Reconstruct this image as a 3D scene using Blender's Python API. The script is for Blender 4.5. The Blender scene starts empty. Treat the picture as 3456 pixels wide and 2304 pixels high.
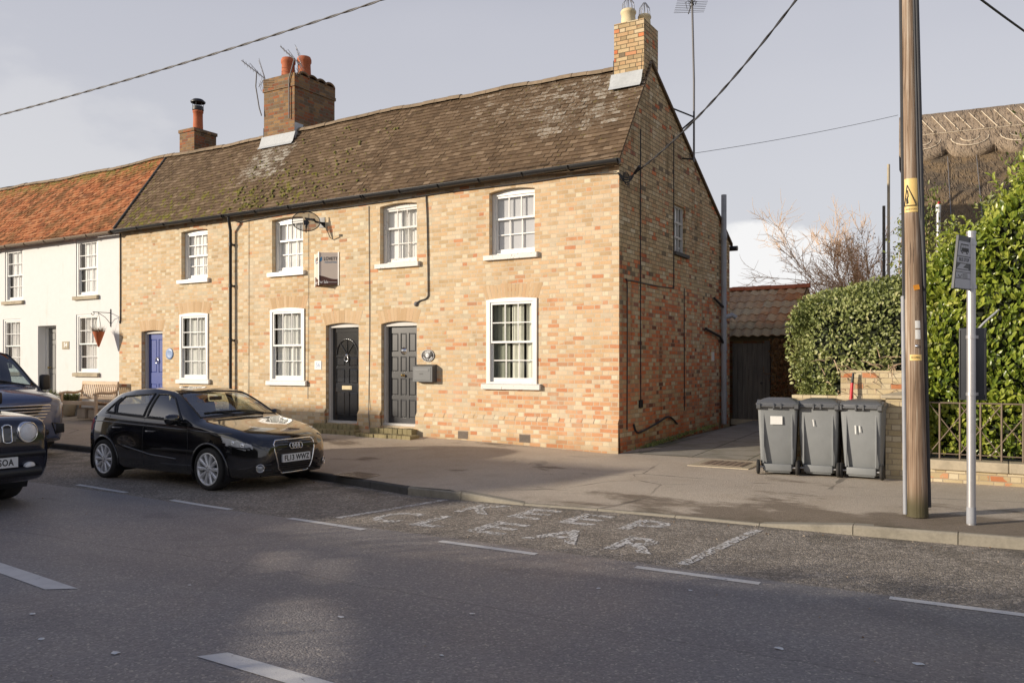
import bpy, bmesh, math, random
from math import sin, cos, pi, radians, sqrt
from mathutils import Vector, Matrix, noise
from mathutils.bvhtree import BVHTree

R = random.Random(11)
SC = bpy.context.scene
COL = SC.collection
UP = Vector((0, 0, 1))
WM = {}          # world matrices of the objects that parent others


def sm(x):
    x = max(0.0, min(1.0, x))
    return x * x * (3 - 2 * x)


def lerp(a, b, t):
    return a + (b - a) * t


def interp(pts):
    """monotone cubic through (x, y) points"""
    xs = [p[0] for p in pts]
    ys = [p[1] for p in pts]
    n = len(xs)
    d = [(ys[i + 1] - ys[i]) / (xs[i + 1] - xs[i]) for i in range(n - 1)]
    m = [d[0]] + [0 if d[i - 1] * d[i] <= 0 else 2 * d[i - 1] * d[i] / (d[i - 1] + d[i]) for i in range(1, n - 1)] + [d[-1]]

    def f(x):
        if x <= xs[0]:
            return ys[0]
        if x >= xs[-1]:
            return ys[-1]
        i = 0
        while x > xs[i + 1]:
            i += 1
        h = xs[i + 1] - xs[i]
        t = (x - xs[i]) / h
        return ((2 * t ** 3 - 3 * t ** 2 + 1) * ys[i] + (t ** 3 - 2 * t ** 2 + t) * h * m[i]
                + (-2 * t ** 3 + 3 * t ** 2) * ys[i + 1] + (t ** 3 - t ** 2) * h * m[i + 1])
    return f


def crom(pts, k):
    """Catmull-Rom through a list of tuples, k samples per segment"""
    out = []
    n = len(pts)
    for i in range(n - 1):
        p0 = pts[max(i - 1, 0)]
        p1 = pts[i]
        p2 = pts[i + 1]
        p3 = pts[min(i + 2, n - 1)]
        for j in range(k):
            t = j / k
            out.append(tuple(0.5 * (2 * b + (c - a) * t + (2 * a - 5 * b + 4 * c - d) * t * t + (3 * b - a - 3 * c + d) * t ** 3)
                             for a, b, c, d in zip(p0, p1, p2, p3)))
    out.append(tuple(pts[-1]))
    return out


class MB:
    """collects faces, builds ONE mesh object"""

    def __init__(self):
        self.v = []
        self.f = []
        self.m = []
        self.r = []
        self.s = []

    def add(self, verts, faces, mi=0, rnd=None, smooth=False):
        b = len(self.v)
        self.v += [tuple(x) for x in verts]
        for f in faces:
            self.f.append(tuple(b + i for i in f))
            self.m.append(mi)
            self.r.append(R.random() if rnd is None else rnd)
            self.s.append(smooth)
        return self

    def quad(self, a, b, c, d, mi=0, rnd=None):
        return self.add([a, b, c, d], [(0, 1, 2, 3)], mi, rnd)

    def box(self, c, s, rot=None, mi=0, rnd=None, taper=1.0):
        hx, hy, hz = s[0] / 2, s[1] / 2, s[2] / 2
        vs = []
        for z in (-1, 1):
            k = taper if z > 0 else 1
            for x, y in ((-1, -1), (1, -1), (1, 1), (-1, 1)):
                p = Vector((x * hx * k, y * hy * k, z * hz))
                if rot is not None:
                    p = rot @ p
                vs.append(p + Vector(c))
        return self.add(vs, [(0, 3, 2, 1), (4, 5, 6, 7), (0, 1, 5, 4), (1, 2, 6, 5), (2, 3, 7, 6), (3, 0, 4, 7)], mi,
                        R.random() if rnd is None else rnd)

    def bx(self, x0, x1, y0, y1, z0, z1, mi=0, rnd=None):
        return self.box(((x0 + x1) / 2, (y0 + y1) / 2, (z0 + z1) / 2), (x1 - x0, y1 - y0, z1 - z0), None, mi, rnd)

    def rbox(self, c, s, b=.01, rot=None, mi=0, seg=2):
        """bevelled box"""
        bm = bmesh.new()
        bmesh.ops.create_cube(bm, size=1)
        for v in bm.verts:
            v.co = Vector((v.co.x * s[0], v.co.y * s[1], v.co.z * s[2]))
        bmesh.ops.bevel(bm, geom=list(bm.edges), offset=b, segments=seg, profile=.6, affect='EDGES')
        M = (rot.to_4x4() if rot is not None else Matrix.Identity(4))
        M = Matrix.Translation(c) @ M
        bm.verts.index_update()
        self.add([M @ v.co for v in bm.verts], [[v.index for v in f.verts] for f in bm.faces], mi, None, True)
        bm.free()
        return self

    def tube(self, path, r, seg=8, mi=0, caps=True, rnd=None, smooth=True):
        path = [Vector(p) for p in path]
        n = len(path)
        rs = r if isinstance(r, (list, tuple)) else [r] * n
        vs = []
        prev = None
        for i, p in enumerate(path):
            t = path[min(i + 1, n - 1)] - path[max(i - 1, 0)]
            if t.length < 1e-9:
                t = Vector((0, 0, 1))
            t.normalize()
            if prev is None:
                a = Vector((0, 0, 1)) if abs(t.z) < .9 else Vector((1, 0, 0))
                prev = (a - t * a.dot(t)).normalized()
            else:
                prev = (prev - t * prev.dot(t))
                prev = prev.normalized() if prev.length > 1e-6 else Vector((1, 0, 0))
            q = t.cross(prev)
            for k in range(seg):
                an = 2 * pi * k / seg
                vs.append(p + (prev * cos(an) + q * sin(an)) * rs[i])
        fs = []
        for i in range(n - 1):
            for k in range(seg):
                a = i * seg + k
                b = i * seg + (k + 1) % seg
                fs.append((a, b, b + seg, a + seg))
        self.add(vs, fs, mi, rnd, smooth)
        if caps:
            self.add(vs[:seg][::-1], [tuple(range(seg))], mi, rnd)
            self.add(vs[-seg:], [tuple(range(seg))], mi, rnd)
        return self

    def lathe(self, prof, M=None, seg=24, mi=0, smooth=True, rnd=None):
        """prof: (radius, height) pairs round local z"""
        M = M or Matrix.Identity(4)
        vs = []
        for (r, h) in prof:
            for k in range(seg):
                a = 2 * pi * k / seg
                vs.append(M @ Vector((r * cos(a), r * sin(a), h)))
        fs = []
        for i in range(len(prof) - 1):
            for k in range(seg):
                a = i * seg + k
                b = i * seg + (k + 1) % seg
                fs.append((a, b, b + seg, a + seg))
        return self.add(vs, fs, mi, rnd, smooth)

    def prism(self, poly, M, h0, h1, mi=0, rnd=None):
        """poly (x,y) extruded local z h0..h1 under M"""
        n = len(poly)
        rnd = R.random() if rnd is None else rnd
        vs = [M @ Vector((x, y, h0)) for x, y in poly] + [M @ Vector((x, y, h1)) for x, y in poly]
        fs = [tuple(range(n))[::-1], tuple(range(n, 2 * n))] + [(i, (i + 1) % n, n + (i + 1) % n, n + i) for i in range(n)]
        return self.add(vs, fs, mi, rnd)

    def grid(self, rows, mi=0, smooth=True, rnd=None, close=False):
        n = len(rows[0])
        vs = [p for r in rows for p in r]
        fs = []
        for i in range(len(rows) - 1):
            for k in range(n if close else n - 1):
                a = i * n + k
                b = i * n + (k + 1) % n
                fs.append((a, b, b + n, a + n))
        return self.add(vs, fs, mi, rnd, smooth)

    def xf(self, M):
        self.v = [tuple(M @ Vector(p)) for p in self.v]
        return self

    def merge(self, o):
        b = len(self.v)
        self.v += o.v
        self.f += [tuple(b + i for i in f) for f in o.f]
        self.m += o.m
        self.r += o.r
        self.s += o.s
        return self

    def build(self, name, mats, parent=None, world=False, label=None, recalc=False, bevel=0):
        me = bpy.data.meshes.new(name)
        me.from_pydata(self.v, [], self.f)
        if not isinstance(mats, (list, tuple)):
            mats = [mats]
        for m in mats:
            me.materials.append(m)
        me.polygons.foreach_set('material_index', self.m)
        me.polygons.foreach_set('use_smooth', self.s)
        a = me.attributes.new('rnd', 'FLOAT', 'FACE')
        a.data.foreach_set('value', self.r)
        if recalc:
            bm = bmesh.new()
            bm.from_mesh(me)
            bmesh.ops.recalc_face_normals(bm, faces=bm.faces)
            bm.to_mesh(me)
            bm.free()
        me.update()
        o = bpy.data.objects.new(name, me)
        COL.objects.link(o)
        if bevel:
            md = o.modifiers.new('bevel', 'BEVEL')
            md.width = bevel
            md.segments = 2
            md.limit_method = 'ANGLE'
        put(o, parent, world)
        if label:
            o['label'] = label
        return o


def put(o, parent, world=False):
    if parent is None:
        WM[o.name] = Matrix.Identity(4)
        return
    o.parent = parent
    pw = WM.get(parent.name, Matrix.Identity(4))
    if world:
        o.matrix_parent_inverse = pw.inverted()
        WM[o.name] = Matrix.Identity(4)
    else:
        WM[o.name] = pw.copy()


def thing(name, label, cat, loc=(0, 0, 0), rz=0.0, group=None):
    o = bpy.data.objects.new(name, None)
    o.empty_display_size = .2
    COL.objects.link(o)
    o.location = loc
    o.rotation_euler = (0, 0, rz)
    WM[o.name] = Matrix.Translation(loc) @ Matrix.Rotation(rz, 4, 'Z')
    return tag(o, label, cat, group)


def tag(o, label, cat, group=None):
    o['label'] = label
    o['category'] = cat
    if group:
        o['group'] = group
    return o


def struct(o, label=None):
    o['kind'] = 'structure'
    if label:
        o['label'] = label
    return o


def children(o):
    return [c for c in bpy.data.objects if c.parent == o]


def copy_tree(o, parent=None):
    c = o.copy()
    COL.objects.link(c)
    if parent is not None:
        c.parent = parent
    for ch in children(o):
        copy_tree(ch, c)
    return c


def text_mb(s, size, M, mi=0, extrude=.0008, bold=0.0, align='CENTER', spacing=1.0, xscale=1.0):
    """lettering as mesh geometry, local x/y plane under M"""
    cu = bpy.data.curves.new('lettering', 'FONT')
    cu.body = s
    cu.size = size
    cu.extrude = extrude
    cu.offset = bold
    cu.align_x = align
    cu.align_y = 'CENTER'
    cu.space_character = spacing
    cu.resolution_u = 3
    o = bpy.data.objects.new('lettering', cu)
    COL.objects.link(o)
    dg = bpy.context.evaluated_depsgraph_get()
    dg.update()
    me = o.evaluated_get(dg).to_mesh()
    S = Matrix.Diagonal((xscale, 1, 1, 1))
    mb = MB()
    mb.add([M @ S @ v.co for v in me.vertices], [list(p.vertices) for p in me.polygons], mi)
    o.evaluated_get(dg).to_mesh_clear()
    bpy.data.objects.remove(o)
    bpy.data.curves.remove(cu)
    return mb


def facing(origin, normal, up=UP):
    """matrix whose local z is the normal, local y as near up as possible"""
    z = Vector(normal).normalized()
    x = Vector(up).cross(z).normalized()
    y = z.cross(x)
    M = Matrix((x, y, z)).transposed().to_4x4()
    M.translation = Vector(origin)
    return M


# ------------------------------------------------------------- the lens: turns a place in the photo into a point on a real surface
TH = radians(30.9)
CAM_H = 1.65
FPX = 2800.0


def ray(px, py):
    u = (px - 1728) / FPX
    return Vector((-sin(TH) + cos(TH) * u, cos(TH) + sin(TH) * u, (1228 - py) / FPX))


EYE = Vector((0, 0, CAM_H))
YF = 13.15          # plane of the terrace front
XG = -5.73          # plane of the gable wall


def onY(px, py, Y=YF):
    d = ray(px, py)
    return EYE + d * (Y / d.y)


def onX(px, py, X=XG):
    d = ray(px, py)
    return EYE + d * (X / d.x)


DROP = .09


def z_road(x, y=0):
    return -DROP * sm((-4.5 - x) / 5) - .012 * max(0, y - 6.4) / 2


def onroad(px, py, off=0.0):
    z = off
    for _ in range(12):
        d = ray(px, py)
        p = EYE + d * ((z - CAM_H) / d.z)
        z = z_road(p.x, p.y) + off
    return p


kerb_y = interp([(-60, 12.4), (-30, 10.9), (-17, 9.95), (-12, 9.6), (-9.2, 9.34), (-7.8, 8.93), (-6.2, 8.47), (-5, 8.45), (-3.5, 8.6), (-1, 8.63), (.2, 8.74), (6, 9.3), (14, 10)])


def kerb_up(x):
    return .11 - .085 * (sm((x + 6.0) / .9) * (1 - sm((x + 2.0) / .9)))


z_front = interp([(-60, .4), (-30, .3), (-21, .27), (-12, .23), (-8.6, .2), (-7, .15), (-5.7, .11), (14, .11)])


def z_pave(x, y):
    k = kerb_y(x)
    zk = z_road(x, k) + kerb_up(x)
    if x > -5:
        t = sm((y - k) / 1.5)
    else:
        t = (y - k) / (YF - k)
    z = lerp(zk, z_front(x), max(0, min(1, t)))
    if y > 13.2 and x > -5.8:
        z += (y - 13.2) * .03
    return z
# ------------------------------------------------------------- materials


class NT:
    def __init__(self, name):
        self.mat = bpy.data.materials.new(name)
        self.mat.use_nodes = True
        self.t = self.mat.node_tree
        self.t.nodes.clear()
        self.out = self.n('ShaderNodeOutputMaterial')

    def n(self, typ, **kw):
        nd = self.t.nodes.new(typ)
        for k, v in kw.items():
            setattr(nd, k, v)
        return nd

    def set(self, sock, v):
        if isinstance(v, bpy.types.NodeSocket):
            self.t.links.new(v, sock)
        elif v is not None:
            if hasattr(sock.default_value, '__len__') and not hasattr(v, '__len__'):
                v = (v, v, v, 1)[:len(sock.default_value)]
            if hasattr(v, '__len__') and len(v) == 3 and len(sock.default_value) == 4:
                v = (*v, 1)
            sock.default_value = v

    def math(self, op, a, b=None, c=None, clamp=False):
        nd = self.n('ShaderNodeMath', operation=op, use_clamp=clamp)
        for i, x in enumerate((a, b, c)):
            if x is not None:
                self.set(nd.inputs[i], x)
        return nd.outputs[0]

    def mix(self, f, a, b, mode='MIX'):
        nd = self.n('ShaderNodeMix', data_type='RGBA', blend_type=mode)
        self.set(nd.inputs[0], f)
        self.set(nd.inputs[6], a)
        self.set(nd.inputs[7], b)
        return nd.outputs[2]

    def fmix(self, f, a, b):
        nd = self.n('ShaderNodeMix', data_type='FLOAT')
        self.set(nd.inputs[0], f)
        self.set(nd.inputs[2], a)
        self.set(nd.inputs[3], b)
        return nd.outputs[0]

    def ramp(self, f, stops, mode='LINEAR'):
        nd = self.n('ShaderNodeValToRGB')
        nd.color_ramp.interpolation = mode
        el = nd.color_ramp.elements
        while len(el) < len(stops):
            el.new(.5)
        for e, (p, c) in zip(el, stops):
            e.position = p
            e.color = (*c, 1) if hasattr(c, '__len__') else (c, c, c, 1)
        self.set(nd.inputs[0], f)
        return nd.outputs[0]

    def smooth(self, v, a, b):
        nd = self.n('ShaderNodeMapRange', interpolation_type='SMOOTHSTEP')
        self.set(nd.inputs[0], v)
        nd.inputs[1].default_value = a
        nd.inputs[2].default_value = b
        return nd.outputs[0]

    def obj(self):
        return self.n('ShaderNodeTexCoord').outputs['Object']

    def xyz(self, v):
        nd = self.n('ShaderNodeSeparateXYZ')
        self.set(nd.inputs[0], v)
        return nd.outputs

    def comb(self, x, y, z):
        nd = self.n('ShaderNodeCombineXYZ')
        for i, a in enumerate((x, y, z)):
            self.set(nd.inputs[i], a)
        return nd.outputs[0]

    def noise(self, v, scale, detail=3, rough=.55, dist=0):
        nd = self.n('ShaderNodeTexNoise')
        self.set(nd.inputs['Vector'], v)
        nd.inputs['Scale'].default_value = scale
        nd.inputs['Detail'].default_value = detail
        nd.inputs['Roughness'].default_value = rough
        nd.inputs['Distortion'].default_value = dist
        return nd.outputs['Fac']

    def vor(self, v, scale, feature='F1', out='Distance', rand=1):
        nd = self.n('ShaderNodeTexVoronoi', feature=feature)
        self.set(nd.inputs['Vector'], v)
        nd.inputs['Scale'].default_value = scale
        nd.inputs['Randomness'].default_value = rand
        return nd.outputs[out]

    def scale(self, v, s):
        nd = self.n('ShaderNodeVectorMath', operation='MULTIPLY')
        self.set(nd.inputs[0], v)
        nd.inputs[1].default_value = s
        return nd.outputs[0]

    def attr(self, name='rnd'):
        return self.n('ShaderNodeAttribute', attribute_name=name).outputs['Fac']

    def bump(self, h, strength=.5, dist=.01, normal=None):
        nd = self.n('ShaderNodeBump')
        nd.inputs['Strength'].default_value = strength
        nd.inputs['Distance'].default_value = dist
        self.set(nd.inputs['Height'], h)
        if normal is not None:
            self.set(nd.inputs['Normal'], normal)
        return nd.outputs[0]

    def bsdf(self, col, rough=.7, bump=None, metal=0, spec=None, coat=0, **kw):
        b = self.n('ShaderNodeBsdfPrincipled')
        self.set(b.inputs['Base Color'], col)
        self.set(b.inputs['Roughness'], rough)
        self.set(b.inputs['Metallic'], metal)
        if spec is not None:
            self.set(b.inputs['Specular IOR Level'], spec)
        if coat:
            b.inputs['Coat Weight'].default_value = coat
            b.inputs['Coat Roughness'].default_value = .02
        if bump is not None:
            self.t.links.new(bump, b.inputs['Normal'])
        for k, v in kw.items():
            self.set(b.inputs[k], v)
        return b.outputs[0]

    def done(self, sh):
        self.t.links.new(sh, self.out.inputs[0])
        return self.mat


def plain(name, col, rough=.6, metal=0, var=.12, scale=30, bump=0.0, spec=None, coat=0, grime=0.0, vec=(1, 1, 1)):
    m = NT(name)
    p = m.scale(m.obj(), vec)
    n = m.noise(p, scale, 4)
    n2 = m.noise(p, scale * .13, 3)
    c = m.mix(m.math('MULTIPLY', n, 1), tuple(x * (1 - var) for x in col), tuple(min(1, x * (1 + var)) for x in col))
    if grime:
        c = m.mix(m.math('MULTIPLY', m.smooth(n2, .45, .75), grime), c, tuple(x * .45 for x in col))
    b = m.bump(n, bump, .004) if bump else None
    rr = m.fmix(n2, rough * .85, min(1, rough * 1.2))
    return m.done(m.bsdf(c, rr, b, metal, spec, coat))


def brick_mat(name, kind):
    m = NT(name)
    P = m.obj()
    x, y, z = m.xyz(P)
    nx = m.xyz(m.n('ShaderNodeNewGeometry').outputs['True Normal'])[0]
    side = m.math('GREATER_THAN', m.math('ABSOLUTE', nx), .7)
    u0 = m.fmix(side, x, y)
    wob = m.noise(P, 3.0, 2)
    wob2 = m.noise(P, 40, 2)
    H = .0765
    zz = m.math('ADD', z, m.math('ADD', m.math('MULTIPLY', m.math('SUBTRACT', wob, .5), .02), m.math('MULTIPLY', m.math('SUBTRACT', wob2, .5), .005)))
    vr = m.math('DIVIDE', zz, H)
    row = m.math('FLOOR', vr)
    fv = m.math('MULTIPLY', m.math('FRACT', vr), H)

    def wn(a, b, c, ch=None):
        nd = m.n('ShaderNodeTexWhiteNoise', noise_dimensions='3D')
        m.set(nd.inputs['Vector'], m.comb(a, b, c))
        return nd
    jr = wn(row, 3.3, 1.7).outputs['Value']
    u = m.math('ADD', m.math('ADD', u0, m.math('MULTIPLY', m.math('MODULO', m.math('ABSOLUTE', row), 2), .173)), m.math('MULTIPLY', jr, .05))
    u = m.math('ADD', u, m.math('MULTIPLY', m.math('SUBTRACT', wob2, .5), .008))
    PER = .346
    ur = m.math('DIVIDE', m.math('ADD', u, 50), PER)
    k = m.math('FLOOR', ur)
    fu = m.math('MULTIPLY', m.math('FRACT', ur), PER)
    hd = m.math('GREATER_THAN', fu, .230)
    w = m.fmix(hd, .230, .116)
    lu = m.math('SUBTRACT', fu, m.math('MULTIPLY', hd, .230))
    du = m.math('MINIMUM', lu, m.math('SUBTRACT', w, lu))
    dv = m.math('MINIMUM', fv, m.math('SUBTRACT', H, fv))
    dd = m.math('MINIMUM', du, dv)
    dd = m.math('ADD', dd, m.math('MULTIPLY', m.math('SUBTRACT', wob2, .5), .004))
    face = m.smooth(dd, .0025, .0095)
    w1 = wn(k, row, m.math('ADD', hd, side))
    c1 = w1.outputs['Value']
    sep = m.n('ShaderNodeSeparateColor')
    m.t.links.new(w1.outputs['Color'], sep.inputs[0])
    r2, r3 = sep.outputs[0], sep.outputs[1]
    big = m.noise(P, .55, 3)
    med = m.noise(P, 2.2, 4)
    if kind == 'front':
        inn = m.noise(P, 14, 4, .6)
        cb = m.math('ADD', m.math('MULTIPLY', c1, .92), m.math('MULTIPLY', inn, .12))
        buff = m.ramp(cb, [(0, (.44, .32, .185)), (.16, (.56, .405, .23)), (.42, (.65, .485, .295)), (.6, (.66, .455, .255)), (.8, (.73, .585, .395)), (1, (.56, .475, .33))])
        pk = m.mix(1, buff, (1.02, .985, 1.0), 'MULTIPLY')
        buff = m.mix(m.smooth(x, -11, -7), buff, pk)
        buff = m.mix(m.math('MULTIPLY', hd, m.math('MULTIPLY', m.smooth(r3, .3, .9), .6)), buff, (.80, .72, .53))
        gx = m.smooth(x, -11, -6.2)
        gz = m.smooth(z, 4.2, .6)
        prob = m.math('ADD', m.math('MULTIPLY', m.math('MULTIPLY', gx, gz), .46), m.math('MULTIPLY', m.smooth(big, .5, .75), .06))
        prob = m.math('ADD', prob, .03)
        red = m.mix(m.math('MULTIPLY', inn, .45), m.ramp(r3, [(0, (.56, .20, .09)), (.35, (.65, .30, .15)), (.7, (.66, .39, .215)), (1, (.47, .22, .12))]), (.66, .44, .26))
    elif kind == 'gable':
        buff = m.ramp(c1, [(0, (.37, .265, .145)), (.3, (.53, .39, .22)), (.55, (.63, .48, .285)), (.8, (.57, .365, .195)), (1, (.70, .59, .40))])
        zb = m.math('ADD', z, m.math('MULTIPLY', m.math('SUBTRACT', big, .5), 2.2))
        lo = m.smooth(zb, 3.9, 2.6)
        prob = m.math('ADD', m.math('MULTIPLY', lo, .52), m.math('ADD', .06, m.math('MULTIPLY', m.smooth(med, .5, .7), .14)))
        red = m.ramp(r3, [(0, (.56, .16, .07)), (.4, (.72, .24, .10)), (.75, (.64, .31, .16)), (1, (.34, .15, .10))])
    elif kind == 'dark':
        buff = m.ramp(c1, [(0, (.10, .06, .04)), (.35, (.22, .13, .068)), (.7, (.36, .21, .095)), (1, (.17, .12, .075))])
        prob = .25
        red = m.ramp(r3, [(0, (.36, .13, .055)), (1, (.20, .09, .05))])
    else:      # pale garden wall
        buff = m.ramp(c1, [(0, (.48, .38, .22)), (.5, (.60, .50, .32)), (1, (.66, .57, .40))])
        prob = m.math('MULTIPLY', m.smooth(med, .5, .6), .14)
        red = m.ramp(r3, [(0, (.52, .2, .09)), (1, (.60, .33, .18))])
    isred = m.math('LESS_THAN', r2, prob)
    col = m.mix(isred, buff, red)
    fine = m.noise(P, 90, 3)
    col = m.mix(m.math('MULTIPLY', m.smooth(fine, .35, .75), .35), col, m.mix(1, col, (.62, .58, .52), 'MULTIPLY'))
    stain = m.smooth(m.noise(P, 1.3, 5, .65), .5, .72)
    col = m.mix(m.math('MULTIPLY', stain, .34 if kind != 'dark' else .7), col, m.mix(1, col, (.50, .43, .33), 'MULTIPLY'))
    if kind == 'front':
        pale = m.smooth(m.noise(P, .8, 5, .7), .52, .68)
        col = m.mix(m.math('MULTIPLY', pale, .32), col, (.70, .58, .44))
        soot = m.smooth(m.noise(P, 3.4, 6, .72), .60, .74)
        col = m.mix(m.math('MULTIPLY', soot, .5), col, m.mix(1, col, (.48, .43, .38), 'MULTIPLY'))
    if kind == 'gable':
        streak = m.smooth(m.noise(m.comb(y, y, m.math('MULTIPLY', z, .22)), 2.6, 4), .56, .68)
        col = m.mix(m.math('MULTIPLY', streak, .55), col, m.mix(1, col, (.40, .36, .31), 'MULTIPLY'))
        gaps = m.math('MULTIPLY', m.math('LESS_THAN', r3, .035), .7)
        col = m.mix(gaps, col, (.075, .06, .05))
    mort = m.mix(med, (.50, .42, .30) if kind == 'front' else (.30, .24, .16), (.64, .55, .42) if kind == 'front' else (.42, .34, .24))
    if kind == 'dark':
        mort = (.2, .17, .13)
    if kind == 'gable':
        mort = m.mix(m.smooth(z, 2.2, 4.2), mort, (.12, .095, .06))
    col = m.mix(face, mort, col)
    if kind in ('front', 'gable'):
        damp = m.math('MULTIPLY', m.smooth(m.math('ADD', z, m.math('MULTIPLY', med, .5)), .75, .3), .5)
        col = m.mix(damp, col, m.mix(1, col, (.52, .47, .36), 'MULTIPLY'))
    h = m.math('ADD', m.math('MULTIPLY', face, .75), m.math('ADD', m.math('MULTIPLY', fine, .22), m.math('MULTIPLY', c1, .22)))
    return m.done(m.bsdf(col, .88, m.bump(h, .55, .007), spec=.25))


def tile_mat(name, kind):
    m = NT(name)
    P = m.obj()
    x, y, z = m.xyz(P)
    r = m.attr()
    big = m.noise(P, .9, 4)
    med = m.noise(P, 5, 4, .65)
    fine = m.noise(P, 55, 3)
    if kind == 'brown':
        c = m.ramp(r, [(0, (.10, .066, .040)), (.3, (.142, .094, .057)), (.65, (.17, .114, .070)), (.9, (.205, .142, .09)), (1, (.27, .195, .13))])
        c = m.mix(m.math('MULTIPLY', m.smooth(fine, .4, .7), .4), c, (.20, .155, .11))
        # pale lichen washed down below the chimneys, and scattered
        def blob(cx, hw, zlo, zhi):
            a = m.math('ABSOLUTE', m.math('SUBTRACT', m.math('ADD', x, m.math('MULTIPLY', m.math('SUBTRACT', big, .5), 1.2)), cx))
            return m.math('MULTIPLY', m.smooth(a, hw, hw * .25), m.math('MULTIPLY', m.smooth(z, zlo - .2, zlo + .7), m.smooth(z, zhi + .2, zhi - .2)))
        b1 = blob(-15.15, 1.55, 5.55, 7.0)
        b2 = m.math('MULTIPLY', blob(-6.9, 2.2, 5.4, 7.3), .86)
        b3 = m.math('MULTIPLY', m.smooth(x, -13.5, -8.5), m.math('MULTIPLY', m.smooth(z, 5.2, 6.2), .74))
        lich = m.math('MAXIMUM', m.math('MAXIMUM', b1, b2), m.math('MAXIMUM', b3, .34))
        lf = m.noise(m.comb(m.math('MULTIPLY', x, .6), y, z), 34, 5, .75)
        thr = m.math('SUBTRACT', 1.0, m.math('MULTIPLY', lich, .40))
        spot = m.smooth(m.math('SUBTRACT', m.math('ADD', m.math('ADD', m.math('MULTIPLY', lf, .85), m.math('MULTIPLY', med, .22)), m.math('MULTIPLY', r, .16)), thr), -.05, .10)
        c = m.mix(m.math('MULTIPLY', spot, .8), c, m.mix(fine, (.28, .26, .21), (.62, .60, .54)))
        vs = m.vor(m.scale(P, (1, .75, .75)), 9)
        mreg = m.math('MULTIPLY', m.smooth(x, -11.0, -14.2), m.smooth(z, 6.9, 5.2))
        mreg = m.math('ADD', m.math('MULTIPLY', mreg, .42), .12)
        moss = m.math('MULTIPLY', m.smooth(m.math('SUBTRACT', vs, mreg), .06, -.06), m.smooth(med, .46, .58))
        c = m.mix(m.math('MULTIPLY', moss, .95), c, m.mix(med, (.10, .11, .015), (.25, .22, .04)))
        ye = m.math('MULTIPLY', m.smooth(m.noise(P, 6, 3), .66, .72), .45)
        c = m.mix(ye, c, (.22, .19, .05))
        c = m.mix(m.math('MULTIPLY', m.smooth(m.noise(m.comb(x, m.math('MULTIPLY', z, .3), 0), 3, 3), .5, .75), .4), c, m.mix(1, c, (.45, .4, .36), 'MULTIPLY'))
        h = m.math('ADD', m.math('MULTIPLY', fine, .5), m.math('MULTIPLY', moss, 2.0))
    else:
        c = m.ramp(r, [(0, (.19, .08, .04)), (.2, (.34, .125, .055)), (.5, (.44, .17, .075)), (.8, (.50, .22, .10)), (1, (.42, .21, .11))])
        diag = m.noise(m.comb(m.math('ADD', m.math('MULTIPLY', x, 1.0), m.math('MULTIPLY', z, -1.2)), 0, m.math('MULTIPLY', m.math('ADD', x, z), .35)), 2.4, 4, .6)
        c = m.mix(m.math('MULTIPLY', m.smooth(diag, .48, .60), .85), c, m.mix(med, (.13, .075, .035), (.24, .12, .05)))
        c = m.mix(m.math('MULTIPLY', m.smooth(med, .6, .75), .5), c, (.40, .30, .12))
        top = m.math('MULTIPLY', m.smooth(z, 6.75, 7.15), m.smooth(med, .4, .6))
        c = m.mix(m.math('MULTIPLY', top, .8), c, (.20, .19, .05))
        h = fine
    return m.done(m.bsdf(c, .9, m.bump(h, .5, .006), spec=.2))


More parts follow.
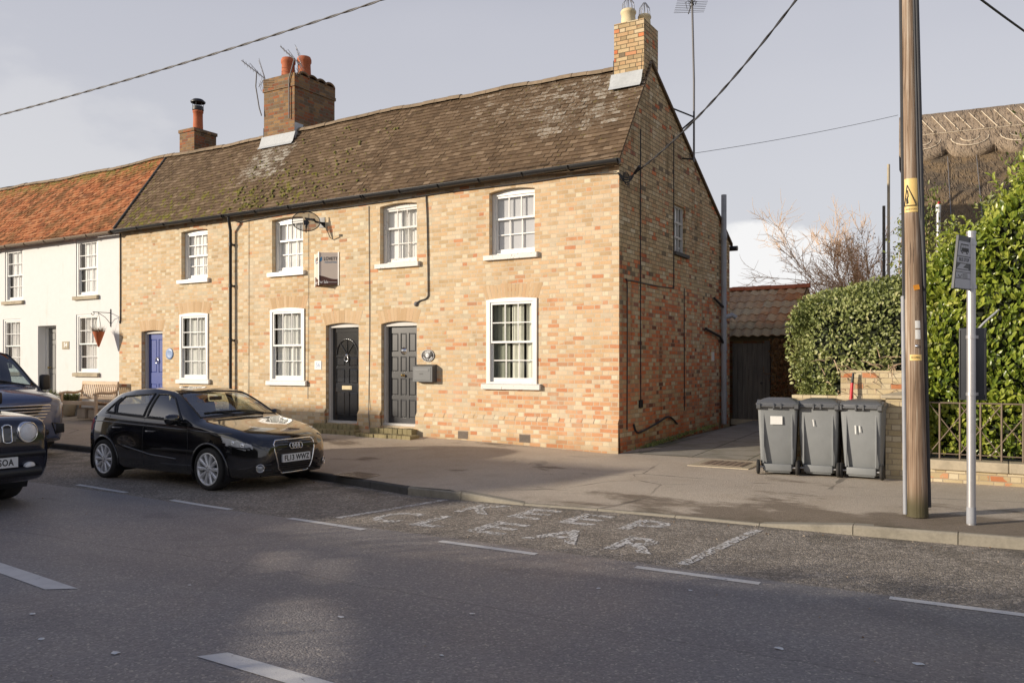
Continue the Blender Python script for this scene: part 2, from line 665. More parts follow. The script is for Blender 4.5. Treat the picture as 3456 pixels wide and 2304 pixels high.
def asphalt_mat(name, kind):
    m = NT(name)
    P = m.obj()
    x, y, z = m.xyz(P)
    chip = m.vor(P, 75 if kind == 'road' else 120, 'F1', 'Color')
    sepc = m.n('ShaderNodeSeparateColor')
    m.t.links.new(chip, sepc.inputs[0])
    cr = sepc.outputs[0]
    big = m.noise(P, .35, 4)
    med = m.noise(P, 2.0, 5, .6)
    fine = m.noise(P, 160, 2)
    if kind == 'road':
        edge = m.math('ADD', 6.44, m.math('MULTIPLY', m.math('SUBTRACT', med, .5), .10))
        ye = m.math('SUBTRACT', y, m.math('MULTIPLY', m.smooth(x, -4.5, -11), .42))
        bay = m.smooth(m.math('SUBTRACT', ye, edge), -.02, .05)
        lane = m.ramp(cr, [(0, (.215, .202, .195)), (.5, (.27, .251, .24)), (.88, (.315, .293, .278)), (.96, (.41, .375, .34)), (1, (.54, .49, .42))])
        lane = m.mix(m.math('MULTIPLY', m.smooth(big, .4, .65), .5), lane, m.mix(1, lane, (1.35, 1.2, 1.05), 'MULTIPLY'))
        trk = m.math('MULTIPLY', m.smooth(m.noise(m.comb(m.math('MULTIPLY', x, .12), m.math('MULTIPLY', y, 1.6), 0), 1, 3), .45, .65), .35)
        lane = m.mix(trk, lane, m.mix(1, lane, (.72, .72, .74), 'MULTIPLY'))
        chipb = m.vor(P, 42, 'F1', 'Color')
        s2 = m.n('ShaderNodeSeparateColor')
        m.t.links.new(chipb, s2.inputs[0])
        bc = m.ramp(s2.outputs[0], [(0, (.22, .195, .16)), (.35, (.32, .28, .23)), (.7, (.42, .365, .30)), (.93, (.53, .46, .375)), (1, (.64, .56, .46))])
        bc = m.mix(m.math('MULTIPLY', m.smooth(med, .42, .62), .45), bc, m.mix(1, bc, (.6, .58, .55), 'MULTIPLY'))
        d2 = m.vor(P, 42, 'DISTANCE_TO_EDGE')
        bc = m.mix(m.math('MULTIPLY', m.smooth(d2, .10, .02), .7), bc, (.09, .08, .07))
        kd = m.smooth(m.math('SUBTRACT', y, 8.15), -.3, .5)
        bc = m.mix(m.math('MULTIPLY', m.math('MULTIPLY', kd, m.smooth(med, .4, .6)), .5), bc, (.09, .08, .06))
        col = m.mix(bay, lane, bc)
        d1 = m.vor(P, 75)
        hh = m.fmix(bay, m.math('MULTIPLY', m.math('SUBTRACT', 1, d1), .6), m.math('MULTIPLY', m.smooth(d2, 0, .25), .9))
        seam = m.math('ABSOLUTE', m.math('SUBTRACT', m.math('ADD', y, m.math('MULTIPLY', m.math('SUBTRACT', m.noise(P, 1.5, 4), .5), .16)), 4.75))
        crk = m.smooth(m.math('ADD', m.vor(P, .42, 'DISTANCE_TO_EDGE'), m.math('MULTIPLY', m.math('SUBTRACT', med, .5), .07)), .010, .003)
        crk = m.math('MULTIPLY', crk, m.smooth(big, .48, .56))
        col = m.mix(m.math('MULTIPLY', m.math('MAXIMUM', m.math('MULTIPLY', m.smooth(seam, .016, .006), .6), m.math('MULTIPLY', crk, .35)), .45), col, (.05, .048, .046))
        oil = m.smooth(m.noise(m.scale(P, (.8, 1.5, 1)), 1.9, 3), .70, .76)
        col = m.mix(m.math('MULTIPLY', oil, .35), col, (.06, .057, .056))
        patch = m.smooth(m.noise(m.scale(P, (1, 1.4, 1)), .8, 4), .60, .66)
        col = m.mix(m.math('MULTIPLY', patch, .35), col, m.mix(1, col, (.62, .62, .64), 'MULTIPLY'))
        bmp = m.bump(m.math('ADD', hh, m.math('MULTIPLY', fine, .3)), .6, .008)
        return m.done(m.bsdf(col, m.fmix(bay, m.fmix(med, .50, .68), .8), bmp, spec=.5))
    col = m.ramp(cr, [(0, (.45, .385, .305)), (.5, (.53, .455, .36)), (.9, (.60, .515, .42)), (1, (.70, .62, .52))])
    # damp dark patches near the kerb on the right, and the left part darker away from the front wall
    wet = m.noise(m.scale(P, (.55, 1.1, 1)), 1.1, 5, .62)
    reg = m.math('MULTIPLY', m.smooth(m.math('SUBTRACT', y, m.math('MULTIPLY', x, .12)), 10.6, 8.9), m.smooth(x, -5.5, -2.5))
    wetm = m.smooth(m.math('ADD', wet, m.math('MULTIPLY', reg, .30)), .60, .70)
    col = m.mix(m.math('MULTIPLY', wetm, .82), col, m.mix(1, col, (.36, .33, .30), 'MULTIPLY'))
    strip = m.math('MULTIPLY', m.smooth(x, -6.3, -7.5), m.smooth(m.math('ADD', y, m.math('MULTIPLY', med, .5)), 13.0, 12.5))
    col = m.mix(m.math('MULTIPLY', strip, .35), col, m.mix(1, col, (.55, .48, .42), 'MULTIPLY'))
    cr2 = m.vor(m.scale(P, (1, 1, 1)), .55, 'DISTANCE_TO_EDGE')
    crk = m.math('MULTIPLY', m.smooth(m.math('ADD', cr2, m.math('MULTIPLY', m.math('SUBTRACT', med, .5), .06)), .012, .004), m.smooth(big, .5, .6))
    col = m.mix(m.math('MULTIPLY', crk, .6), col, (.07, .06, .05))
    col = m.mix(m.math('MULTIPLY', m.smooth(med, .45, .7), .3), col, m.mix(1, col, (.70, .64, .57), 'MULTIPLY'))
    green = m.math('MULTIPLY', m.smooth(m.math('SUBTRACT', y, m.math('MULTIPLY', x, .05)), 9.3, 8.7), m.smooth(med, .5, .62))
    col = m.mix(m.math('MULTIPLY', green, .3), col, (.09, .085, .05))
    bmp = m.bump(m.math('ADD', m.vor(P, 120), m.math('MULTIPLY', fine, .5)), .7, .007)
    return m.done(m.bsdf(col, .85, bmp, spec=.3))


def worn_paint_mat(name, wear, base=(.70, .68, .64)):
    m = NT(name)
    P = m.obj()
    n = m.noise(P, 9, 6, .7)
    ch = m.vor(P, 42, 'F1', 'Color')
    s = m.n('ShaderNodeSeparateColor')
    m.t.links.new(ch, s.inputs[0])
    a = m.math('ADD', m.math('MULTIPLY', n, .75), m.math('MULTIPLY', s.outputs[0], .35))
    f = m.smooth(a, wear + .05, wear - .05)
    col = m.mix(m.noise(P, 30, 4), tuple(c * .8 for c in base), base)
    col = m.mix(m.math('MULTIPLY', m.smooth(m.noise(P, 4, 4), .45, .7), .35), col, tuple(c * .6 for c in base))
    p = m.bsdf(col, .7, m.bump(m.noise(P, 120, 2), .4, .004))
    t = m.n('ShaderNodeBsdfTransparent').outputs[0]
    mx = m.n('ShaderNodeMixShader')
    m.set(mx.inputs[0], f)
    m.t.links.new(t, mx.inputs[1])
    m.t.links.new(p, mx.inputs[2])
    return m.done(mx.outputs[0])


def glass_mat(name, tint=(1, 1, 1), refl=1.0, base=.06, trans=.9):
    m = NT(name)
    P = m.obj()
    nb = m.bump(m.noise(P, 2.2, 2), .05, .02)
    ge = m.n('ShaderNodeNewGeometry')
    dt = m.n('ShaderNodeVectorMath', operation='DOT_PRODUCT')
    m.t.links.new(nb, dt.inputs[0])
    m.t.links.new(ge.outputs['Incoming'], dt.inputs[1])
    c = m.math('ABSOLUTE', dt.outputs['Value'], clamp=True)
    f5 = m.math('POWER', m.math('SUBTRACT', 1, c, clamp=True), 5)
    f = m.math('ADD', m.math('MULTIPLY', f5, refl), base, clamp=True)
    g = m.n('ShaderNodeBsdfGlossy')
    g.inputs['Roughness'].default_value = .01
    g.inputs['Color'].default_value = (.95, .95, .95, 1)
    m.t.links.new(nb, g.inputs['Normal'])
    t = m.n('ShaderNodeBsdfTransparent')
    t.inputs[0].default_value = (*[c * trans for c in tint], 1)
    mx = m.n('ShaderNodeMixShader')
    m.set(mx.inputs[0], f)
    m.t.links.new(t.outputs[0], mx.inputs[1])
    m.t.links.new(g.outputs[0], mx.inputs[2])
    return m.done(mx.outputs[0])


def render_mat():
    m = NT('white_render')
    P = m.obj()
    x, y, z = m.xyz(P)
    n = m.noise(P, 7, 5, .6)
    st = m.noise(m.comb(m.math('MULTIPLY', x, 2.2), 0, m.math('MULTIPLY', z, .6)), 1.4, 5, .65)
    c = m.mix(n, (.70, .695, .675), (.775, .77, .755))
    c = m.mix(m.math('MULTIPLY', m.smooth(st, .56, .74), .35), c, (.58, .565, .50))
    c = m.mix(m.math('MULTIPLY', m.smooth(z, .75, .25), .55), c, (.46, .43, .37))
    return m.done(m.bsdf(c, .85, m.bump(m.math('ADD', n, m.math('MULTIPLY', m.noise(P, 60, 3), .5)), .35, .008)))


def peel_mat(name, amt=.5):
    m = NT(name)
    P = m.obj()
    n = m.noise(P, 26, 5, .65)
    n2 = m.noise(P, 5, 3)
    f = m.smooth(m.math('ADD', n, m.math('MULTIPLY', m.math('SUBTRACT', n2, .5), .5)), .72 - amt * .2, .78 - amt * .2)
    c = m.mix(f, m.mix(n2, (.66, .64, .60), (.80, .785, .75)), m.mix(n, (.42, .24, .16), (.36, .34, .31)))
    return m.done(m.bsdf(c, .6, m.bump(n, .35, .006)))


def wood_mat(name, cols, grain=(18, 18, .8), rough=.75, crack=.5, green=0.0):
    m = NT(name)
    P = m.obj()
    x, y, z = m.xyz(P)
    g = m.noise(m.scale(P, grain), 1.6, 5, .65, .4)
    g2 = m.noise(m.scale(P, tuple(v * 2.6 for v in grain)), 1.5, 3)
    big = m.noise(P, 1.1, 3)
    c = m.ramp(m.math('ADD', m.math('MULTIPLY', g, .7), m.math('MULTIPLY', big, .3)), [(.36, cols[0]), (.5, cols[1]), (.64, cols[2])])
    ck = m.smooth(g2, .63, .70)
    c = m.mix(m.math('MULTIPLY', ck, crack), c, tuple(v * .3 for v in cols[0]))
    if green:
        gg = m.math('MULTIPLY', m.smooth(m.math('ADD', z, m.math('MULTIPLY', big, .2)), .42, .18), green)
        c = m.mix(gg, c, (.06, .055, .02))
    return m.done(m.bsdf(c, rough, m.bump(m.math('SUBTRACT', g, m.math('MULTIPLY', ck, 1.2)), .6, .012)))


def leaf_mat(name, stops, rough=.35, spec=.5, trans=.25):
    m = NT(name)
    r = m.attr()
    P = m.obj()
    big = m.noise(P, 1.7, 3)
    c = m.ramp(m.math('ADD', m.math('MULTIPLY', r, .7), m.math('MULTIPLY', m.math('SUBTRACT', big, .35), .7)), stops)
    b = m.bsdf(c, rough, None, spec=spec)
    tl = m.n('ShaderNodeBsdfTranslucent')
    m.set(tl.inputs[0], m.mix(1, c, (1.5, 1.5, .7), 'MULTIPLY'))
    mx = m.n('ShaderNodeMixShader')
    mx.inputs[0].default_value = trans
    m.t.links.new(b, mx.inputs[1])
    m.t.links.new(tl.outputs[0], mx.inputs[2])
    return m.done(mx.outputs[0])


def arch_mat():
    m = NT('arch_brick')
    r = m.attr()
    P = m.obj()
    c = m.ramp(r, [(0, (.55, .38, .22)), (.35, (.60, .42, .25)), (.6, (.64, .455, .275)), (.8, (.68, .51, .33)), (1, (.62, .41, .24))])
    n = m.noise(P, 60, 4)
    c = m.mix(m.math('MULTIPLY', n, .3), c, m.mix(1, c, (.6, .55, .5), 'MULTIPLY'))
    return m.done(m.bsdf(c, .88, m.bump(n, .5, .006), spec=.2))


def slab_mat():
    m = NT('path_slabs')
    P = m.obj()
    x, y, z = m.xyz(P)
    med = m.noise(P, 2.2, 5, .6)
    fx = m.math('FRACT', m.math('DIVIDE', m.math('ADD', x, 20.13), .92))
    rowx = m.math('FLOOR', m.math('DIVIDE', m.math('ADD', x, 20.13), .92))
    fy = m.math('FRACT', m.math('ADD', m.math('DIVIDE', y, .95), m.math('MULTIPLY', m.math('MODULO', rowx, 2), .5)))
    ex = m.math('MULTIPLY', m.math('MINIMUM', fx, m.math('SUBTRACT', 1, fx)), .92)
    ey = m.math('MULTIPLY', m.math('MINIMUM', fy, m.math('SUBTRACT', 1, fy)), .95)
    e = m.math('ADD', m.math('MINIMUM', ex, ey), m.math('MULTIPLY', m.math('SUBTRACT', med, .5), .012))
    j = m.smooth(e, .014, .006)
    c = m.mix(m.noise(P, 40, 4), (.27, .25, .21), (.37, .34, .29))
    c = m.mix(m.math('MULTIPLY', m.smooth(med, .45, .65), .5), c, (.17, .16, .11))
    c = m.mix(m.math('MULTIPLY', m.math('MULTIPLY', m.smooth(x, -5.1, -5.7), m.smooth(med, .4, .55)), .7), c, (.07, .085, .03))
    c = m.mix(j, c, (.05, .05, .03))
    return m.done(m.bsdf(c, .85, m.bump(m.math('SUBTRACT', m.noise(P, 40, 4), m.math('MULTIPLY', j, 2)), .5, .01)))


def thatch_mat(name, light):
    m = NT(name)
    P = m.obj()
    x, y, z = m.xyz(P)
    st = m.noise(m.comb(m.math('MULTIPLY', x, 12), m.math('MULTIPLY', y, 2.2), m.math('MULTIPLY', z, 2.2)), 2.2, 5, .7)
    big = m.noise(P, 1.5, 6, .7)
    fine = m.noise(P, 26, 4, .75)
    if light:
        c = m.ramp(m.math('ADD', m.math('MULTIPLY', st, .5), m.math('MULTIPLY', fine, .5)), [(.3, (.20, .15, .105)), (.5, (.38, .295, .215)), (.7, (.54, .44, .33))])
    else:
        c = m.ramp(m.math('ADD', m.math('MULTIPLY', big, .6), m.math('MULTIPLY', fine, .4)), [(.34, (.07, .062, .055)), (.45, (.15, .12, .09)), (.54, (.245, .175, .105)), (.66, (.33, .24, .15))])
    return m.done(m.bsdf(c, .95, m.bump(m.math('ADD', st, fine), .9, .04), spec=.1))


M = {}
M['brick'] = brick_mat('terrace_brick', 'front')
M['gable'] = brick_mat('gable_brick', 'gable')
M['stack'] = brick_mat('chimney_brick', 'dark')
M['palebrick'] = brick_mat('garden_wall_brick', 'pale')
M['tile'] = tile_mat('brown_roof_tile', 'brown')
M['otile'] = tile_mat('orange_roof_tile', 'orange')
M['road'] = asphalt_mat('road_asphalt', 'road')
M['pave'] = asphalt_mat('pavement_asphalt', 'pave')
M['slab'] = slab_mat()
M['render'] = render_mat()
M['arch'] = arch_mat()
M['line'] = worn_paint_mat('fresh_road_paint', .80, (.80, .785, .75))
M['wornline'] = worn_paint_mat('worn_road_paint', .58, (.80, .78, .74))
M['peel'] = peel_mat('peeling_white_paint', .55)
M['white'] = plain('white_gloss_paint', (.80, .79, .76), .35, var=.04, scale=14, grime=.15)
M['offwhite'] = plain('pale_painted_frame', (.55, .53, .50), .5, var=.08, scale=12, grime=.3)
M['glass'] = glass_mat('window_glass', (.97, .985, .975), .9, .08)
M['mirrorglass'] = glass_mat('bright_window_glass', (.985, .99, .99), .9, .07)
M['carglass'] = glass_mat('car_glass', (.90, .97, .93), .7, .24)
M['vanglass'] = glass_mat('van_glass', (.66, .74, .74), .8, .16)
M['lampglass'] = glass_mat('lamp_glass', (1, 1, 1), 1.3, .06)
M['net'] = plain('net_curtain', (.82, .81, .78), .9, var=.10, scale=9)
M['blind'] = plain('white_blind', (.92, .915, .90), .8, var=.03)
M['greyblind'] = plain('grey_blind', (.60, .60, .62), .8, var=.03)
M['curtain'] = plain('cream_curtain', (.82, .81, .70), .9, var=.10, scale=14)
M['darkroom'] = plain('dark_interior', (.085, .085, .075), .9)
M['blackdoor'] = plain('grey_black_door_paint', (.055, .055, .058), .28, var=.12, scale=8, grime=.3)
M['glossdoor'] = plain('gloss_black_door_paint', (.022, .022, .024), .14, var=.1, scale=8, spec=.7, coat=.6)
M['bluedoor'] = plain('blue_door_paint', (.055, .085, .30), .3, var=.1, scale=8)
M['greydoor'] = plain('grey_door_paint', (.20, .195, .185), .4, var=.1)
M['brass'] = plain('brass', (.62, .45, .18), .3, metal=1)
M['chrome'] = plain('chrome', (.82, .82, .82), .12, metal=1, var=.03)
M['alloy'] = plain('alloy_silver', (.80, .80, .80), .35, metal=.45, var=.05)
M['blackmetal'] = plain('black_painted_metal', (.022, .022, .024), .42, var=.2)
M['blackplastic'] = plain('black_plastic', (.018, .018, .02), .45, var=.2)
M['greyplastic'] = plain('grey_plastic_pipe', (.33, .34, .37), .45, var=.08, grime=.3)
M['greymetal'] = plain('galvanised_steel', (.52, .51, .52), .38, metal=.6, var=.12, grime=.3)
M['aerial'] = plain('aerial_aluminium', (.36, .36, .37), .4, metal=.6)
M['cable'] = plain('black_cable', (.035, .035, .04), .6)
M['greycable'] = plain('grey_cable', (.16, .155, .16), .6)
M['lead'] = plain('lead_flashing', (.50, .52, .53), .5, var=.18, scale=18, grime=.35)
M['terracotta'] = plain('terracotta', (.47, .135, .055), .8, var=.22, scale=12, bump=.3, grime=.3)
M['creampot'] = plain('cream_clay', (.70, .58, .36), .7, var=.1, grime=.15)
M['kerb'] = plain('kerb_concrete', (.30, .27, .215), .85, var=.25, scale=35, bump=.5, grime=.45)
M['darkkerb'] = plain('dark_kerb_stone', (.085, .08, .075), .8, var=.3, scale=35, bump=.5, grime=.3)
M['coping'] = plain('stone_coping', (.46, .39, .28), .9, var=.2, scale=30, bump=.5, grime=.4)
M['mossstep'] = plain('mossy_step_brick', (.30, .25, .13), .9, var=.35, scale=16, bump=.6, grime=.6)
M['iron'] = plain('cast_iron', (.20, .15, .11), .6, metal=.2, var=.3, bump=.4, scale=60)
M['binplastic'] = plain('grey_bin_plastic', (.225, .235, .24), .5, var=.16, scale=6, grime=.4, bump=.15)
M['binlid'] = plain('dark_bin_lid_plastic', (.12, .123, .13), .42, var=.12, scale=7, grime=.3)
M['rubber'] = plain('tyre_rubber', (.028, .026, .024), .75, var=.25, scale=40, grime=.2)
M['sticker'] = plain('white_sticker', (.80, .79, .76), .5, var=.03)
M['yellow'] = plain('yellow_sign_plate', (.80, .56, .20), .5, var=.06)
M['orange'] = plain('orange_tag', (.75, .30, .03), .5)
M['red'] = plain('red_plastic', (.55, .02, .03), .4)
M['bluepot'] = plain('blue_glazed_pot', (.02, .04, .22), .2)
M['pole'] = wood_mat('weathered_pole_wood', ((.09, .052, .03), (.28, .19, .125), (.52, .445, .36)), (30, 30, .45), .8, .95, .9)
M['benchwood'] = wood_mat('bench_wood', ((.45, .29, .17), (.58, .42, .27), (.68, .54, .38)), (1.2, 14, 14), .6, .3)
M['gatewood'] = wood_mat('grey_gate_wood', ((.07, .065, .058), (.11, .10, .088), (.155, .14, .12)), (12, 12, .7), .85, .6)
M['thatch'] = thatch_mat('thatch', False)
M['thatchridge'] = thatch_mat('thatch_ridge', True)
M['straw'] = plain('straw_binding', (.66, .56, .42), .8)
M['laurel'] = leaf_mat('laurel_leaf', [(.05, (.045, .08, .012)), (.25, (.14, .20, .028)), (.45, (.27, .325, .045)), (.7, (.40, .425, .075)), (1, (.56, .53, .18))], .3, .5, .25)
M['privet'] = leaf_mat('hedge_leaf', [(.05, (.06, .08, .024)), (.25, (.16, .195, .06)), (.5, (.30, .33, .12)), (.75, (.45, .45, .21)), (1, (.60, .53, .32))], .4, .45, .2)
M['shrub'] = leaf_mat('shrub_leaf', [(.05, (.03, .05, .012)), (.35, (.11, .14, .03)), (.7, (.25, .27, .065)), (1, (.42, .40, .14))], .38, .45, .2)
M['deadleaf'] = leaf_mat('dry_leaf', [(.1, (.10, .055, .025)), (.5, (.22, .12, .05)), (1, (.36, .22, .10))], .7, .2, .2)
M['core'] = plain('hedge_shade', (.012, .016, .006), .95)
M['twig'] = plain('orange_twig', (.80, .56, .36), .8, var=.25, scale=8)
M['branch'] = plain('grey_brown_branch', (.58, .42, .28), .85, var=.3, scale=10)
M['earth'] = plain('rough_ground', (.10, .095, .05), .95, var=.4, scale=2)
def dusty_paint(name, base, dust=.10):
    m = NT(name)
    P = m.obj()
    x, y, z = m.xyz(P)
    n = m.noise(P, 3.2, 5, .65)
    n2 = m.noise(P, 45, 3)
    low = m.smooth(z, .75, .22)
    d = m.math('ADD', m.math('MULTIPLY', m.smooth(n, .38, .75), dust), m.math('MULTIPLY', m.math('MULTIPLY', low, m.smooth(n, .3, .7)), dust * 1.6), clamp=True)
    d = m.math('MULTIPLY', d, m.math('ADD', .55, m.math('MULTIPLY', n2, .8)), clamp=True)
    paint = m.bsdf(base, .09, None, coat=1.0, spec=.6)
    dirt = m.bsdf((.22, .195, .16), .85)
    mx = m.n('ShaderNodeMixShader')
    m.set(mx.inputs[0], d)
    m.t.links.new(paint, mx.inputs[1])
    m.t.links.new(dirt, mx.inputs[2])
    return m.done(mx.outputs[0])


M['carpaint'] = dusty_paint('black_car_paint', (.005, .005, .0065), .035)
M['vanpaint'] = plain('dark_blue_van_paint', (.085, .115, .21), .22, metal=.35, var=.08, scale=4, coat=1.0)
M['jeeppaint'] = plain('near_black_blue_paint', (.010, .012, .026), .16, var=.08, scale=4, coat=1.0)
M['seat'] = plain('dark_seat_fabric', (.035, .036, .04), .85)
M['plate'] = plain('white_number_plate', (.78, .79, .78), .35, var=.02)
M['ink'] = plain('black_lettering', (.012, .012, .014), .5)
M['lampsilver'] = plain('lamp_reflector', (.46, .47, .49), .3, metal=.35, coat=.8, var=.35, scale=22)
M['redlamp'] = plain('red_lamp', (.45, .012, .015), .2, coat=.5)
M['whitelamp'] = plain('white_lamp_lens', (.85, .86, .86), .2)  # plain white lens colour, gives off no light
M['signface'] = plain('grey_sign_face', (.50, .50, .53), .4, var=.04)
M['signdark'] = plain('dark_case', (.05, .053, .06), .4)
M['cream'] = plain('cream_board', (.68, .58, .50), .5, var=.03)
M['brown'] = plain('brown_board', (.085, .03, .022), .5)
M['blue'] = plain('blue_logo', (.06, .22, .42), .5)
M['whiteink'] = plain('white_lettering', (.82, .82, .82), .5)
M['plaque'] = plain('black_plaque', (.04, .036, .034), .4)
M['bluetile'] = plain('blue_painted_plate', (.25, .35, .55), .3, var=.5, scale=60)
M['stone'] = plain('pebble', (.36, .29, .22), .9, var=.4, scale=3)


def dish_mat():
    m = NT('dark_mesh_dish')
    b = m.bsdf((.05, .05, .055), .5)
    t = m.n('ShaderNodeBsdfTransparent').outputs[0]
    mx = m.n('ShaderNodeMixShader')
    mx.inputs[0].default_value = .55
    m.t.links.new(t, mx.inputs[1])
    m.t.links.new(b, mx.inputs[2])
    return m.done(mx.outputs[0])


M['dish'] = dish_mat()
M['ridgetile'] = plain('weathered_ridge_tile', (.27, .20, .13), .9, var=.4, scale=9, bump=.5, grime=.5)
M['plinthtop'] = plain('weathered_plinth_brick', (.50, .40, .26), .9, var=.22, scale=18, bump=.5, grime=.3)
M['moss'] = plain('roof_moss', (.16, .155, .03), .95, var=.45, scale=14, bump=.6)
M['dimcurtain'] = plain('dim_green_curtain', (.30, .31, .25), .9, var=.15, scale=9)
# ------------------------------------------------------------- setting: ground, road, pavement, kerb, markings
def sheet(xs, yfun, zfun, name, mat, n=14):
    mb = MB()
    rows = []
    for x in xs:
        y0, y1 = yfun(x)
        rows.append([(x, lerp(y0, y1, k / n), zfun(x, lerp(y0, y1, k / n))) for k in range(n + 1)])
    # winding so that the faces look up
    vs = [p for r in rows for p in r]
    fs = []
    for i in range(len(rows) - 1):
        for k in range(n):
            a = i * (n + 1) + k
            fs.append((a, a + n + 1, a + n + 2, a + 1))
    mb.add(vs, fs, 0, .5, True)
    return struct(mb.build(name, mat))


g = MB()
g.quad((-400, -400, -.45), (400, -400, -.45), (400, 500, -.45), (-400, 500, -.45))
struct(g.build('ground', M['earth']))

XS = [-60 + i * 2 for i in range(16)] + [-28 + i * .5 for i in range(64)] + [4 + i for i in range(11)]
sheet(XS, lambda x: (-1.2, kerb_y(x) + .03), z_road, 'road', M['road'], 40)
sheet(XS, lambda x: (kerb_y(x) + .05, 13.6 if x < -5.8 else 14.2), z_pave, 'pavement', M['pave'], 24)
sheet([-60, 14], lambda x: (-14, -1.2), lambda x, y: .1, 'pavement', M['pave'], 2)
sheet([-5.86, -5.2, -4.6, -4, -3.4, -2.6], lambda x: (13.27 + (x + 5.8) * .01, 21.5), lambda x, y: z_pave(x, min(y, 20.2)) + .006, 'path', M['slab'], 30)
sheet([-60, -24, -5.9], lambda x: (13.6, 30), lambda x, y: .2, 'ground', M['earth'], 2)
sheet([-2.7, 3, 14], lambda x: (12.4, 30), lambda x, y: .2, 'ground', M['earth'], 2)

# kerb stones: one run of the setting, every stone its own block in the mesh with a joint between
kb = MB()
x = -40.0
while x < 12:
    L = .9
    x1 = x + L
    for (a, b) in ((x + .004, x1 - .004),):
        prof = []
        for xx in (a, b):
            k = kerb_y(xx)
            zt = z_road(xx, k) + kerb_up(xx)
            zb = z_road(xx, k) - .1
            prof.append([(xx, k, zb), (xx, k + .004, zt - .022), (xx, k + .02, zt - .004), (xx, k + .045, zt), (xx, k + .13, zt), (xx, k + .13, zb)])
        n = 6
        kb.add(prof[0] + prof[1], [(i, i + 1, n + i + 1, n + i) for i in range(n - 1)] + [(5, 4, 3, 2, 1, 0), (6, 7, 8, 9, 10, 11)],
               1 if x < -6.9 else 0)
    x = x1
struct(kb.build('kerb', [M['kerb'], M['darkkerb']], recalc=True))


def patch(corners, name, mat, lift=.004, sub=4):
    """a flat painted marking laid on the road; corners go round"""
    mb = MB()
    a, b, c, d = [Vector(p) for p in corners]
    rows = []
    for i in range(sub + 1):
        t = i / sub
        r = []
        for q in (a.lerp(b, t), d.lerp(c, t)):
            r.append((q.x, q.y, z_road(q.x, q.y) + lift))
        rows.append(r)
    mb.grid(rows, 0, False)
    o = mb.build(name, mat)
    bm = bmesh.new()
    bm.from_mesh(o.data)
    for f in bm.faces:
        f.normal_update()
        if f.normal.z < 0:
            f.normal_flip()
    bm.to_mesh(o.data)
    bm.free()
    return struct(o)


# short dashes along the parking bays
for (ax, ay, bx_, by_) in [(261, 1635, 426, 1662), (579, 1687, 779, 1719), (977, 1748.6, 1228, 1787), (1484, 1826, 1810, 1870), (2145, 1913, 2564, 1969), (3002, 2017, 3462, 2076), (-20, 1592, 118, 1612)]:
    p, q = onroad(ax, ay), onroad(bx_, by_)
    dr = (q - p).normalized()
    nn = Vector((-dr.y, dr.x, 0)) * .042
    patch([p - nn, q - nn, q + nn, p + nn], 'road_marking', M['line'])
# centre line
for pts in ([(-8.9, 3.93), (-6.13, 3.50), (-5.93, 3.63), (-8.9, 4.08)], [(-3.93, 3.10), (-1.0, 3.02), (-1.0, 3.15), (-3.83, 3.235)]):
    patch([(a, b, 0) for a, b in pts], 'road_marking', M['line'])
# the box of the KEEP CLEAR bay
for (ax, ay, bx_, by_) in [(1139, 1748, 1506, 1686), (2302, 1905, 2557, 1788)]:
    p, q = onroad(ax, ay), onroad(bx_, by_)
    dr = (q - p).normalized()
    nn = Vector((-dr.y, dr.x, 0)) * .05
    patch([p - nn, q - nn, q + nn, p + nn], 'road_marking', M['wornline'], sub=6)


def road_word(letters, y0, h, name='road_marking'):
    out = MB()
    for ch, xa, xb in letters:
        mb = text_mb(ch, 1.0, Matrix.Identity(4), extrude=0, bold=.022, align='LEFT')
        xs = [v[0] for v in mb.v]
        ys = [v[1] for v in mb.v]
        x0, x1, ya, yb = min(xs), max(xs), min(ys), max(ys)
        vv = []
        for v in mb.v:
            X = lerp(xa, xb, (v[0] - x0) / (x1 - x0))
            Y = y0 + (v[1] - ya) / (yb - ya) * h
            vv.append((X, Y, z_road(X, Y) + .004))
        mb.v = vv
        out.merge(mb)
    return struct(out.build(name, M['wornline'], label='worn white lettering painted in the parking bay'))


road_word((('K', -5.38, -4.92), ('E', -4.68, -4.30), ('E', -4.05, -3.66), ('P', -3.38, -2.98)), 7.70, .62)
road_word((('C', -5.95, -5.52), ('L', -5.32, -4.94), ('E', -4.62, -4.20), ('A', -3.98, -3.40), ('R', -3.12, -2.66)), 6.80, .62)

# loose grit, dead leaves and pebbles by the kerb
st = MB()
for i in range(420):
    xx = R.uniform(-13, 3)
    if i % 3:
        yy = kerb_y(xx) - abs(R.gauss(0, .35)) - .02
    else:
        yy = R.uniform(2.2, 8.3)
    s = R.uniform(.004, .012) * (1.5 if R.random() < .06 else 1)
    zz = z_road(xx, yy) + s * .4
    a = R.random() * 6
    st.add([(xx + s * cos(a), yy + s * sin(a), zz), (xx + s * cos(a + 2.2), yy + s * sin(a + 2.2), zz), (xx + s * cos(a + 4), yy + s * sin(a + 4), zz), (xx, yy, zz + s * .8), (xx, yy, zz - s)],
           [(0, 1, 3), (1, 2, 3), (2, 0, 3)], 0 if R.random() < .7 else 1)
for (px_, py_, k_) in ((140, 2157, 1.6), (389, 2204, 2), (110, 2072, 1.5), (1594, 2072, 1.3), (2630, 2189, 1.8), (3100, 2241, 1.8), (1150, 2083, 1.5), (2020, 1986, 1.2), (2330, 1993, 1), (1490, 2212, 1), (640, 1975, 1.1)):
    p = onroad(px_, py_)
    vv = []
    for i in range(7):
        a = i * .9
        vv.append((p.x + .018 * k_ * cos(a) * R.uniform(.7, 1.2), p.y + .012 * k_ * sin(a) * R.uniform(.7, 1.2), p.z + .004 + .004 * R.random()))
    st.add(vv + [(p.x, p.y, p.z + .010)], [(i, (i + 1) % 7, 7) for i in range(7)], 2)
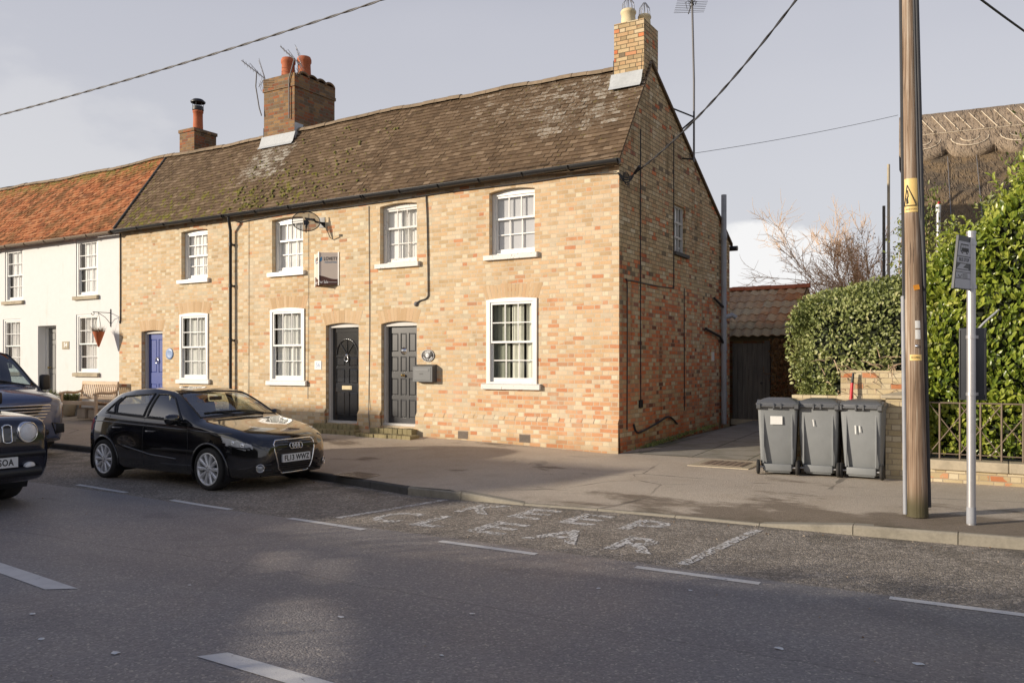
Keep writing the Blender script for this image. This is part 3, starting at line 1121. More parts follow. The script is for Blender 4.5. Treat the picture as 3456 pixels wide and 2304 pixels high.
o = st.build('gravel', [M['stone'], M['deadleaf'], M['plate']])
o['kind'] = 'stuff'
o['label'] = 'loose grit and leaf scraps scattered along the kerb'

# drain grate in the pavement edge
gp = onroad(1213, 1606, .11)
t = thing('drain_grate', 'rusty rectangular drain grate set in the pavement edge by the black hatchback', 'drain grate', (gp.x, gp.y, z_pave(gp.x, gp.y)), -.12)
b = MB()
for sx in (-1, 1):
    b.bx(sx * .30 - .03, sx * .30 + .03, -.22, .22, 0, .014)
    b.bx(-.27, .27, sx * .19 - .03, sx * .19 + .03, 0, .0138)
b.build('frame', M['iron'], t)
b = MB()
for i in range(9):
    b.bx(-.25 + i * .0625 - .018, -.25 + i * .0625 + .018, -.16, .16, 0, .011)
b.bx(-.27, .27, -.16, .16, .001, .004)
b.build('grating', M['iron'], t)
t = thing('manhole_cover', 'square rusty inspection cover in a concrete surround beside the bins', 'manhole cover', (-3.72, 12.62, z_pave(-3.72, 12.62)), 0)
b = MB()
b.bx(-.46, .46, -.46, .46, .0, .012)
b.build('surround', M['coping'], t)
b = MB()
b.bx(-.32, .32, -.30, .30, .008, .018)
for i in range(6):
    for j in range(6):
        b.bx(-.27 + i * .105 - .03, -.27 + i * .105 + .03, -.25 + j * .1 - .03, -.25 + j * .1 + .03, .018, .022)
b.build('cover', M['iron'], t)
# ------------------------------------------------------------- the terrace
TAN = 1.41
Y_EAVE, Z_EAVE = 13.0, 5.06
Y_RIDGE = 14.59
Z_RIDGE = Z_EAVE + TAN * (Y_RIDGE - Y_EAVE)      # 7.30
TANB = .528
Y_BACK = 19.72


def roof_z(y):
    return Z_EAVE + TAN * (y - Y_EAVE) if y < Y_RIDGE else Z_RIDGE - TANB * (y - Y_RIDGE)


def op(x0, x1, z0, z1, rise=0.0, depth=.11):
    return dict(x0=x0, x1=x1, z0=z0, z1=z1, rise=rise, depth=depth)


def head(o, x):
    w = (o['x1'] - o['x0']) / 2
    c = (o['x0'] + o['x1']) / 2
    return o['z1'] + o['rise'] * (1 - ((x - c) / w) ** 2)


def wall_front(mb, x0, x1, z0, z1, Y, ops, mi=0, mr=0):
    xs = {x0, x1}
    for o in ops:
        for k in range(7):
            xs.add(round(lerp(o['x0'], o['x1'], k / 6), 4))
    xs = sorted(xs)
    for a, b in zip(xs, xs[1:]):
        mid = (a + b) / 2
        hit = sorted([o for o in ops if o['x0'] < mid < o['x1']], key=lambda o: o['z0'])
        za, zb = z0, z0
        for o in hit:
            if o['z0'] > za + 1e-4:
                mb.quad((a, Y, za), (b, Y, zb), (b, Y, o['z0']), (a, Y, o['z0']), mi)
            za, zb = head(o, a), head(o, b)
        if z1 > za + 1e-4:
            mb.quad((a, Y, za), (b, Y, zb), (b, Y, z1), (a, Y, z1), mi)
    for o in ops:
        D = Y + o['depth']
        q0, q1, c0, c1 = o['x0'], o['x1'], o['z0'], o['z1']
        mb.quad((q0, Y, c0), (q0, Y, c1), (q0, D, c1), (q0, D, c0), mr)
        mb.quad((q1, Y, c0), (q1, D, c0), (q1, D, c1), (q1, Y, c1), mr)
        mb.quad((q0, Y, c0), (q0, D, c0), (q1, D, c0), (q1, Y, c0), mr)
        for k in range(6):
            a, b = lerp(q0, q1, k / 6), lerp(q0, q1, (k + 1) / 6)
            mb.quad((a, Y, head(o, a)), (b, Y, head(o, b)), (b, D, head(o, b)), (a, D, head(o, a)), mr)


def arch_bricks(o, Y, parent, h=.27):
    """ring of rubbed bricks over an opening, a few mm proud of the wall"""
    mb = MB()
    c = (o['x0'] + o['x1']) / 2
    w = o['x1'] - o['x0']
    n = int(round((w + .12) / .077))
    for i in range(n):
        t0, t1 = i / n + .004, (i + 1) / n - .004
        xa, xb = lerp(o['x0'] - .02, o['x1'] + .02, t0), lerp(o['x0'] - .02, o['x1'] + .02, t1)
        xc, xd = lerp(o['x0'] - .11, o['x1'] + .11, t0), lerp(o['x0'] - .11, o['x1'] + .11, t1)
        za, zb = head(o, min(max(xa, o['x0']), o['x1'])) + .004, head(o, min(max(xb, o['x0']), o['x1'])) + .004
        hh = h + R.uniform(-.03, .006)
        pr = R.uniform(.001, .003)
        p = [(xa, Y - pr, za), (xb, Y - pr, zb), (xd, Y - pr, zb + hh), (xc, Y - pr, za + hh)]
        mb.add(p + [(q[0], Y + .01, q[2]) for q in p], [(0, 1, 2, 3), (1, 0, 4, 5), (2, 1, 5, 6), (3, 2, 6, 7), (0, 3, 7, 4)], 0)
    return mb.build('brick_arch', M['arch'], parent, True)


def curtain_mb(x0, x1, z0, z1, Y, amp=.02, freq=16, seed=0):
    mb = MB()
    n = max(6, int((x1 - x0) * 70))
    rows = []
    for z in (z0, lerp(z0, z1, .5), z1):
        rows.append([(lerp(x0, x1, i / n), Y + amp * sin(freq * 2 * pi * lerp(x0, x1, i / n) * .35 + 1.6 * sin(lerp(x0, x1, i / n) * 9 + seed)) + amp * .5 * sin(47 * lerp(x0, x1, i / n)), z) for i in range(n + 1)])
    mb.grid(rows)
    return mb


def sash_window(house, o, Y, style, curtains, glass='glass', sill=True, proud=0.0, cols=3, rows=(2, 2), meet=.5, mat='white', sillmat='white', sill_over=.09, frame_w=.055):
    """box sash window filling the opening o; face of the box frame at Y + o['depth'] - proud"""
    x0, x1, z0, z1 = o['x0'], o['x1'], o['z0'], o['z1']
    yf = Y + o['depth'] - proud
    fr = MB()
    fw = frame_w
    fr.bx(x0 + .002, x0 + fw, yf, yf + .10, z0, z1)
    fr.bx(x1 - fw, x1 - .002, yf, yf + .10, z0, z1)
    fr.bx(x0 + fw, x1 - fw, yf + .001, yf + .10, z0, z0 + .035)
    # head follows the arch
    N = 8
    for k in range(N):
        a, b = lerp(x0 + .002, x1 - .002, k / N), lerp(x0 + .002, x1 - .002, (k + 1) / N)
        ha, hb = head(o, a) - .003, head(o, b) - .003
        zz = z1 - .055
        p = [(a, yf - .001, zz), (b, yf - .001, zz), (b, yf - .001, hb), (a, yf - .001, ha)]
        fr.add(p + [(q[0], yf + .10, q[2]) for q in p], [(0, 1, 2, 3), (1, 0, 4, 5), (3, 2, 6, 7)], 0)
    win = fr.build('window', M[mat], house, True, bevel=.004)
    # the two sashes
    gx0, gx1 = x0 + fw, x1 - fw
    gz0, gz1 = z0 + .035, z1 - .055
    zm = lerp(gz0, gz1, meet)
    sh = MB()
    panes = MB()
    for (a, b, dy, nr, bot) in ((zm - .02, gz1, .018, rows[0], .04), (gz0, zm + .02, .055, rows[1], .075)):
        y = yf + dy
        st = .038
        sh.bx(gx0 + .001, gx0 + st, y, y + .034, a, b)
        sh.bx(gx1 - st, gx1 - .001, y, y + .034, a, b)
        sh.bx(gx0 + st, gx1 - st, y + .001, y + .034, a, a + bot)
        sh.bx(gx0 + st, gx1 - st, y + .001, y + .034, b - .04, b)
        for i in range(1, cols):
            xx = lerp(gx0 + st, gx1 - st, i / cols)
            sh.bx(xx - .010, xx + .010, y + .004, y + .03, a + bot, b - .04)
        for i in range(1, nr):
            zz = lerp(a + bot, b - .04, i / nr)
            sh.bx(gx0 + st, gx1 - st, y + .006, y + .029, zz - .010, zz + .010)
        for i in range(cols):
            for j in range(nr):
                pa, pb = lerp(gx0 + st, gx1 - st, i / cols) + .01, lerp(gx0 + st, gx1 - st, (i + 1) / cols) - .01
                qa, qb = lerp(a + bot, b - .04, j / nr) + .01, lerp(a + bot, b - .04, (j + 1) / nr) - .01
                t = [R.uniform(-.0012, .0012) for _ in range(4)]
                panes.quad((pa, y + .02 + t[0], qa), (pb, y + .02 + t[1], qa), (pb, y + .02 + t[2], qb), (pa, y + .02 + t[3], qb))
    sh.build('sash', M[mat], win, True, bevel=.003)
    panes.build('pane', M[glass], win, True)
    if sill:
        s = MB()
        s.bx(x0 - sill_over, x1 + sill_over * .9, Y - .075, yf + .02, z0 - .105, z0 - .012)
        s.quad((x0 - sill_over, Y - .075, z0 - .0118), (x1 + sill_over * .9, Y - .075, z0 - .0118), (x1 + sill_over * .9, yf + .02, z0 + .004), (x0 - sill_over, yf + .02, z0 + .004))
        s.build('sill', M[sillmat], win, True, bevel=.006)
    yb = yf + .16
    for c in curtains:
        kind, fa, fb = c[0], c[1], c[2]
        ca, cb = lerp(gx0, gx1, fa), lerp(gx0, gx1, fb)
        za = lerp(gz0, gz1, c[3] if len(c) > 3 else 0)
        if kind in ('blind', 'greyblind'):
            yq = yf + .105
            m_ = MB().quad((ca, yq, za), (cb, yq, za), (cb, yq, gz1 + .03), (ca, yq, gz1 + .03))
            m_.build('blind', M[kind], win, True)
        else:
            curtain_mb(ca, cb, za - .02, gz1 + .03, yb - .01, .022, 16, ca * 7).build('curtain', M[kind], win, True)
    return win


def panel_door(house, o, Y, mat, panels, frame_mat='offwhite', leaf_dy=.08, frame_w=.06, fan=False, knob='right', letter=None, knocker=None, threshold=.05):
    x0, x1, z0, z1 = o['x0'], o['x1'], o['z0'], o['z1']
    yf = Y + o['depth']
    fr = MB()
    fr.bx(x0 + .002, x0 + frame_w, yf, yf + .11, z0, z1)
    fr.bx(x1 - frame_w, x1 - .002, yf, yf + .11, z0, z1)
    for k in range(8):
        a, b = lerp(x0 + .002, x1 - .002, k / 8), lerp(x0 + .002, x1 - .002, (k + 1) / 8)
        zz = z1 - .05
        p = [(a, yf - .001, zz), (b, yf - .001, zz), (b, yf - .001, head(o, b) - .003), (a, yf - .001, head(o, a) - .003)]
        fr.add(p + [(q[0], yf + .11, q[2]) for q in p], [(0, 1, 2, 3), (1, 0, 4, 5)], 0)
    fr.bx(x0 + .0, x1 - .0, yf - .03, yf + .12, z0 - .001, z0 + threshold)
    ly = yf + leaf_dy
    a0, a1, b0, b1 = x0 + frame_w, x1 - frame_w, z0 + threshold, z1 - .05
    lf = MB()
    lf.bx(a0 + .002, a1 - .002, ly + .012, ly + .05, b0 + .002, b1)
    w, h = a1 - a0, b1 - b0
    # stiles and rails: everything that is not a panel stands 12 mm proud; panels are raised fields
    xs = sorted({0, 1} | {p[0] for p in panels} | {p[1] for p in panels})
    zs = sorted({0, 1} | {p[2] for p in panels} | {p[3] for p in panels})
    for i in range(len(xs) - 1):
        for j in range(len(zs) - 1):
            cx, cz = (xs[i] + xs[i + 1]) / 2, (zs[j] + zs[j + 1]) / 2
            if not any(p[0] < cx < p[1] and p[2] < cz < p[3] for p in panels):
                lf.bx(a0 + .0015 + xs[i] * (w - .003), a0 + .0015 + xs[i + 1] * (w - .003), ly, ly + .013, b0 + .003 + zs[j] * (h - .003), b0 + .003 + zs[j + 1] * (h - .003))
    for p in panels:
        if p[3] - p[2] < .01:
            continue
        pa, pb, qa, qb = a0 + p[0] * w, a0 + p[1] * w, b0 + p[2] * h, b0 + p[3] * h
        if len(p) > 4:
            continue
        e, s = .012, .030
        v = [(pa + e, ly + .0115, qa + e), (pb - e, ly + .0115, qa + e), (pb - e, ly + .0115, qb - e), (pa + e, ly + .0115, qb - e),
             (pa + s, ly + .001, qa + s), (pb - s, ly + .001, qa + s), (pb - s, ly + .001, qb - s), (pa + s, ly + .001, qb - s)]
        lf.add(v, [(0, 1, 5, 4), (1, 2, 6, 5), (2, 3, 7, 6), (3, 0, 4, 7), (4, 5, 6, 7)])
    door = lf.build('door', M[mat], house, True)
    fr.build('door_frame', M[frame_mat], door, True, bevel=.004)
    if fan:
        p = panels[0]
        pa, pb, qa, qb = a0 + p[0] * w, a0 + p[1] * w, b0 + p[2] * h, b0 + p[3] * h
        cx, rad = (pa + pb) / 2, (pb - pa) / 2 - .01
        f = MB()
        arc = [(cx + rad * cos(t), ly + .004, qa + .02 + rad * 1.12 * sin(t)) for t in [pi * k / 14 for k in range(15)]]
        f.tube(arc, .014, 6)
        for t in (pi * .27, pi * .5, pi * .73):
            f.tube([(cx, ly + .004, qa + .02), (cx + rad * cos(t), ly + .004, qa + .02 + rad * 1.12 * sin(t))], .011, 6)
        f.build('fanlight', M[mat], door, True)
        gl = MB()
        pts = [(cx, ly + .0105, qa + .02)] + [(q[0], ly + .0105, q[2]) for q in arc]
        gl.add(pts, [(0, i, i + 1) for i in range(1, len(pts) - 1)])
        gl.build('pane', M['mirrorglass'], door, True)
    if knob:
        kx, kz = knob
        k = MB()
        k.lathe([(0.001, .075), (.022, .07), (.030, .055), (.024, .04), (.012, .03), (.012, .01), (.028, .004), (.028, 0)], facing((a0 + kx * w, ly, b0 + kz * h), (0, -1, 0)), 14)
        k.build('handle', M['brass'], door, True)
    if letter:
        lx, lz = letter
        c = MB()
        cx, cz = a0 + lx * w, b0 + lz * h
        c.bx(cx - .135, cx + .135, ly - .010, ly + .002, cz - .042, cz + .042)
        c.bx(cx - .105, cx + .105, ly - .016, ly - .0095, cz - .026, cz + .026)
        c.build('letter_plate', M['creampot'], door, True, bevel=.003)
    if knocker:
        nx, nz, kind = knocker
        cx, cz = a0 + nx * w, b0 + nz * h
        c = MB()
        if kind == 'ring':
            c.tube([(cx + .055 * sin(t), ly - .03, cz - .055 * cos(t) + .02) for t in [2 * pi * k / 14 for k in range(15)]], .010, 6)
            c.lathe([(.001, .05), (.035, .04), (.04, .0)], facing((cx, ly + .002, cz + .09), (0, -1, 0)), 12)
        else:
            c.lathe([(.001, .06), (.03, .055), (.055, .035), (.062, .02), (.075, .012), (.08, 0)], facing((cx, ly + .004, cz), (0, -1, 0)), 18)
        c.build('knocker', M['chrome'], door, True)
    return door


def steps(house, x0, x1, z0, z1, n, mat='mossstep', out=.26):
    mb = MB()
    for k in range(n):
        zt = lerp(z1, z0, k / n)
        ext = k * .16
        nb = int((x1 - x0 + 2 * ext) / .115)
        for i in range(nb):
            a, b = lerp(x0 - ext, x1 + ext, i / nb) + .004, lerp(x0 - ext, x1 + ext, (i + 1) / nb) - .004
            mb.bx(a, b, YF - out * (k + 1) + R.uniform(-.012, .012) + .02, YF + .1 - k * .27, zt - .16, zt - R.uniform(0, .012))
    return mb.build('doorstep', M[mat], house, True, bevel=.008)


def tiles_mb(x0, x1, ya, za, yb, zb, gauge=.102, width=.168, thick=.013, sag=lambda x: 0, rough=1.0):
    """overlapping plain tiles laid from the eave (ya, za) up to (yb, zb)"""
    mb = MB()
    L = sqrt((yb - ya) ** 2 + (zb - za) ** 2)
    uy, uz = (yb - ya) / L, (zb - za) / L
    ny, nz = -uz, uy
    n = int(L / gauge)
    g_ = L / n
    for c in range(n):
        off = (width / 2 if c % 2 else 0)
        x = x0 - off
        wob = R.uniform(-.003, .003) * rough
        while x < x1 - .01:
            a, b = max(x, x0), min(x + width, x1)
            if b - a > .02:
                j = R.uniform(-.004, .004) * rough + wob
                s0 = c * g_ - .012 + j
                s1 = (c + 1) * g_ + .02
                lift = .026 + R.uniform(-.003, .005) * rough
                tw = R.uniform(-.004, .004) * rough
                ga = sag((a + b) / 2)

                def P(xx, s, h):
                    return (xx, ya + uy * s + ny * h, za + uz * s + nz * h + ga)
                A, B, C_, D = P(a + .002, s0, lift + tw), P(b - .002, s0, lift - tw), P(b - .002, s1, .004), P(a + .002, s1, .004)
                E, F = P(a + .002, s0, lift + tw - thick - .008), P(b - .002, s0, lift - tw - thick - .008)
                G, H = P(b - .002, s1, -.008), P(a + .002, s1, -.008)
                mb.add([A, B, C_, D, E, F, G, H], [(0, 1, 2, 3), (4, 5, 1, 0), (5, 6, 2, 1), (7, 4, 0, 3)], 0)
            x += width
    return mb


def ridge_mb(x0, x1, y, z, r=.105, L=.33, sag=lambda x: 0):
    mb = MB()
    x = x0
    while x < x1 - .05:
        e = min(x + L, x1)
        lo = R.uniform(-.008, .008)
        rr = r * R.uniform(.95, 1.05)
        rows = []
        for xx in (x + .004, e - .004):
            rows.append([(xx, y - rr * cos(t) * 1.15, z - .05 + lo + rr * sin(t) + sag(xx)) for t in [pi * k / 8 for k in range(9)]])
        mb.grid(rows, 0, True)
        mb.add(rows[0] + rows[1], [tuple(range(9)), tuple(range(17, 8, -1))], 0)
        x = e
    return mb


def gutter(house, x0, x1, z, mat, y=12.945, drop=0.0, name='gutter'):
    mb = MB()
    n = max(2, int((x1 - x0) / .9))
    pr = []
    for i in range(n + 1):
        xx = lerp(x0, x1, i / n)
        zz = z + drop * i / n
        pr.append([(xx, y + .062 * cos(t), zz - .062 * sin(t)) for t in [pi * k / 10 for k in range(11)]] + [(xx, y - .068, zz + .008), (xx, y + .058, zz + .003)])
    mb.grid(pr, 0, True)
    mb.add(pr[-1], [tuple(range(11))])
    mb.add(pr[0], [tuple(range(11))])
    for i in range(n + 1):
        xx = lerp(x0 + .03, x1 - .03, i / n)
        zz = z + drop * i / n
        mb.tube([(xx, y + .075 * cos(t), zz - .070 * sin(t)) for t in [pi * k / 8 for k in range(9)]], .012, 5)
    return mb.build(name, M[mat], house, True)


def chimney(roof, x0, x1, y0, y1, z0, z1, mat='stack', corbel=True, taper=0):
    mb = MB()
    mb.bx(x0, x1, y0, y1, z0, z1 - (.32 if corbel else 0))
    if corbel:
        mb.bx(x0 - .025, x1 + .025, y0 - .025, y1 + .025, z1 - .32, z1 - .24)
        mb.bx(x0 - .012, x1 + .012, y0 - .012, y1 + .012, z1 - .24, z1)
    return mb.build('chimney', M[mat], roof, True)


def pot(ch, x, y, z, r, h, mat, cowl=None):
    mb = MB()
    mb.lathe([(r * 1.15, 0), (r * 1.2, h * .1), (r * 1.0, h * .2), (r * .92, h * .75), (r * 1.05, h * .8), (r * 1.05, h * .9), (r * .9, h), (r * .7, h), (r * .7, h * .6)], Matrix.Translation((x, y, z - .02)), 20)
    p = mb.build('chimney_pot', M[mat], ch, True)
    return p


def flashing(ch, x0, x1, y0, y1):
    """lead apron across the low face of a stack and stepped soakers up its right side"""
    mb = MB()
    zf = roof_z(y0)
    mb.quad((x0 - .05, y0 - .012, zf + .16), (x0 - .05, y0 - .10, zf - .095), (x1 + .05, y0 - .10, zf - .095), (x1 + .05, y0 - .012, zf + .16))
    mb.quad((x0 - .05, y0 - .10, zf - .095), (x0 - .05, y0 - .16, zf - .165), (x1 + .05, y0 - .16, zf - .165), (x1 + .05, y0 - .10, zf - .095))
    mb.xf(Matrix.Translation((0, -.012, .03)))
    for sx, xx in ((-1, x0), (1, x1)):
        for k in range(3):
            ya, yb = lerp(y0, y1, k / 3) - .01, lerp(y0, y1, (k + 1) / 3) + .01
            if ya > Y_RIDGE:
                break
            za = roof_z(min(ya, Y_RIDGE))
            zb = roof_z(min(yb, Y_RIDGE))
            q = xx + sx * .012
            mb.quad((q, ya, za + .02), (q, yb, zb + .02), (q, yb, zb + .15), (q, ya, zb + .15))
    return mb.build('flashing', M['lead'], ch, True)


def plinth(house, x0, x1, doors, ztop=.62, mat='brick'):
    mb = MB()
    cuts = [x0] + [v for d in doors for v in (d['x0'], d['x1'])] + [x1]
    for a, b in zip(cuts[0::2], cuts[1::2]):
        yp = YF - .05
        mb.quad((a, yp, -.3), (b, yp, -.3), (b, yp, ztop), (a, yp, ztop))
        mb.quad((a, YF - .05, -.3), (a, YF - .05, ztop), (a, YF, ztop + .075), (a, YF + .1, -.3))
        mb.quad((b, YF - .05, -.3), (b, YF + .1, -.3), (b, YF, ztop + .075), (b, YF - .05, ztop))
        # chamfered top course of single bricks
        n = max(1, int((b - a) / .225))
        for i in range(n):
            p, q = lerp(a, b, i / n) + .004, lerp(a, b, (i + 1) / n) - .004
            j = R.uniform(-.004, .004)
            v = [(p, yp - .004 + j, ztop), (q, yp - .004 + j, ztop), (q, YF - .002, ztop + .082), (p, YF - .002, ztop + .082), (p, yp + j, ztop - .012), (q, yp + j, ztop - .012)]
            mb.add(v, [(0, 1, 2, 3), (4, 5, 1, 0)], 1)
    return mb.build('plinth', [M[mat], M['brick']], house, True)


SAG = lambda x: .030 * sin((x + 3) * .55) - .012 * sin(x * 1.7) + .008 * sin(x * 4.1)


def cottage(name, label, x0, x1, wins, doors, gable=None, group='brick cottages of the terrace'):
    h = thing(name, label, 'house', ((x0 + x1) / 2, YF, 0), 0, group)
    mb = MB()
    wall_front(mb, x0, x1, -.4, 5.16, YF, wins + doors)
    if gable == 'right':
        # gable wall with one window
        gy0, gy1, gz0, gz1 = 15.86, 16.55, 3.87, 4.86
        ys = [YF, Y_RIDGE, gy0, gy1, Y_BACK]

        def top(y):
            return roof_z(y) - .03
        for a, b in zip(ys, ys[1:]):
            if (a, b) == (gy0, gy1):
                mb.quad((x1, a, -.4), (x1, b, -.4), (x1, b, gz0), (x1, a, gz0), 1)
                mb.add([(x1, a, gz1), (x1, b, gz1), (x1, b, top(b)), (x1, a, top(a))], [(0, 1, 2, 3)], 1)
            else:
                mb.add([(x1, a, -.4), (x1, b, -.4), (x1, b, top(b)), (x1, a, top(a) if a > YF else 5.16)], [(0, 1, 2, 3)], 1)
        d = x1 - .09
        mb.quad((x1, gy0, gz0), (x1, gy0, gz1), (d, gy0, gz1), (d, gy0, gz0), 1)
        mb.quad((x1, gy1, gz0), (d, gy1, gz0), (d, gy1, gz1), (x1, gy1, gz1), 1)
        mb.quad((x1, gy0, gz1), (x1, gy1, gz1), (d, gy1, gz1), (d, gy0, gz1), 1)
        mb.quad((x1, gy0, gz0), (d, gy0, gz0), (d, gy1, gz0), (x1, gy1, gz0), 1)
    mb.quad((x0, Y_BACK, -.4), (x0, Y_BACK, 4.5), (x1, Y_BACK, 4.5), (x1, Y_BACK, -.4), 1)
    mb.add([(x0 + .004, YF, -.4), (x0 + .004, YF, 5.1), (x0 + .004, Y_RIDGE, Z_RIDGE - .06), (x0 + .004, Y_BACK, 4.5), (x0 + .004, Y_BACK, -.4)], [(0, 1, 2, 3, 4)], 1)
    mb.build('wall', [M['brick'], M['gable']], h, True)
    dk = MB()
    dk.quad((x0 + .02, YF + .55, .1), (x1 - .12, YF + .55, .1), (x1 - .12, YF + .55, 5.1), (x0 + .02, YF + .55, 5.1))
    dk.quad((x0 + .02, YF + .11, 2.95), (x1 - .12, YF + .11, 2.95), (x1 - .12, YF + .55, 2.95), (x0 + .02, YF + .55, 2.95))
    dk.build('dark_backing', M['darkroom'], h, True)  # dark sheet behind the windows, its colour stands in for unlit rooms
    return h


def roof_of(h, x0, x1, verge=False, mat='tile', sag=SAG, **kw):
    rb = tiles_mb(x0, x1 + (.05 if verge else 0), Y_EAVE, Z_EAVE, Y_RIDGE, Z_RIDGE, sag=sag, **kw)
    xr = x1 + (.045 if verge else 0)
    # back slope, soffit and verge
    rb.quad((x0, Y_RIDGE, Z_RIDGE), (xr, Y_RIDGE, Z_RIDGE), (xr, Y_BACK + .12, roof_z(Y_BACK + .12)), (x0, Y_BACK + .12, roof_z(Y_BACK + .12)))
    rb.quad((x0, Y_EAVE, Z_EAVE - .02), (x0, YF + .1, Z_EAVE + .02), (xr, YF + .1, Z_EAVE + .02), (xr, Y_EAVE, Z_EAVE - .02))
    if verge:
        for (a, b) in (((Y_EAVE, Z_EAVE), (Y_RIDGE, Z_RIDGE)), ((Y_RIDGE, Z_RIDGE), (Y_BACK + .12, roof_z(Y_BACK + .12)))):
            rb.add([(xr, a[0], a[1] + .012), (xr, b[0], b[1] + .012), (xr, b[0], b[1] - .055), (xr, a[0], a[1] - .055), (x1 - .02, a[0], a[1] - .055), (x1 - .02, b[0], b[1] - .055)],
                   [(0, 1, 2, 3), (3, 2, 5, 4)], 0, .05)
    roof = rb.build('roof', M[mat], h, True)
    return roof


# --- openings
UZ0, UZ1 = 3.69, 4.86
LZ0, LZ1 = 1.285, 2.845
DZ0, DZ1 = .40, 2.46
U1 = op(-17.22, -16.27, UZ0, UZ1 - .02, .03)
U2 = op(-14.12, -13.17, UZ0, UZ1 - .01, .035)
U3 = op(-11.01, -10.07, UZ0, UZ1 - .01, .04)
U4 = op(-8.37, -7.39, UZ0, UZ1 - .01, .05)
L1 = op(-17.26, -16.23, LZ0, LZ1, .035, .03)
L2 = op(-14.16, -13.11, LZ0, LZ1 + .01, .035, .03)
L4 = op(-8.42, -7.33, LZ0, LZ1 + .005, .03, .03)
DA = op(-18.76, -17.93, .40, 2.46, .03, .10)
DB = op(-12.50, -11.58, DZ0, DZ1 + .01, .045, .085)
DC = op(-10.98, -10.07, DZ0, DZ1 + .005, .05, .08)

# --- cottage with the blue door
XA, XB, XC, XD = -19.67, -15.45, -11.28, XG
hA = cottage('brick_cottage', 'buff brick cottage with the bright blue door, beside the white rendered cottage', XA, XB, [U1, L1], [DA])
sash_window(hA, U1, YF, 0, [('blind', 0, 1)], 'mirrorglass')
sash_window(hA, L1, YF, 0, [('net', 0, 1)], 'glass', proud=.06, frame_w=.075)
panel_door(hA, DA, YF, 'bluedoor', [(.12, .45, .07, .36), (.55, .88, .07, .36), (.12, .45, .50, .93), (.55, .88, .50, .93)], leaf_dy=.07, knob=(.9, .45), letter=(.5, .08), knocker=(.5, .64, 'ring'))
arch_bricks(L1, YF, hA)
arch_bricks(DA, YF, hA)
plinth(hA, XA, XB, [DA])
steps(hA, DA['x0'] + .02, DA['x1'] - .02, .24, .40, 1)
rA = roof_of(hA, XA, XB)
ridge_mb(XA, XB, Y_RIDGE, Z_RIDGE, sag=SAG).build('ridge', M['ridgetile'], rA, True)
gutter(hA, XA, XB, 5.055, 'blackmetal', drop=.01)
# verge strip between the orange and the brown tiles
v = MB()
v.tube([(XA + .02, Y_EAVE - .02, Z_EAVE + .05), (XA + .02, Y_RIDGE, Z_RIDGE + .05)], .035, 6)
v.build('verge', M['darkkerb'], rA, True)
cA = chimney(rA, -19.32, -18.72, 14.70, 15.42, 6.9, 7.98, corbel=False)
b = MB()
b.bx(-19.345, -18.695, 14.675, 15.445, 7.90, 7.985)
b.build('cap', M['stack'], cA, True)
pp = MB()
pp.lathe([(.135, 0), (.125, .35), (.125, .52), (.14, .53), (.14, .58), (.10, .58)], Matrix.Translation((-19.02, 15.06, 7.98)), 20)
pA = pp.build('chimney_pot', M['terracotta'], cA, True)
cw = MB()
cw.lathe([(.15, .60), (.15, .62), (.14, .70)], Matrix.Translation((-19.02, 15.06, 7.98)), 20)
for k in range(6):
    a = k * pi / 3
    cw.tube([(-19.02 + .14 * cos(a), 15.06 + .14 * sin(a), 8.66), (-19.02 + .14 * cos(a), 15.06 + .14 * sin(a), 8.80)], .007, 5)
cw.lathe([(.19, .80), (.20, .83), (.13, .89), (.001, .91)], Matrix.Translation((-19.02, 15.06, 7.98)), 20)
cw.build('cowl', M['blackmetal'], pA, True)
# downpipes near the party line
b = MB()
zt = 5.0
b.tube([(-15.30, 12.945, 5.0), (-15.30, 12.96, 4.92), (-15.37, 13.06, 4.72), (-15.37, 13.06, .28)], .036, 10)
for z in (4.4, 3.45, 2.2, 1.05):
    b.tube([(-15.37, 13.06, z - .04), (-15.37, 13.06, z + .04)], .045, 10)
    b.bx(-15.42, -15.32, 13.06, 13.15, z - .015, z + .015)
b.build('downpipe', M['blackmetal'], hA, True)

# --- cottage with the for-sale board
hB = cottage('brick_cottage', 'middle buff brick cottage with the satellite dish and a glossy black door with a fanlight', XB, XC, [U2, L2], [DB])
sash_window(hB, U2, YF, 0, [('blind', 0, 1)], 'mirrorglass', meet=.62, rows=(1, 2))
sash_window(hB, L2, YF, 0, [('net', 0, 1)], 'glass', proud=.06, frame_w=.075)
panel_door(hB, DB, YF, 'glossdoor', [(.12, .88, .70, .95, 'fan'), (.12, .43, .055, .31), (.57, .88, .055, .31), (.12, .43, .40, .56), (.57, .88, .40, .56), (.12, .43, .585, .685), (.57, .88, .585, .685)],
           leaf_dy=.07, fan=True, knob=None, letter=(.5, .355), knocker=(.5, .655, 'ring'))
arch_bricks(L2, YF, hB)
arch_bricks(DB, YF, hB)
plinth(hB, XB, XC, [DB])
steps(hB, DB['x0'] - .2, DB['x1'] + .05, .2, .40, 2, out=.2)
rB = roof_of(hB, XB, XC)
ms = MB()
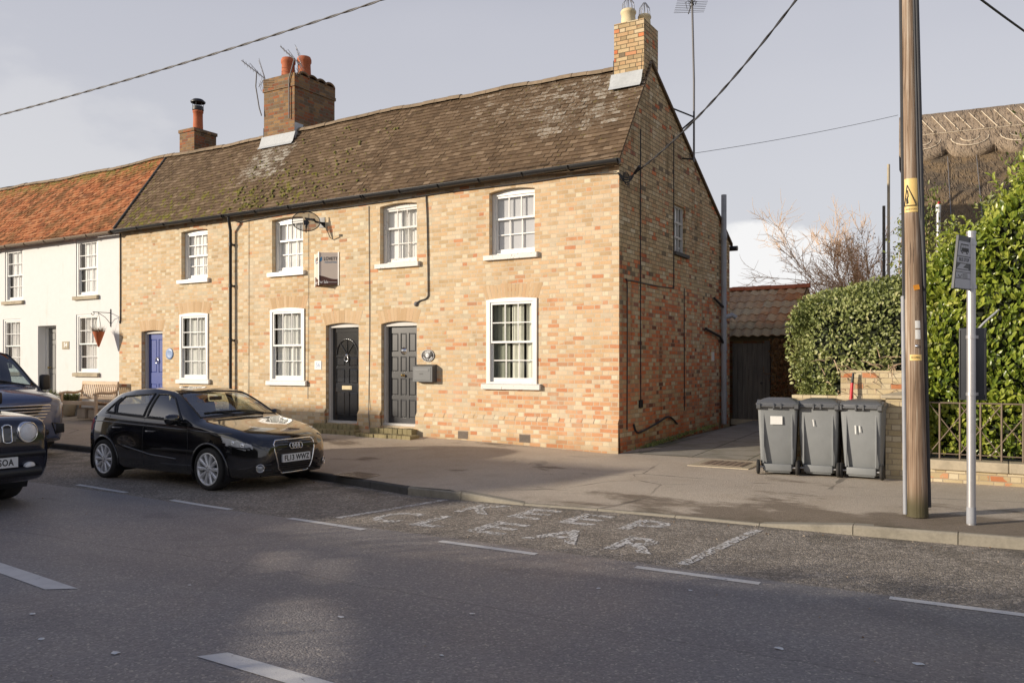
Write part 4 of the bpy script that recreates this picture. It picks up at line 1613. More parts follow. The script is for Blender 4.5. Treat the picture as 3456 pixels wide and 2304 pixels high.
for k in range(230):
    if k < 150:
        x = min(XC - .05, max(XB - 0, R.gauss(-14.2, 1.1)))
        z = 5.15 + abs(R.gauss(0, .55))
    else:
        x, z = R.uniform(XB, XC), R.uniform(5.15, 7.1)
    if z > 7.1:
        continue
    y = Y_EAVE + (z - Z_EAVE) / TAN
    r_ = R.uniform(.010, .028) * (1.35 if R.random() < .1 else 1)
    Mm = Matrix.Translation((x, y - .03, z + .022 + SAG(x))) @ Matrix.Rotation(.953, 4, 'X') @ Matrix.Rotation(R.random() * 6, 4, 'Z')
    ms.lathe([(r_ * 1.25, 0), (r_ * R.uniform(.95, 1.2), r_ * .35), (r_ * .6, r_ * .65), (.001, r_ * .75)], Mm @ Matrix.Diagonal((R.uniform(.7, 1.4), R.uniform(.7, 1.2), 1, 1)), 7)
mo = ms.build('moss', M['moss'], rB, True)
mo['kind'] = 'stuff'
ridge_mb(XB, XC, Y_RIDGE, Z_RIDGE, sag=SAG).build('ridge', M['ridgetile'], rB, True)
gutter(hB, XB, XC, 5.065, 'blackmetal', drop=.015)
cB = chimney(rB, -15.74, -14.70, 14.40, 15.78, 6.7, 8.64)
flashing(cB, -15.74, -14.70, 14.40, 15.2)
pot(cB, -15.30, 14.78, 8.62, .17, .60, 'terracotta')
pot(cB, -14.98, 15.0, 8.62, .17, .64, 'terracotta')
hm = MB()
for k in range(4):
    yy = 14.70 + k * .30
    hm.tube([(-14.70 + .01, yy + .16 * cos(t), 8.62 + .10 * sin(t)) for t in [pi * i / 8 for i in range(9)]], .03, 6)
    hm.add([(-14.99, yy - .17, 8.63), (-14.69, yy - .17, 8.63), (-14.69, yy, 8.74), (-14.99, yy, 8.74), (-14.69, yy + .17, 8.63), (-14.99, yy + .17, 8.63)], [(0, 1, 2, 3), (3, 2, 4, 5)])
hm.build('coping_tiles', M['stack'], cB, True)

# --- end cottage
hC = cottage('brick_cottage', 'end brick cottage with the tall gable wall and a grey-black nine panel door', XC, XD, [U3, U4, L4], [DC], 'right')
sash_window(hC, U3, YF, 0, [('blind', 0, .45), ('net', .3, 1)], 'mirrorglass', rows=(1, 2), meet=.64, sillmat='peel', mat='peel')
sash_window(hC, U4, YF, 0, [('greyblind', 0, 1)], 'mirrorglass', rows=(1, 2), meet=.60, sillmat='peel')
sash_window(hC, L4, YF, 0, [('dimcurtain', 0, .38), ('curtain', .42, .70), ('curtain', .76, 1.0)], 'glass', proud=.06, frame_w=.085, sillmat='peel')
pn = []
for (a, b) in ((.10, .33), (.40, .60), (.67, .90)):
    for k, (c, d) in enumerate(((.055, .245), (.285, .465), (.53, .69), (.735, .93))):
        pn.append((a, b, c, d))
panel_door(hC, DC, YF, 'blackdoor', pn, leaf_dy=.08, knob=(.5, .495), knocker=(.5, .745, 'disc'))
arch_bricks(L4, YF, hC)
arch_bricks(DC, YF, hC)
plinth(hC, XC, XD, [DC])
steps(hC, DC['x0'] - .12, DC['x1'] + .04, .17, .37, 2, out=.24)
rC = roof_of(hC, XC, XD, True)
ridge_mb(XC, XD - .5, Y_RIDGE, Z_RIDGE, sag=SAG).build('ridge', M['ridgetile'], rC, True)
gutter(hC, XC, XD + .10, 5.08, 'blackmetal', drop=.03)
cC = MB()
cC.bx(-6.32, XD + .004, 14.27, 14.98, 6.6, 7.98)
cC = cC.build('chimney', M['gable'], rC, True)
flashing(cC, -6.32, XD - .06, 14.27, 14.9)
pot(cC, -6.13, 14.50, 7.97, .14, .34, 'creampot')
pot(cC, -5.92, 14.78, 7.97, .12, .30, 'creampot')
gd = MB()
for (px_, py_, r_, z_) in ((-6.13, 14.50, .12, 8.27), (-5.92, 14.78, .11, 8.23)):
    for k in range(10):
        a = k * pi / 5
        gd.tube([(px_ + r_ * cos(a), py_ + r_ * sin(a), z_), (px_ + r_ * .9 * cos(a), py_ + r_ * .9 * sin(a), z_ + .14), (px_ + .02 * cos(a), py_ + .02 * sin(a), z_ + .26)], .006, 4)
gd.build('bird_guard', M['aerial'], cC, True)
# small gable window
gw = MB()
Xw = XG - .085
gw.bx(Xw - .02, Xw + .03, 15.862, 15.915, 3.90, 4.858)
gw.bx(Xw - .02, Xw + .03, 16.495, 16.548, 3.90, 4.858)
for z in (3.90, 4.20, 4.50, 4.82):
    gw.bx(Xw - .02, Xw + .028, 15.915, 16.495, z, z + .04)
for y in (16.10, 16.30):
    gw.bx(Xw - .02, Xw + .026, y - .012, y + .012, 3.94, 4.82)
w = gw.build('window', M['offwhite'], hC, True)
MB().quad((Xw, 15.9, 3.92), (Xw, 16.5, 3.92), (Xw, 16.5, 4.83), (Xw, 15.9, 4.83)).build('pane', M['mirrorglass'], w, True)
MB().quad((Xw - .06, 15.88, 3.9), (Xw - .06, 16.53, 3.9), (Xw - .06, 16.53, 4.85), (Xw - .06, 15.88, 4.85)).build('blind', M['blind'], w, True)
s_ = MB()
s_.bx(XG - .05, XG + .06, 15.82, 16.66, 3.83, 3.895)
s_.build('sill', M['darkkerb'], w, True)
# soil stack on the gable
sp = MB()
sx = XG + .09
sp.tube([(sx, 18.95, .27), (sx, 18.95, 5.55)], .062, 14)
for z in (.95, 2.0, 2.55, 4.6):
    sp.tube([(sx, 18.95, z - .06), (sx, 18.95, z + .06)], .075, 14)
sp.tube([(sx, 18.95, 2.72), (sx + .16, 19.05, 2.78), (sx + .24, 19.1, 2.72)], .055, 10)
sp.tube([(sx, 18.95, 2.95), (XG + .05, 18.35, 3.13)], .03, 8, 1)
sp.tube([(sx, 18.95, 2.1), (XG + .06, 18.75, 2.28), (XG + .05, 17.75, 2.42)], .03, 8, 1)
sp.build('soil_pipe', [M['greyplastic'], M['blackplastic']], hC, True)
# rear gutter end
gutter_b = MB()
gutter_b.tube([(XG - 2, Y_BACK + .18, 4.43), (XG + .14, Y_BACK + .18, 4.43)], .06, 10)
gutter_b.build('gutter', M['blackmetal'], hC, True)
# air bricks
for (xa, za) in ((-8.93, .30), (-7.57, .295)):
    ab = MB()
    ab.bx(xa - .115, xa + .115, YF - .056, YF - .04, za - .075, za + .075)
    for i in range(9):
        for j in range(6):
            ab.bx(xa - .10 + i * .0235 - .002, xa - .10 + i * .0235 + .014, YF - .0585, YF - .055, za - .062 + j * .021, za - .05 + j * .021, 1)
    ab.build('air_vent', [M['iron'], M['ink']], hC, True)
# little white meter box and black vent on the gable
b = MB()
b.bx(XG - .01, XG + .03, 18.3, 18.42, 1.72, 1.92)
b.build('meter_box', M['white'], hC, True)
b = MB()
b.bx(XG - .01, XG + .02, 14.02, 14.19, .86, 1.0)
b.build('vent_cover', M['ink'], hC, True)

# --- white rendered cottage
W1 = op(-25.08, -24.13, 3.47, 4.955, 0, .07)
W2 = op(-21.56, -20.59, 3.47, 4.965, 0, .07)
W3 = op(-25.19, -24.24, 1.42, 2.945, 0, .07)
W4 = op(-21.56, -20.56, 1.42, 2.975, 0, .07)
WD = op(-23.38, -22.49, .55, 2.715, 0, .22)
XW = -28.5
hW = thing('white_cottage', 'white rendered cottage with an orange clay tile roof', 'house', ((XW + XA) / 2, YF, 0))
mb = MB()
wall_front(mb, XW, XA, -.3, 5.16, YF, [W1, W2, W3, W4, WD])
mb.quad((XW, YF, -.3), (XW, YF, 5.16), (XW, Y_BACK, 4.6), (XW, Y_BACK, -.3))
mb.build('wall', M['render'], hW, True)
MB().quad((XW, YF + .5, 0), (XA - .02, YF + .5, 0), (XA - .02, YF + .5, 5.1), (XW, YF + .5, 5.1)).build('dark_backing', M['darkroom'], hW, True)  # dark sheet in place of the rooms' darkness
for o_ in (W1, W2, W3, W4):
    sash_window(hW, o_, YF, 0, [('net', .12, 1)] if o_ in (W3, W4) else [('blind', .2, 1)], 'mirrorglass', sillmat='coping', proud=.05, sill_over=.07, frame_w=.07)
panel_door(hW, WD, YF, 'greydoor', [(.12, .45, .06, .38), (.55, .88, .06, .38), (.12, .45, .44, .78), (.55, .88, .44, .78), (.12, .45, .83, .94), (.55, .88, .83, .94)], frame_mat='white', leaf_dy=.05, knob=(.10, .46))
b = MB()
b.bx(WD['x0'] - .1, WD['x1'] + .1, YF - .3, YF + .2, .1, .55)
b.build('doorstep', M['coping'], hW, True)
SAGW = lambda x: .05 * sin((x + 19.67) * .4) + .02 * sin(x * 2.1)
rW = roof_of(hW, XW, XA, False, 'otile', sag=SAGW, rough=2.4, gauge=.105)
ridge_mb(XW, XA - .02, Y_RIDGE, Z_RIDGE, .10, sag=SAGW).build('ridge', M['ridgetile'], rW, True)
gutter(hW, XW, XA, 5.03, 'iron', y=12.93)

# a further roof behind, at the left edge of the view
hF = thing('dark_roofed_house', 'dark tiled roof peeping above the orange roof at the far left', 'house', (-36, 21, 0))
b = MB()
b.bx(-42, -31.9, 17, 23, 0, 8.2)
b.build('wall', M['brick'], hF, True)
b = MB()
b.add([(-43, 16.6, 8.15), (-31.5, 16.6, 8.15), (-31.5, 20, 9.2), (-43, 20, 9.2), (-31.5, 23.4, 8.15), (-43, 23.4, 8.15)], [(0, 1, 2, 3), (3, 2, 4, 5), (1, 4, 2)])
b.build('roof', M['darkkerb'], hF, True)
# ------------------------------------------------------------- things on and by the terrace
def stp(px, py, Y=YF):
    return onY(px, py, Y)


# satellite dish
t = thing('satellite_dish', 'dark see-through oval satellite dish on a wall arm above the for-sale board', 'satellite dish', (-12.75, YF, 4.7))
dn = Vector((.71, -.68, .18)).normalized()
dc = onY(1033, 747, 12.78)
Md = facing(dc, dn)
mb = MB()
rows = []
for k in range(7):
    r = k / 6
    rows.append([Md @ Vector((.285 * r * cos(a), .215 * r * sin(a), .05 * (r * r - 1))) for a in [2 * pi * i / 32 for i in range(32)]])
mb.grid(rows, 0, True, close=True)
mb.build('dish', M['dish'], t, True)
mb = MB()
mb.tube([Md @ Vector((.285 * cos(a), .215 * sin(a), .0)) for a in [2 * pi * i / 32 for i in range(33)]], .010, 6)
mb.build('rim', M['blackplastic'], t, True)
mb = MB()
mb.tube([(-12.60, YF, 4.66), (-12.60, YF - .20, 4.66), (-12.62, YF - .22, 4.70)], .022, 8)
mb.tube([(-12.62, YF - .22, 4.70), (-12.85, YF - .25, 4.74), Md @ Vector((0.05, 0, -.09))], .028, 8)
mb.rbox(Md @ Vector((0, 0, -.08)), (.10, .10, .05), .008, Md.to_3x3())
mb.tube([Md @ Vector((0, -.02, -.09)), Md @ Vector((0, -.20, -.05)), Md @ Vector((0, -.25, .02)), Md @ Vector((0, -.20, .16))], .012, 6)
mb.rbox(Md @ Vector((0, -.17, .18)), (.05, .05, .08), .012, Md.to_3x3())
mb.bx(-12.68, -12.52, YF - .012, YF, 4.56, 4.78)
mb.build('arm', M['blackplastic'], t, True)

# for-sale board: a V of two flat panels
t = thing('sale_board', 'beige and brown for-sale board fixed to the brick wall below the satellite dish', 'sale board', (-12.3, YF, 3.3))
P0, P1, P2 = Vector((-12.47, YF - .24, 0)), Vector((-12.13, YF - .01, 0)), Vector((-12.80, YF - .01, 0))
zb, zt = 3.32, 4.0
for (a, b, lab) in ((P0, P1, None), (P2, P0, None)):
    ex = (b - a).normalized()
    nrm = Vector((ex.y, -ex.x, 0))
    W_ = (b - a).length
    Mx = Matrix((ex, UP, nrm)).transposed().to_4x4()
    Mx.translation = a + Vector((0, 0, zb))
    pm = MB()
    H_ = zt - zb
    pm.prism([(0, 0), (W_, 0), (W_, H_), (0, H_)], Mx, -.006, 0, 0)
    wave = [(lerp(0, W_, k / 12), H_ * (.23 + .055 * cos(pi * 1.15 * k / 12 + .1))) for k in range(13)]
    pm.prism([(0.001, 0.001), (W_ - .001, 0.001)] + wave[::-1], Mx, .0002, .0015, 1)
    wl = MB()
    pm.build('panel', [M['cream'], M['brown']], t, True)
    lt = text_mb('LOVETT', .105, Mx @ Matrix.Translation((W_ * .60, H_ * .80, .002)), 0, bold=.0008, xscale=.74, spacing=1.04)
    lt.merge(text_mb('SALES & LETTINGS', .040, Mx @ Matrix.Translation((W_ * .60, H_ * .695, .002)), 1, xscale=.78))
    lt.merge(text_mb('For Sale', .088, Mx @ Matrix.Translation((W_ * .24, H_ * .085, .003)), 2, bold=.001, xscale=.68))
    lt.prism([(W_ * .5, H_ * .075), (W_ * .93, H_ * .075), (W_ * .93, H_ * .085), (W_ * .5, H_ * .085)], Mx, .002, .003, 2)
    lt.prism([(W_ * .03, H_ * .70), (W_ * .16, H_ * .745), (W_ * .16, H_ * .88), (W_ * .03, H_ * .80)], Mx, .001, .0025, 1)
    lt.build('lettering', [M['ink'], M['blue'], M['whiteink']], t, True)
fr = MB()
for p in (P0, P1, P2):
    fr.bx(p.x - .007, p.x + .007, p.y - .008, p.y + .006, zb - .012, zt + .012)
fr.build('frame', M['white'], t, True)

# number tile, plaques, post box
t = thing('number_tile', 'small white house number tile left of the fanlight door', 'number tile', (-12.72, YF, 1.62))
Mx = facing((-12.72, YF - .012, 1.625), (0, -1, 0))
MB().bx(-12.82, -12.62, YF - .011, YF, 1.53, 1.72).build('tile', M['white'], t, True, bevel=.004)
text_mb('56', .13, Mx, 0, bold=.001).build('lettering', M['bluetile'], t, True)
t = thing('house_plaque', 'oval black house name plaque right of the nine panel door', 'house plaque', (-9.79, YF, 1.81))
Mx = facing((-9.79, YF - .014, 1.815), (0, -1, 0))
b = MB()
b.lathe([(.155, -.014), (.16, -.004), (.15, .004), (.001, .004)], Mx @ Matrix.Diagonal((1, .76, 1, 1)), 32)
b.build('plate', M['plaque'], t, True)
b = MB()
b.tube([Mx @ Vector((.152 * cos(a), .115 * sin(a), .005)) for a in [2 * pi * k / 32 for k in range(33)]], .0045, 5)
for word, a0, a1, r0, sgn in (('JUNE', 118, 62, .098, 1), ('COTTAGE', 205, 335, .10, -1)):
    for i, ch in enumerate(word):
        a = radians(lerp(a0, a1, i / (len(word) - 1)))
        loc = Matrix.Translation((r0 * 1.12 * cos(a), r0 * .84 * sin(a), .005)) @ Matrix.Rotation((a - pi / 2) if sgn > 0 else (a + pi / 2), 4, 'Z')
        b.merge(text_mb(ch, .048, Mx @ loc, 0, bold=.001))
for k in range(6):
    a = k * pi / 3
    b.lathe([(.022, 0), (.016, .008), (.001, .011)], Mx @ Matrix.Translation((.026 * cos(a) - .008, .026 * sin(a), .003)), 8)
b.lathe([(.02, 0), (.015, .011), (.001, .015)], Mx @ Matrix.Translation((-.008, 0, .004)), 8)
b.build('lettering', M['whiteink'], t, True)
t = thing('post_box', 'dark grey wall post box below the oval plaque', 'post box', (-9.82, YF, 1.3))
b = MB()
b.add([(-10.06, YF - .15, 1.30), (-9.58, YF - .15, 1.30), (-9.58, YF, 1.30), (-10.06, YF, 1.30), (-10.06, YF - .15, 1.605), (-9.58, YF - .15, 1.605), (-9.58, YF, 1.645), (-10.06, YF, 1.645)],
      [(0, 3, 2, 1), (4, 5, 6, 7), (0, 1, 5, 4), (1, 2, 6, 5), (2, 3, 7, 6), (3, 0, 4, 7)])
b.build('box', M['blackmetal'] if False else plain('grey_post_box', (.085, .09, .095), .45, var=.08), t, True, bevel=.006)
b = MB()
b.bx(-10.025, -9.62, YF - .154, YF - .1495, 1.335, 1.585)
b.build('flap_door', plain('grey_post_box_door', (.10, .105, .11), .4, var=.08), t, True, bevel=.002)
b = MB()
b.bx(-9.99, -9.66, YF - .160, YF - .153, 1.51, 1.56)
b.build('flap', plain('grey_post_box_flap', (.13, .135, .14), .4), t, True, bevel=.002)
text_mb('POST', .04, facing((-9.84, YF - .1545, 1.455), (0, -1, 0)), 0, bold=.0005).build('lettering', M['ink'], t, True)
t = thing('wall_plate', 'round blue and white painted plate beside the blue door', 'wall plate', (-17.65, YF, 1.9))
b = MB()
b.lathe([(.14, -.004), (.135, .012), (.09, .006), (.001, .006)], facing((-17.65, YF - .006, 1.90), (0, -1, 0)), 28)
b.build('plate', M['bluetile'], t, True)
t = thing('number_plaque', 'grey square plaque reading 54 on the white cottage', 'number plaque', (-22.03, YF, 2.16))
b = MB()
b.bx(-22.19, -21.87, YF - .015, YF, 2.05, 2.265)
b.build('plaque', M['coping'], t, True, bevel=.003)
text_mb('54', .16, facing((-22.03, YF - .016, 2.165), (0, -1, 0)), 0, bold=.003).build('lettering', M['whiteink'], t, True)

# bracket and hanging basket
t = thing('hanging_basket', 'rust-brown cone hanging basket of wispy plants on a bracket by the white wall corner', 'hanging basket', (-20.05, YF - .34, 2.2))
hb = onY(333, 1140, YF - .34)
top = onY(333, 1060, YF - .34)
b = MB()
b.lathe([(.15, .16), (.145, .15), (.02, -.22), (.001, -.24)], Matrix.Translation((hb.x, hb.y, hb.z)), 18)
b.build('cone', M['terracotta'], t, True)
b = MB()
for k in range(3):
    a = k * 2.1
    b.tube([(hb.x + .14 * cos(a), hb.y + .14 * sin(a), hb.z + .16), (top.x, top.y, top.z + .02)], .004, 4)
b.build('chain', M['blackmetal'], t, True)
b = MB()
for k in range(140):
    a, r = R.random() * 6.28, R.random() * .13
    d = Vector((cos(a) * R.uniform(.1, 1), sin(a) * R.uniform(.1, 1), R.uniform(.2, 1))).normalized()
    p = Vector((hb.x + r * cos(a), hb.y + r * sin(a), hb.z + .15))
    b.tube([p, p + d * R.uniform(.08, .2) + Vector((-.05, 0, 0))], [.004, .001], 3, caps=False)
b.build('foliage', M['deadleaf'], t, True)
t = thing('wall_bracket', 'scrolled black iron bracket at the corner of the white wall', 'bracket', (top.x, YF, top.z))
b = MB()
zt_ = top.z + .05
b.tube([(top.x, YF, zt_), (top.x, YF - .5, zt_)], .009, 6)
b.tube([(top.x, YF, zt_ - .3), (top.x, YF - .16, zt_ - .12), (top.x, YF - .36, zt_ - .01)], .008, 6)
b.tube([(top.x, YF - .012, zt_ + .1), (top.x, YF - .012, zt_ - .36)], .012, 6)
b.tube([(top.x, YF - .5 + .04 * sin(a), zt_ - .04 + .04 * cos(a)) for a in [.5 * k for k in range(11)]], .007, 5)
b.build('arm', M['blackmetal'], t, True)

# cables clipped along the front
def cable(name, label, path, r=.008, mat='cable', k=5, cat='cable'):
    pts = crom([tuple(p) for p in path], k)
    o = MB().tube(pts, r, 6).build(name, M[mat])
    return tag(o, label, cat)


zc = 4.93
cable('wall_cable', 'thin dark cable clipped under the black gutter along the brick front', [(-15.2, YF - .03, 4.90), (-13.5, YF - .03, 4.955), (-12, YF - .03, 4.935), (-10.2, YF - .03, 4.955), (-9.2, YF - .03, 4.97), (-7.5, YF - .03, 4.955), (-6.6, YF - .035, 4.97), (-5.75, YF - .06, 4.93)], .011)
cable('wall_cable', 'dark cable dropping beside the worn upper window to a small lamp fitting', [(-9.83, YF - .02, 4.95), (-9.80, YF - .02, 4.4), (-9.78, YF - .02, 3.2), (-9.80, YF - .02, 2.96), (-9.98, YF - .02, 2.9), (-10.05, YF - .025, 2.86)], .013)
b = MB()
b.lathe([(.05, 0), (.045, .03), (.02, .05), (.001, .055)], facing((-10.08, YF, 2.84), (0, -1, -.3)), 12)
tag(b.build('cable_fitting', M['greycable']), 'small round fitting where the dropped cable ends above the nine panel door', 'fitting')
cable('wall_cable', 'thin cable running straight down left of the fanlight door', [(-13.0, YF - .012, 4.9), (-13.0, YF - .012, 3), (-13.02, YF - .012, .9)], .004, 'greycable')
cable('wall_cable', 'thin cable running straight down beside the black downpipes', [(-14.85, YF - .012, 4.9), (-14.85, YF - .012, 2.4), (-14.86, YF - .012, .9)], .004, 'greycable')
cable('wall_cable', 'pale green wire running down the pier between the two black doors', [(-11.30, YF - .012, 4.9), (-11.28, YF - .012, 2.6), (-11.30, YF - .012, 1.0), (-11.26, YF - .06, .6), (-11.22, YF - .06, .25)], .007, 'greycable')
cable('wall_cable', 'dark cable down the corner between white cottage and brick cottage', [(-19.60, YF - .015, 5.0), (-19.60, YF - .015, 2.9), (-19.64, YF - .015, 2.75)], .014)
cable('gable_cable', 'long vertical cable down the gable to the black vent', [(XG + .012, 14.09, 5.9), (XG + .012, 14.09, 3), (XG + .012, 14.10, 1.0)], .010)
cable('gable_cable', 'vertical cable past the left side of the gable window', [(XG + .012, 15.83, 6.2), (XG + .012, 15.83, 4.5), (XG + .012, 15.83, 3.17)], .010)
cable('gable_cable', 'level cable across the gable and down near the front corner', [(XG + .012, 15.83, 3.16), (XG + .012, 14.8, 3.12), (XG + .012, 13.52, 3.11), (XG + .012, 13.48, 3.0), (XG + .012, 13.48, 1.7), (XG + .012, 13.47, .5)], .009)
cable('gable_cable', 'vertical cable down the middle of the red lower gable', [(XG + .012, 16.45, 3.2), (XG + .012, 16.45, 2), (XG + .012, 16.47, .7)], .009)
cable('gable_cable', 'black hose sagging low along the foot of the gable', [(XG + .02, 13.75, .58), (XG + .03, 13.95, .42), (XG + .03, 14.8, .52), (XG + .03, 15.5, .62), (XG + .02, 16.0, .45)], .018)

# aerials
def yagi(name, label, mast, boom_dir, centre, n, elem, r=.010, grid=False):
    t = thing(name, label, 'aerial', tuple(mast[0]), 0)
    m_ = MB()
    m_.tube(mast, .022 if n > 8 else .015, 8)
    m_.build('mast', M['greycable'], t, True)
    d = Vector(boom_dir).normalized()
    s = d.cross(UP).normalized()
    c = Vector(centre)
    bo = MB()
    L = .085 * n
    bo.tube([c - d * L * .35, c + d * L * .65], .012, 6)
    bo.tube([c - d * .1 + UP * .0, c + d * L * .3 + UP * .09], .008, 5)
    bo.build('boom', M['aerial'], t, True)
    e = MB()
    for i in range(n):
        p = c - d * L * .33 + d * (i * .085)
        e.tube([p - s * elem / 2, p + s * elem / 2], .005, 4)
    if grid:
        for i in range(9):
            z = (i - 4) * .075
            k = abs(z) * .5
            q = c - d * (L * .35 + .02 - k)
            e.tube([q - s * elem * .75 + UP * z, q + s * elem * .75 + UP * z], .005, 4)
        for sg in (-1, 1):
            e.tube([c - d * L * .35, c - d * (L * .35 - .18) + UP * sg * .33], .008, 5)
    e.build('element', M['aerial'], t, True)
    return t


a0 = onY(990, 430, 14.38)
c1 = onY(866, 244, 14.3)
yagi('aerial', 'small grid aerial on a bent pale mast left of the red-pot chimney', [(-15.76, 14.34, 7.75), (-15.82, 14.32, 7.95), (c1.x - .03, 14.3, c1.z - .35), (c1.x, 14.3, c1.z)], (-.55, -.5, .55), (c1.x, c1.y, c1.z), 8, .42, grid=True)
c2 = onY(993, 200, 14.36)
yagi('aerial', 'grid aerial on a grey mast in front of the red chimney pots', [(-14.84, 14.36, 7.55), (-14.84, 14.36, 8.5), (c2.x, 14.36, c2.z)], (-.6, -.4, .65), (c2.x, c2.y, c2.z), 8, .42, grid=True)
yagi('aerial', 'tall aerial mast bracketed to the gable beyond the cream pots', [(XG + .25, 16.35, 5.75), (XG + .25, 16.35, 7.4), (XG + .22, 16.30, 9.3)], (-.45, .9, .0), (XG + .22, 16.30, 8.95), 9, .62)
b = MB()
b.tube([(XG, 15.75, 6.72), (XG + .25, 16.35, 6.66)], .018, 6)
b.tube([(XG, 16.35, 6.45), (XG + .25, 16.35, 6.62)], .018, 6)
b.tube([(XG, 16.35, 5.85), (XG + .25, 16.35, 5.80)], .018, 6)
tag(b.build('mast_bracket', M['blackmetal']), 'black bracket holding the tall aerial mast off the gable', 'bracket')
cc = MB()
c0 = Vector((XG + .22, 16.30, 9.05))
for k in range(60):
    d = Vector((R.gauss(0, 1), R.gauss(0, 1), R.gauss(0, 1))).normalized()
    p = c0 + Vector((R.uniform(-.16, .12), R.uniform(-.1, .1), R.uniform(-.14, .2)))
    cc.tube([p, p + d * R.uniform(.06, .14)], .006, 3, caps=False)
tag(cc.build('twig_nest', M['cable']), 'dark tangle of twigs caught in the tall aerial', 'nest')

# overhead wires
POLE = Vector((-.793, 9.321, .11))


def wire(label, p, q, sag, r, mat='cable', twist=False):
    p, q = Vector(p), Vector(q)
    pts = []
    n = 40
    for i in range(n + 1):
        t = i / n
        x = p.lerp(q, t)
        x.z -= sag * 4 * t * (1 - t)
        pts.append(x)
    mb = MB()
    if twist:
        nn = 420
        for ph in (0, pi):
            pp_ = []
            for i in range(nn + 1):
                t = i / nn
                x = p.lerp(q, t)
                x.z -= sag * 4 * t * (1 - t)
                a = ph + t * (q - p).length * 9
                pp_.append(x + Vector((0, cos(a), sin(a))) * r * .55)
            mb.tube(pp_, r * .62, 6)
    else:
        mb.tube(pts, r, 6)
    return tag(mb.build('overhead_cable', M[mat]), label, 'overhead cable')


wire('thick twisted overhead cable crossing the sky on the left', (-.90, 9.32, 7.25), (-34, 8.0, 7.15), .74, .016, 'greycable', True)
hk = Vector((XG + .12, 13.52, 4.97))
wire('overhead cable sweeping from the gable corner up to the wooden pole', tuple(hk), (-.89, 9.32, 6.95), .34, .017, 'cable', True)
wire('hair-thin wire from the gable to the thatched cottage', (XG + .02, 16.5, 5.96), (-2.25, 21.6, 7.55), .05, .005)
wire('short black cable in the top right corner of the sky', (-.86, 9.4, 5.95), (1.6, 18.2, 6.6), .1, .014)
b = MB()
for i in range(3):
    b.tube(crom([tuple(hk), (XG + .10, 13.42, 4.90 - .03 * i), (XG + .06, 13.25, 4.86 - .04 * i), (XG + .0, 13.09, 4.92)], 6), .012, 6)
b.tube([hk + Vector((.02, -.01, .0)), hk + Vector((.16, -.14, .08))], .026, 8)
b.tube([(XG + .05 + .0, 13.36 + .13 * cos(a), 4.86 + .11 * sin(a)) for a in [2 * pi * k / 16 for k in range(17)]], .008, 5)
tag(b.build('cable_coil', M['cable']), 'black clamp and loops of cable at the gable corner under the gutter', 'cable')

# garden bench and pots in front of the white cottage
zbn = .27
t = thing('garden_bench', 'weathered wooden garden bench against the white cottage', 'bench', (-20.15, 12.62, zbn), 0)
bw = 1.48
for sx in (-1, 1):
    b = MB()
    b.rbox((sx * bw / 2, -.27, .31), (.06, .06, .62), .006)
    b.build('leg', M['benchwood'], t)
    b = MB()
    b.tube([(sx * bw / 2, .22, 0), (sx * bw / 2, .24, .42), (sx * bw / 2, .33, .90)], .033, 4)
    b.build('leg', M['benchwood'], t)
    b = MB()
    b.tube(crom([(sx * bw / 2, -.33, .62), (sx * bw / 2, -.15, .655), (sx * bw / 2, .1, .64), (sx * bw / 2, .27, .68)], 5), .032, 6)
    b.build('armrest', M['benchwood'], t)
b = MB()
for i in range(5):
    b.rbox((0, -.24 + i * .105, .43 - .012 * i), (bw - .03, .085, .025), .005)
b.rbox((0, -.28, .385), (bw - .03, .03, .07), .005)
b.rbox((0, .20, .36), (bw - .03, .03, .07), .005)
b.build('seat', M['benchwood'], t)
b = MB()
Rb = Matrix.Rotation(-.18, 3, 'X')
b.rbox((0, .318, .89), (bw + .04, .045, .09), .008, Rb)
b.rbox((0, .245, .50), (bw, .03, .06), .006, Rb)
for i in range(17):
    b.rbox((-bw / 2 + .08 + i * (bw - .16) / 16, .28, .69), (.045, .018, .36), .004, Rb)
b.build('backrest', M['benchwood'], t)
b = MB()
b.rbox((-.05, -.05, .13), (.34, .26, .26), .03)
b.rbox((.32, .0, .12), (.30, .25, .24), .03)
o = b.build('stone_block', M['stone'])
o.location = (-20.15, 12.62, zbn)
tag(o, 'two rough pale stones lying under the wooden bench', 'stones')


def tuft(parent, c, n, h, spread, mat, r=.005):
    b = MB()
    for k in range(n):
        a = R.random() * 6.28
        d = Vector((cos(a) * R.random() * spread, sin(a) * R.random() * spread, 1)).normalized()
        p = Vector(c) + Vector((cos(a), sin(a), 0)) * R.random() * .1
        L = h * R.uniform(.5, 1)
        b.tube([p, p + d * L * .6, p + d * L + Vector((cos(a), sin(a), -.3)) * L * .2], [r, r * .8, r * .2], 3, caps=False)
    return b.build('foliage', M[mat], parent, True)


for (x, y, s, lab, mt) in ((-21.95, 12.55, 1.0, 'blue glazed pot with bushy green plant left of the bench', 'shrub'), (-21.55, 12.95, .9, 'small grey pot of wispy lavender behind the bench end', 'privet')):
    t = thing('plant_pot', lab, 'plant pot', (x, y, zbn))
    b = MB()
    b.lathe([(.001, 0), (.15 * s, 0), (.20 * s, .30 * s), (.215 * s, .40 * s), (.19 * s, .40 * s), (.17 * s, .34 * s), (.001, .34 * s)], Matrix.Translation((x, y, zbn)), 22)
    b.build('pot', M['bluepot'] if mt == 'shrub' else M['coping'], t, True)
    tuft(t, (x, y, zbn + .34 * s), 260, .42, 1.0, mt, .012)

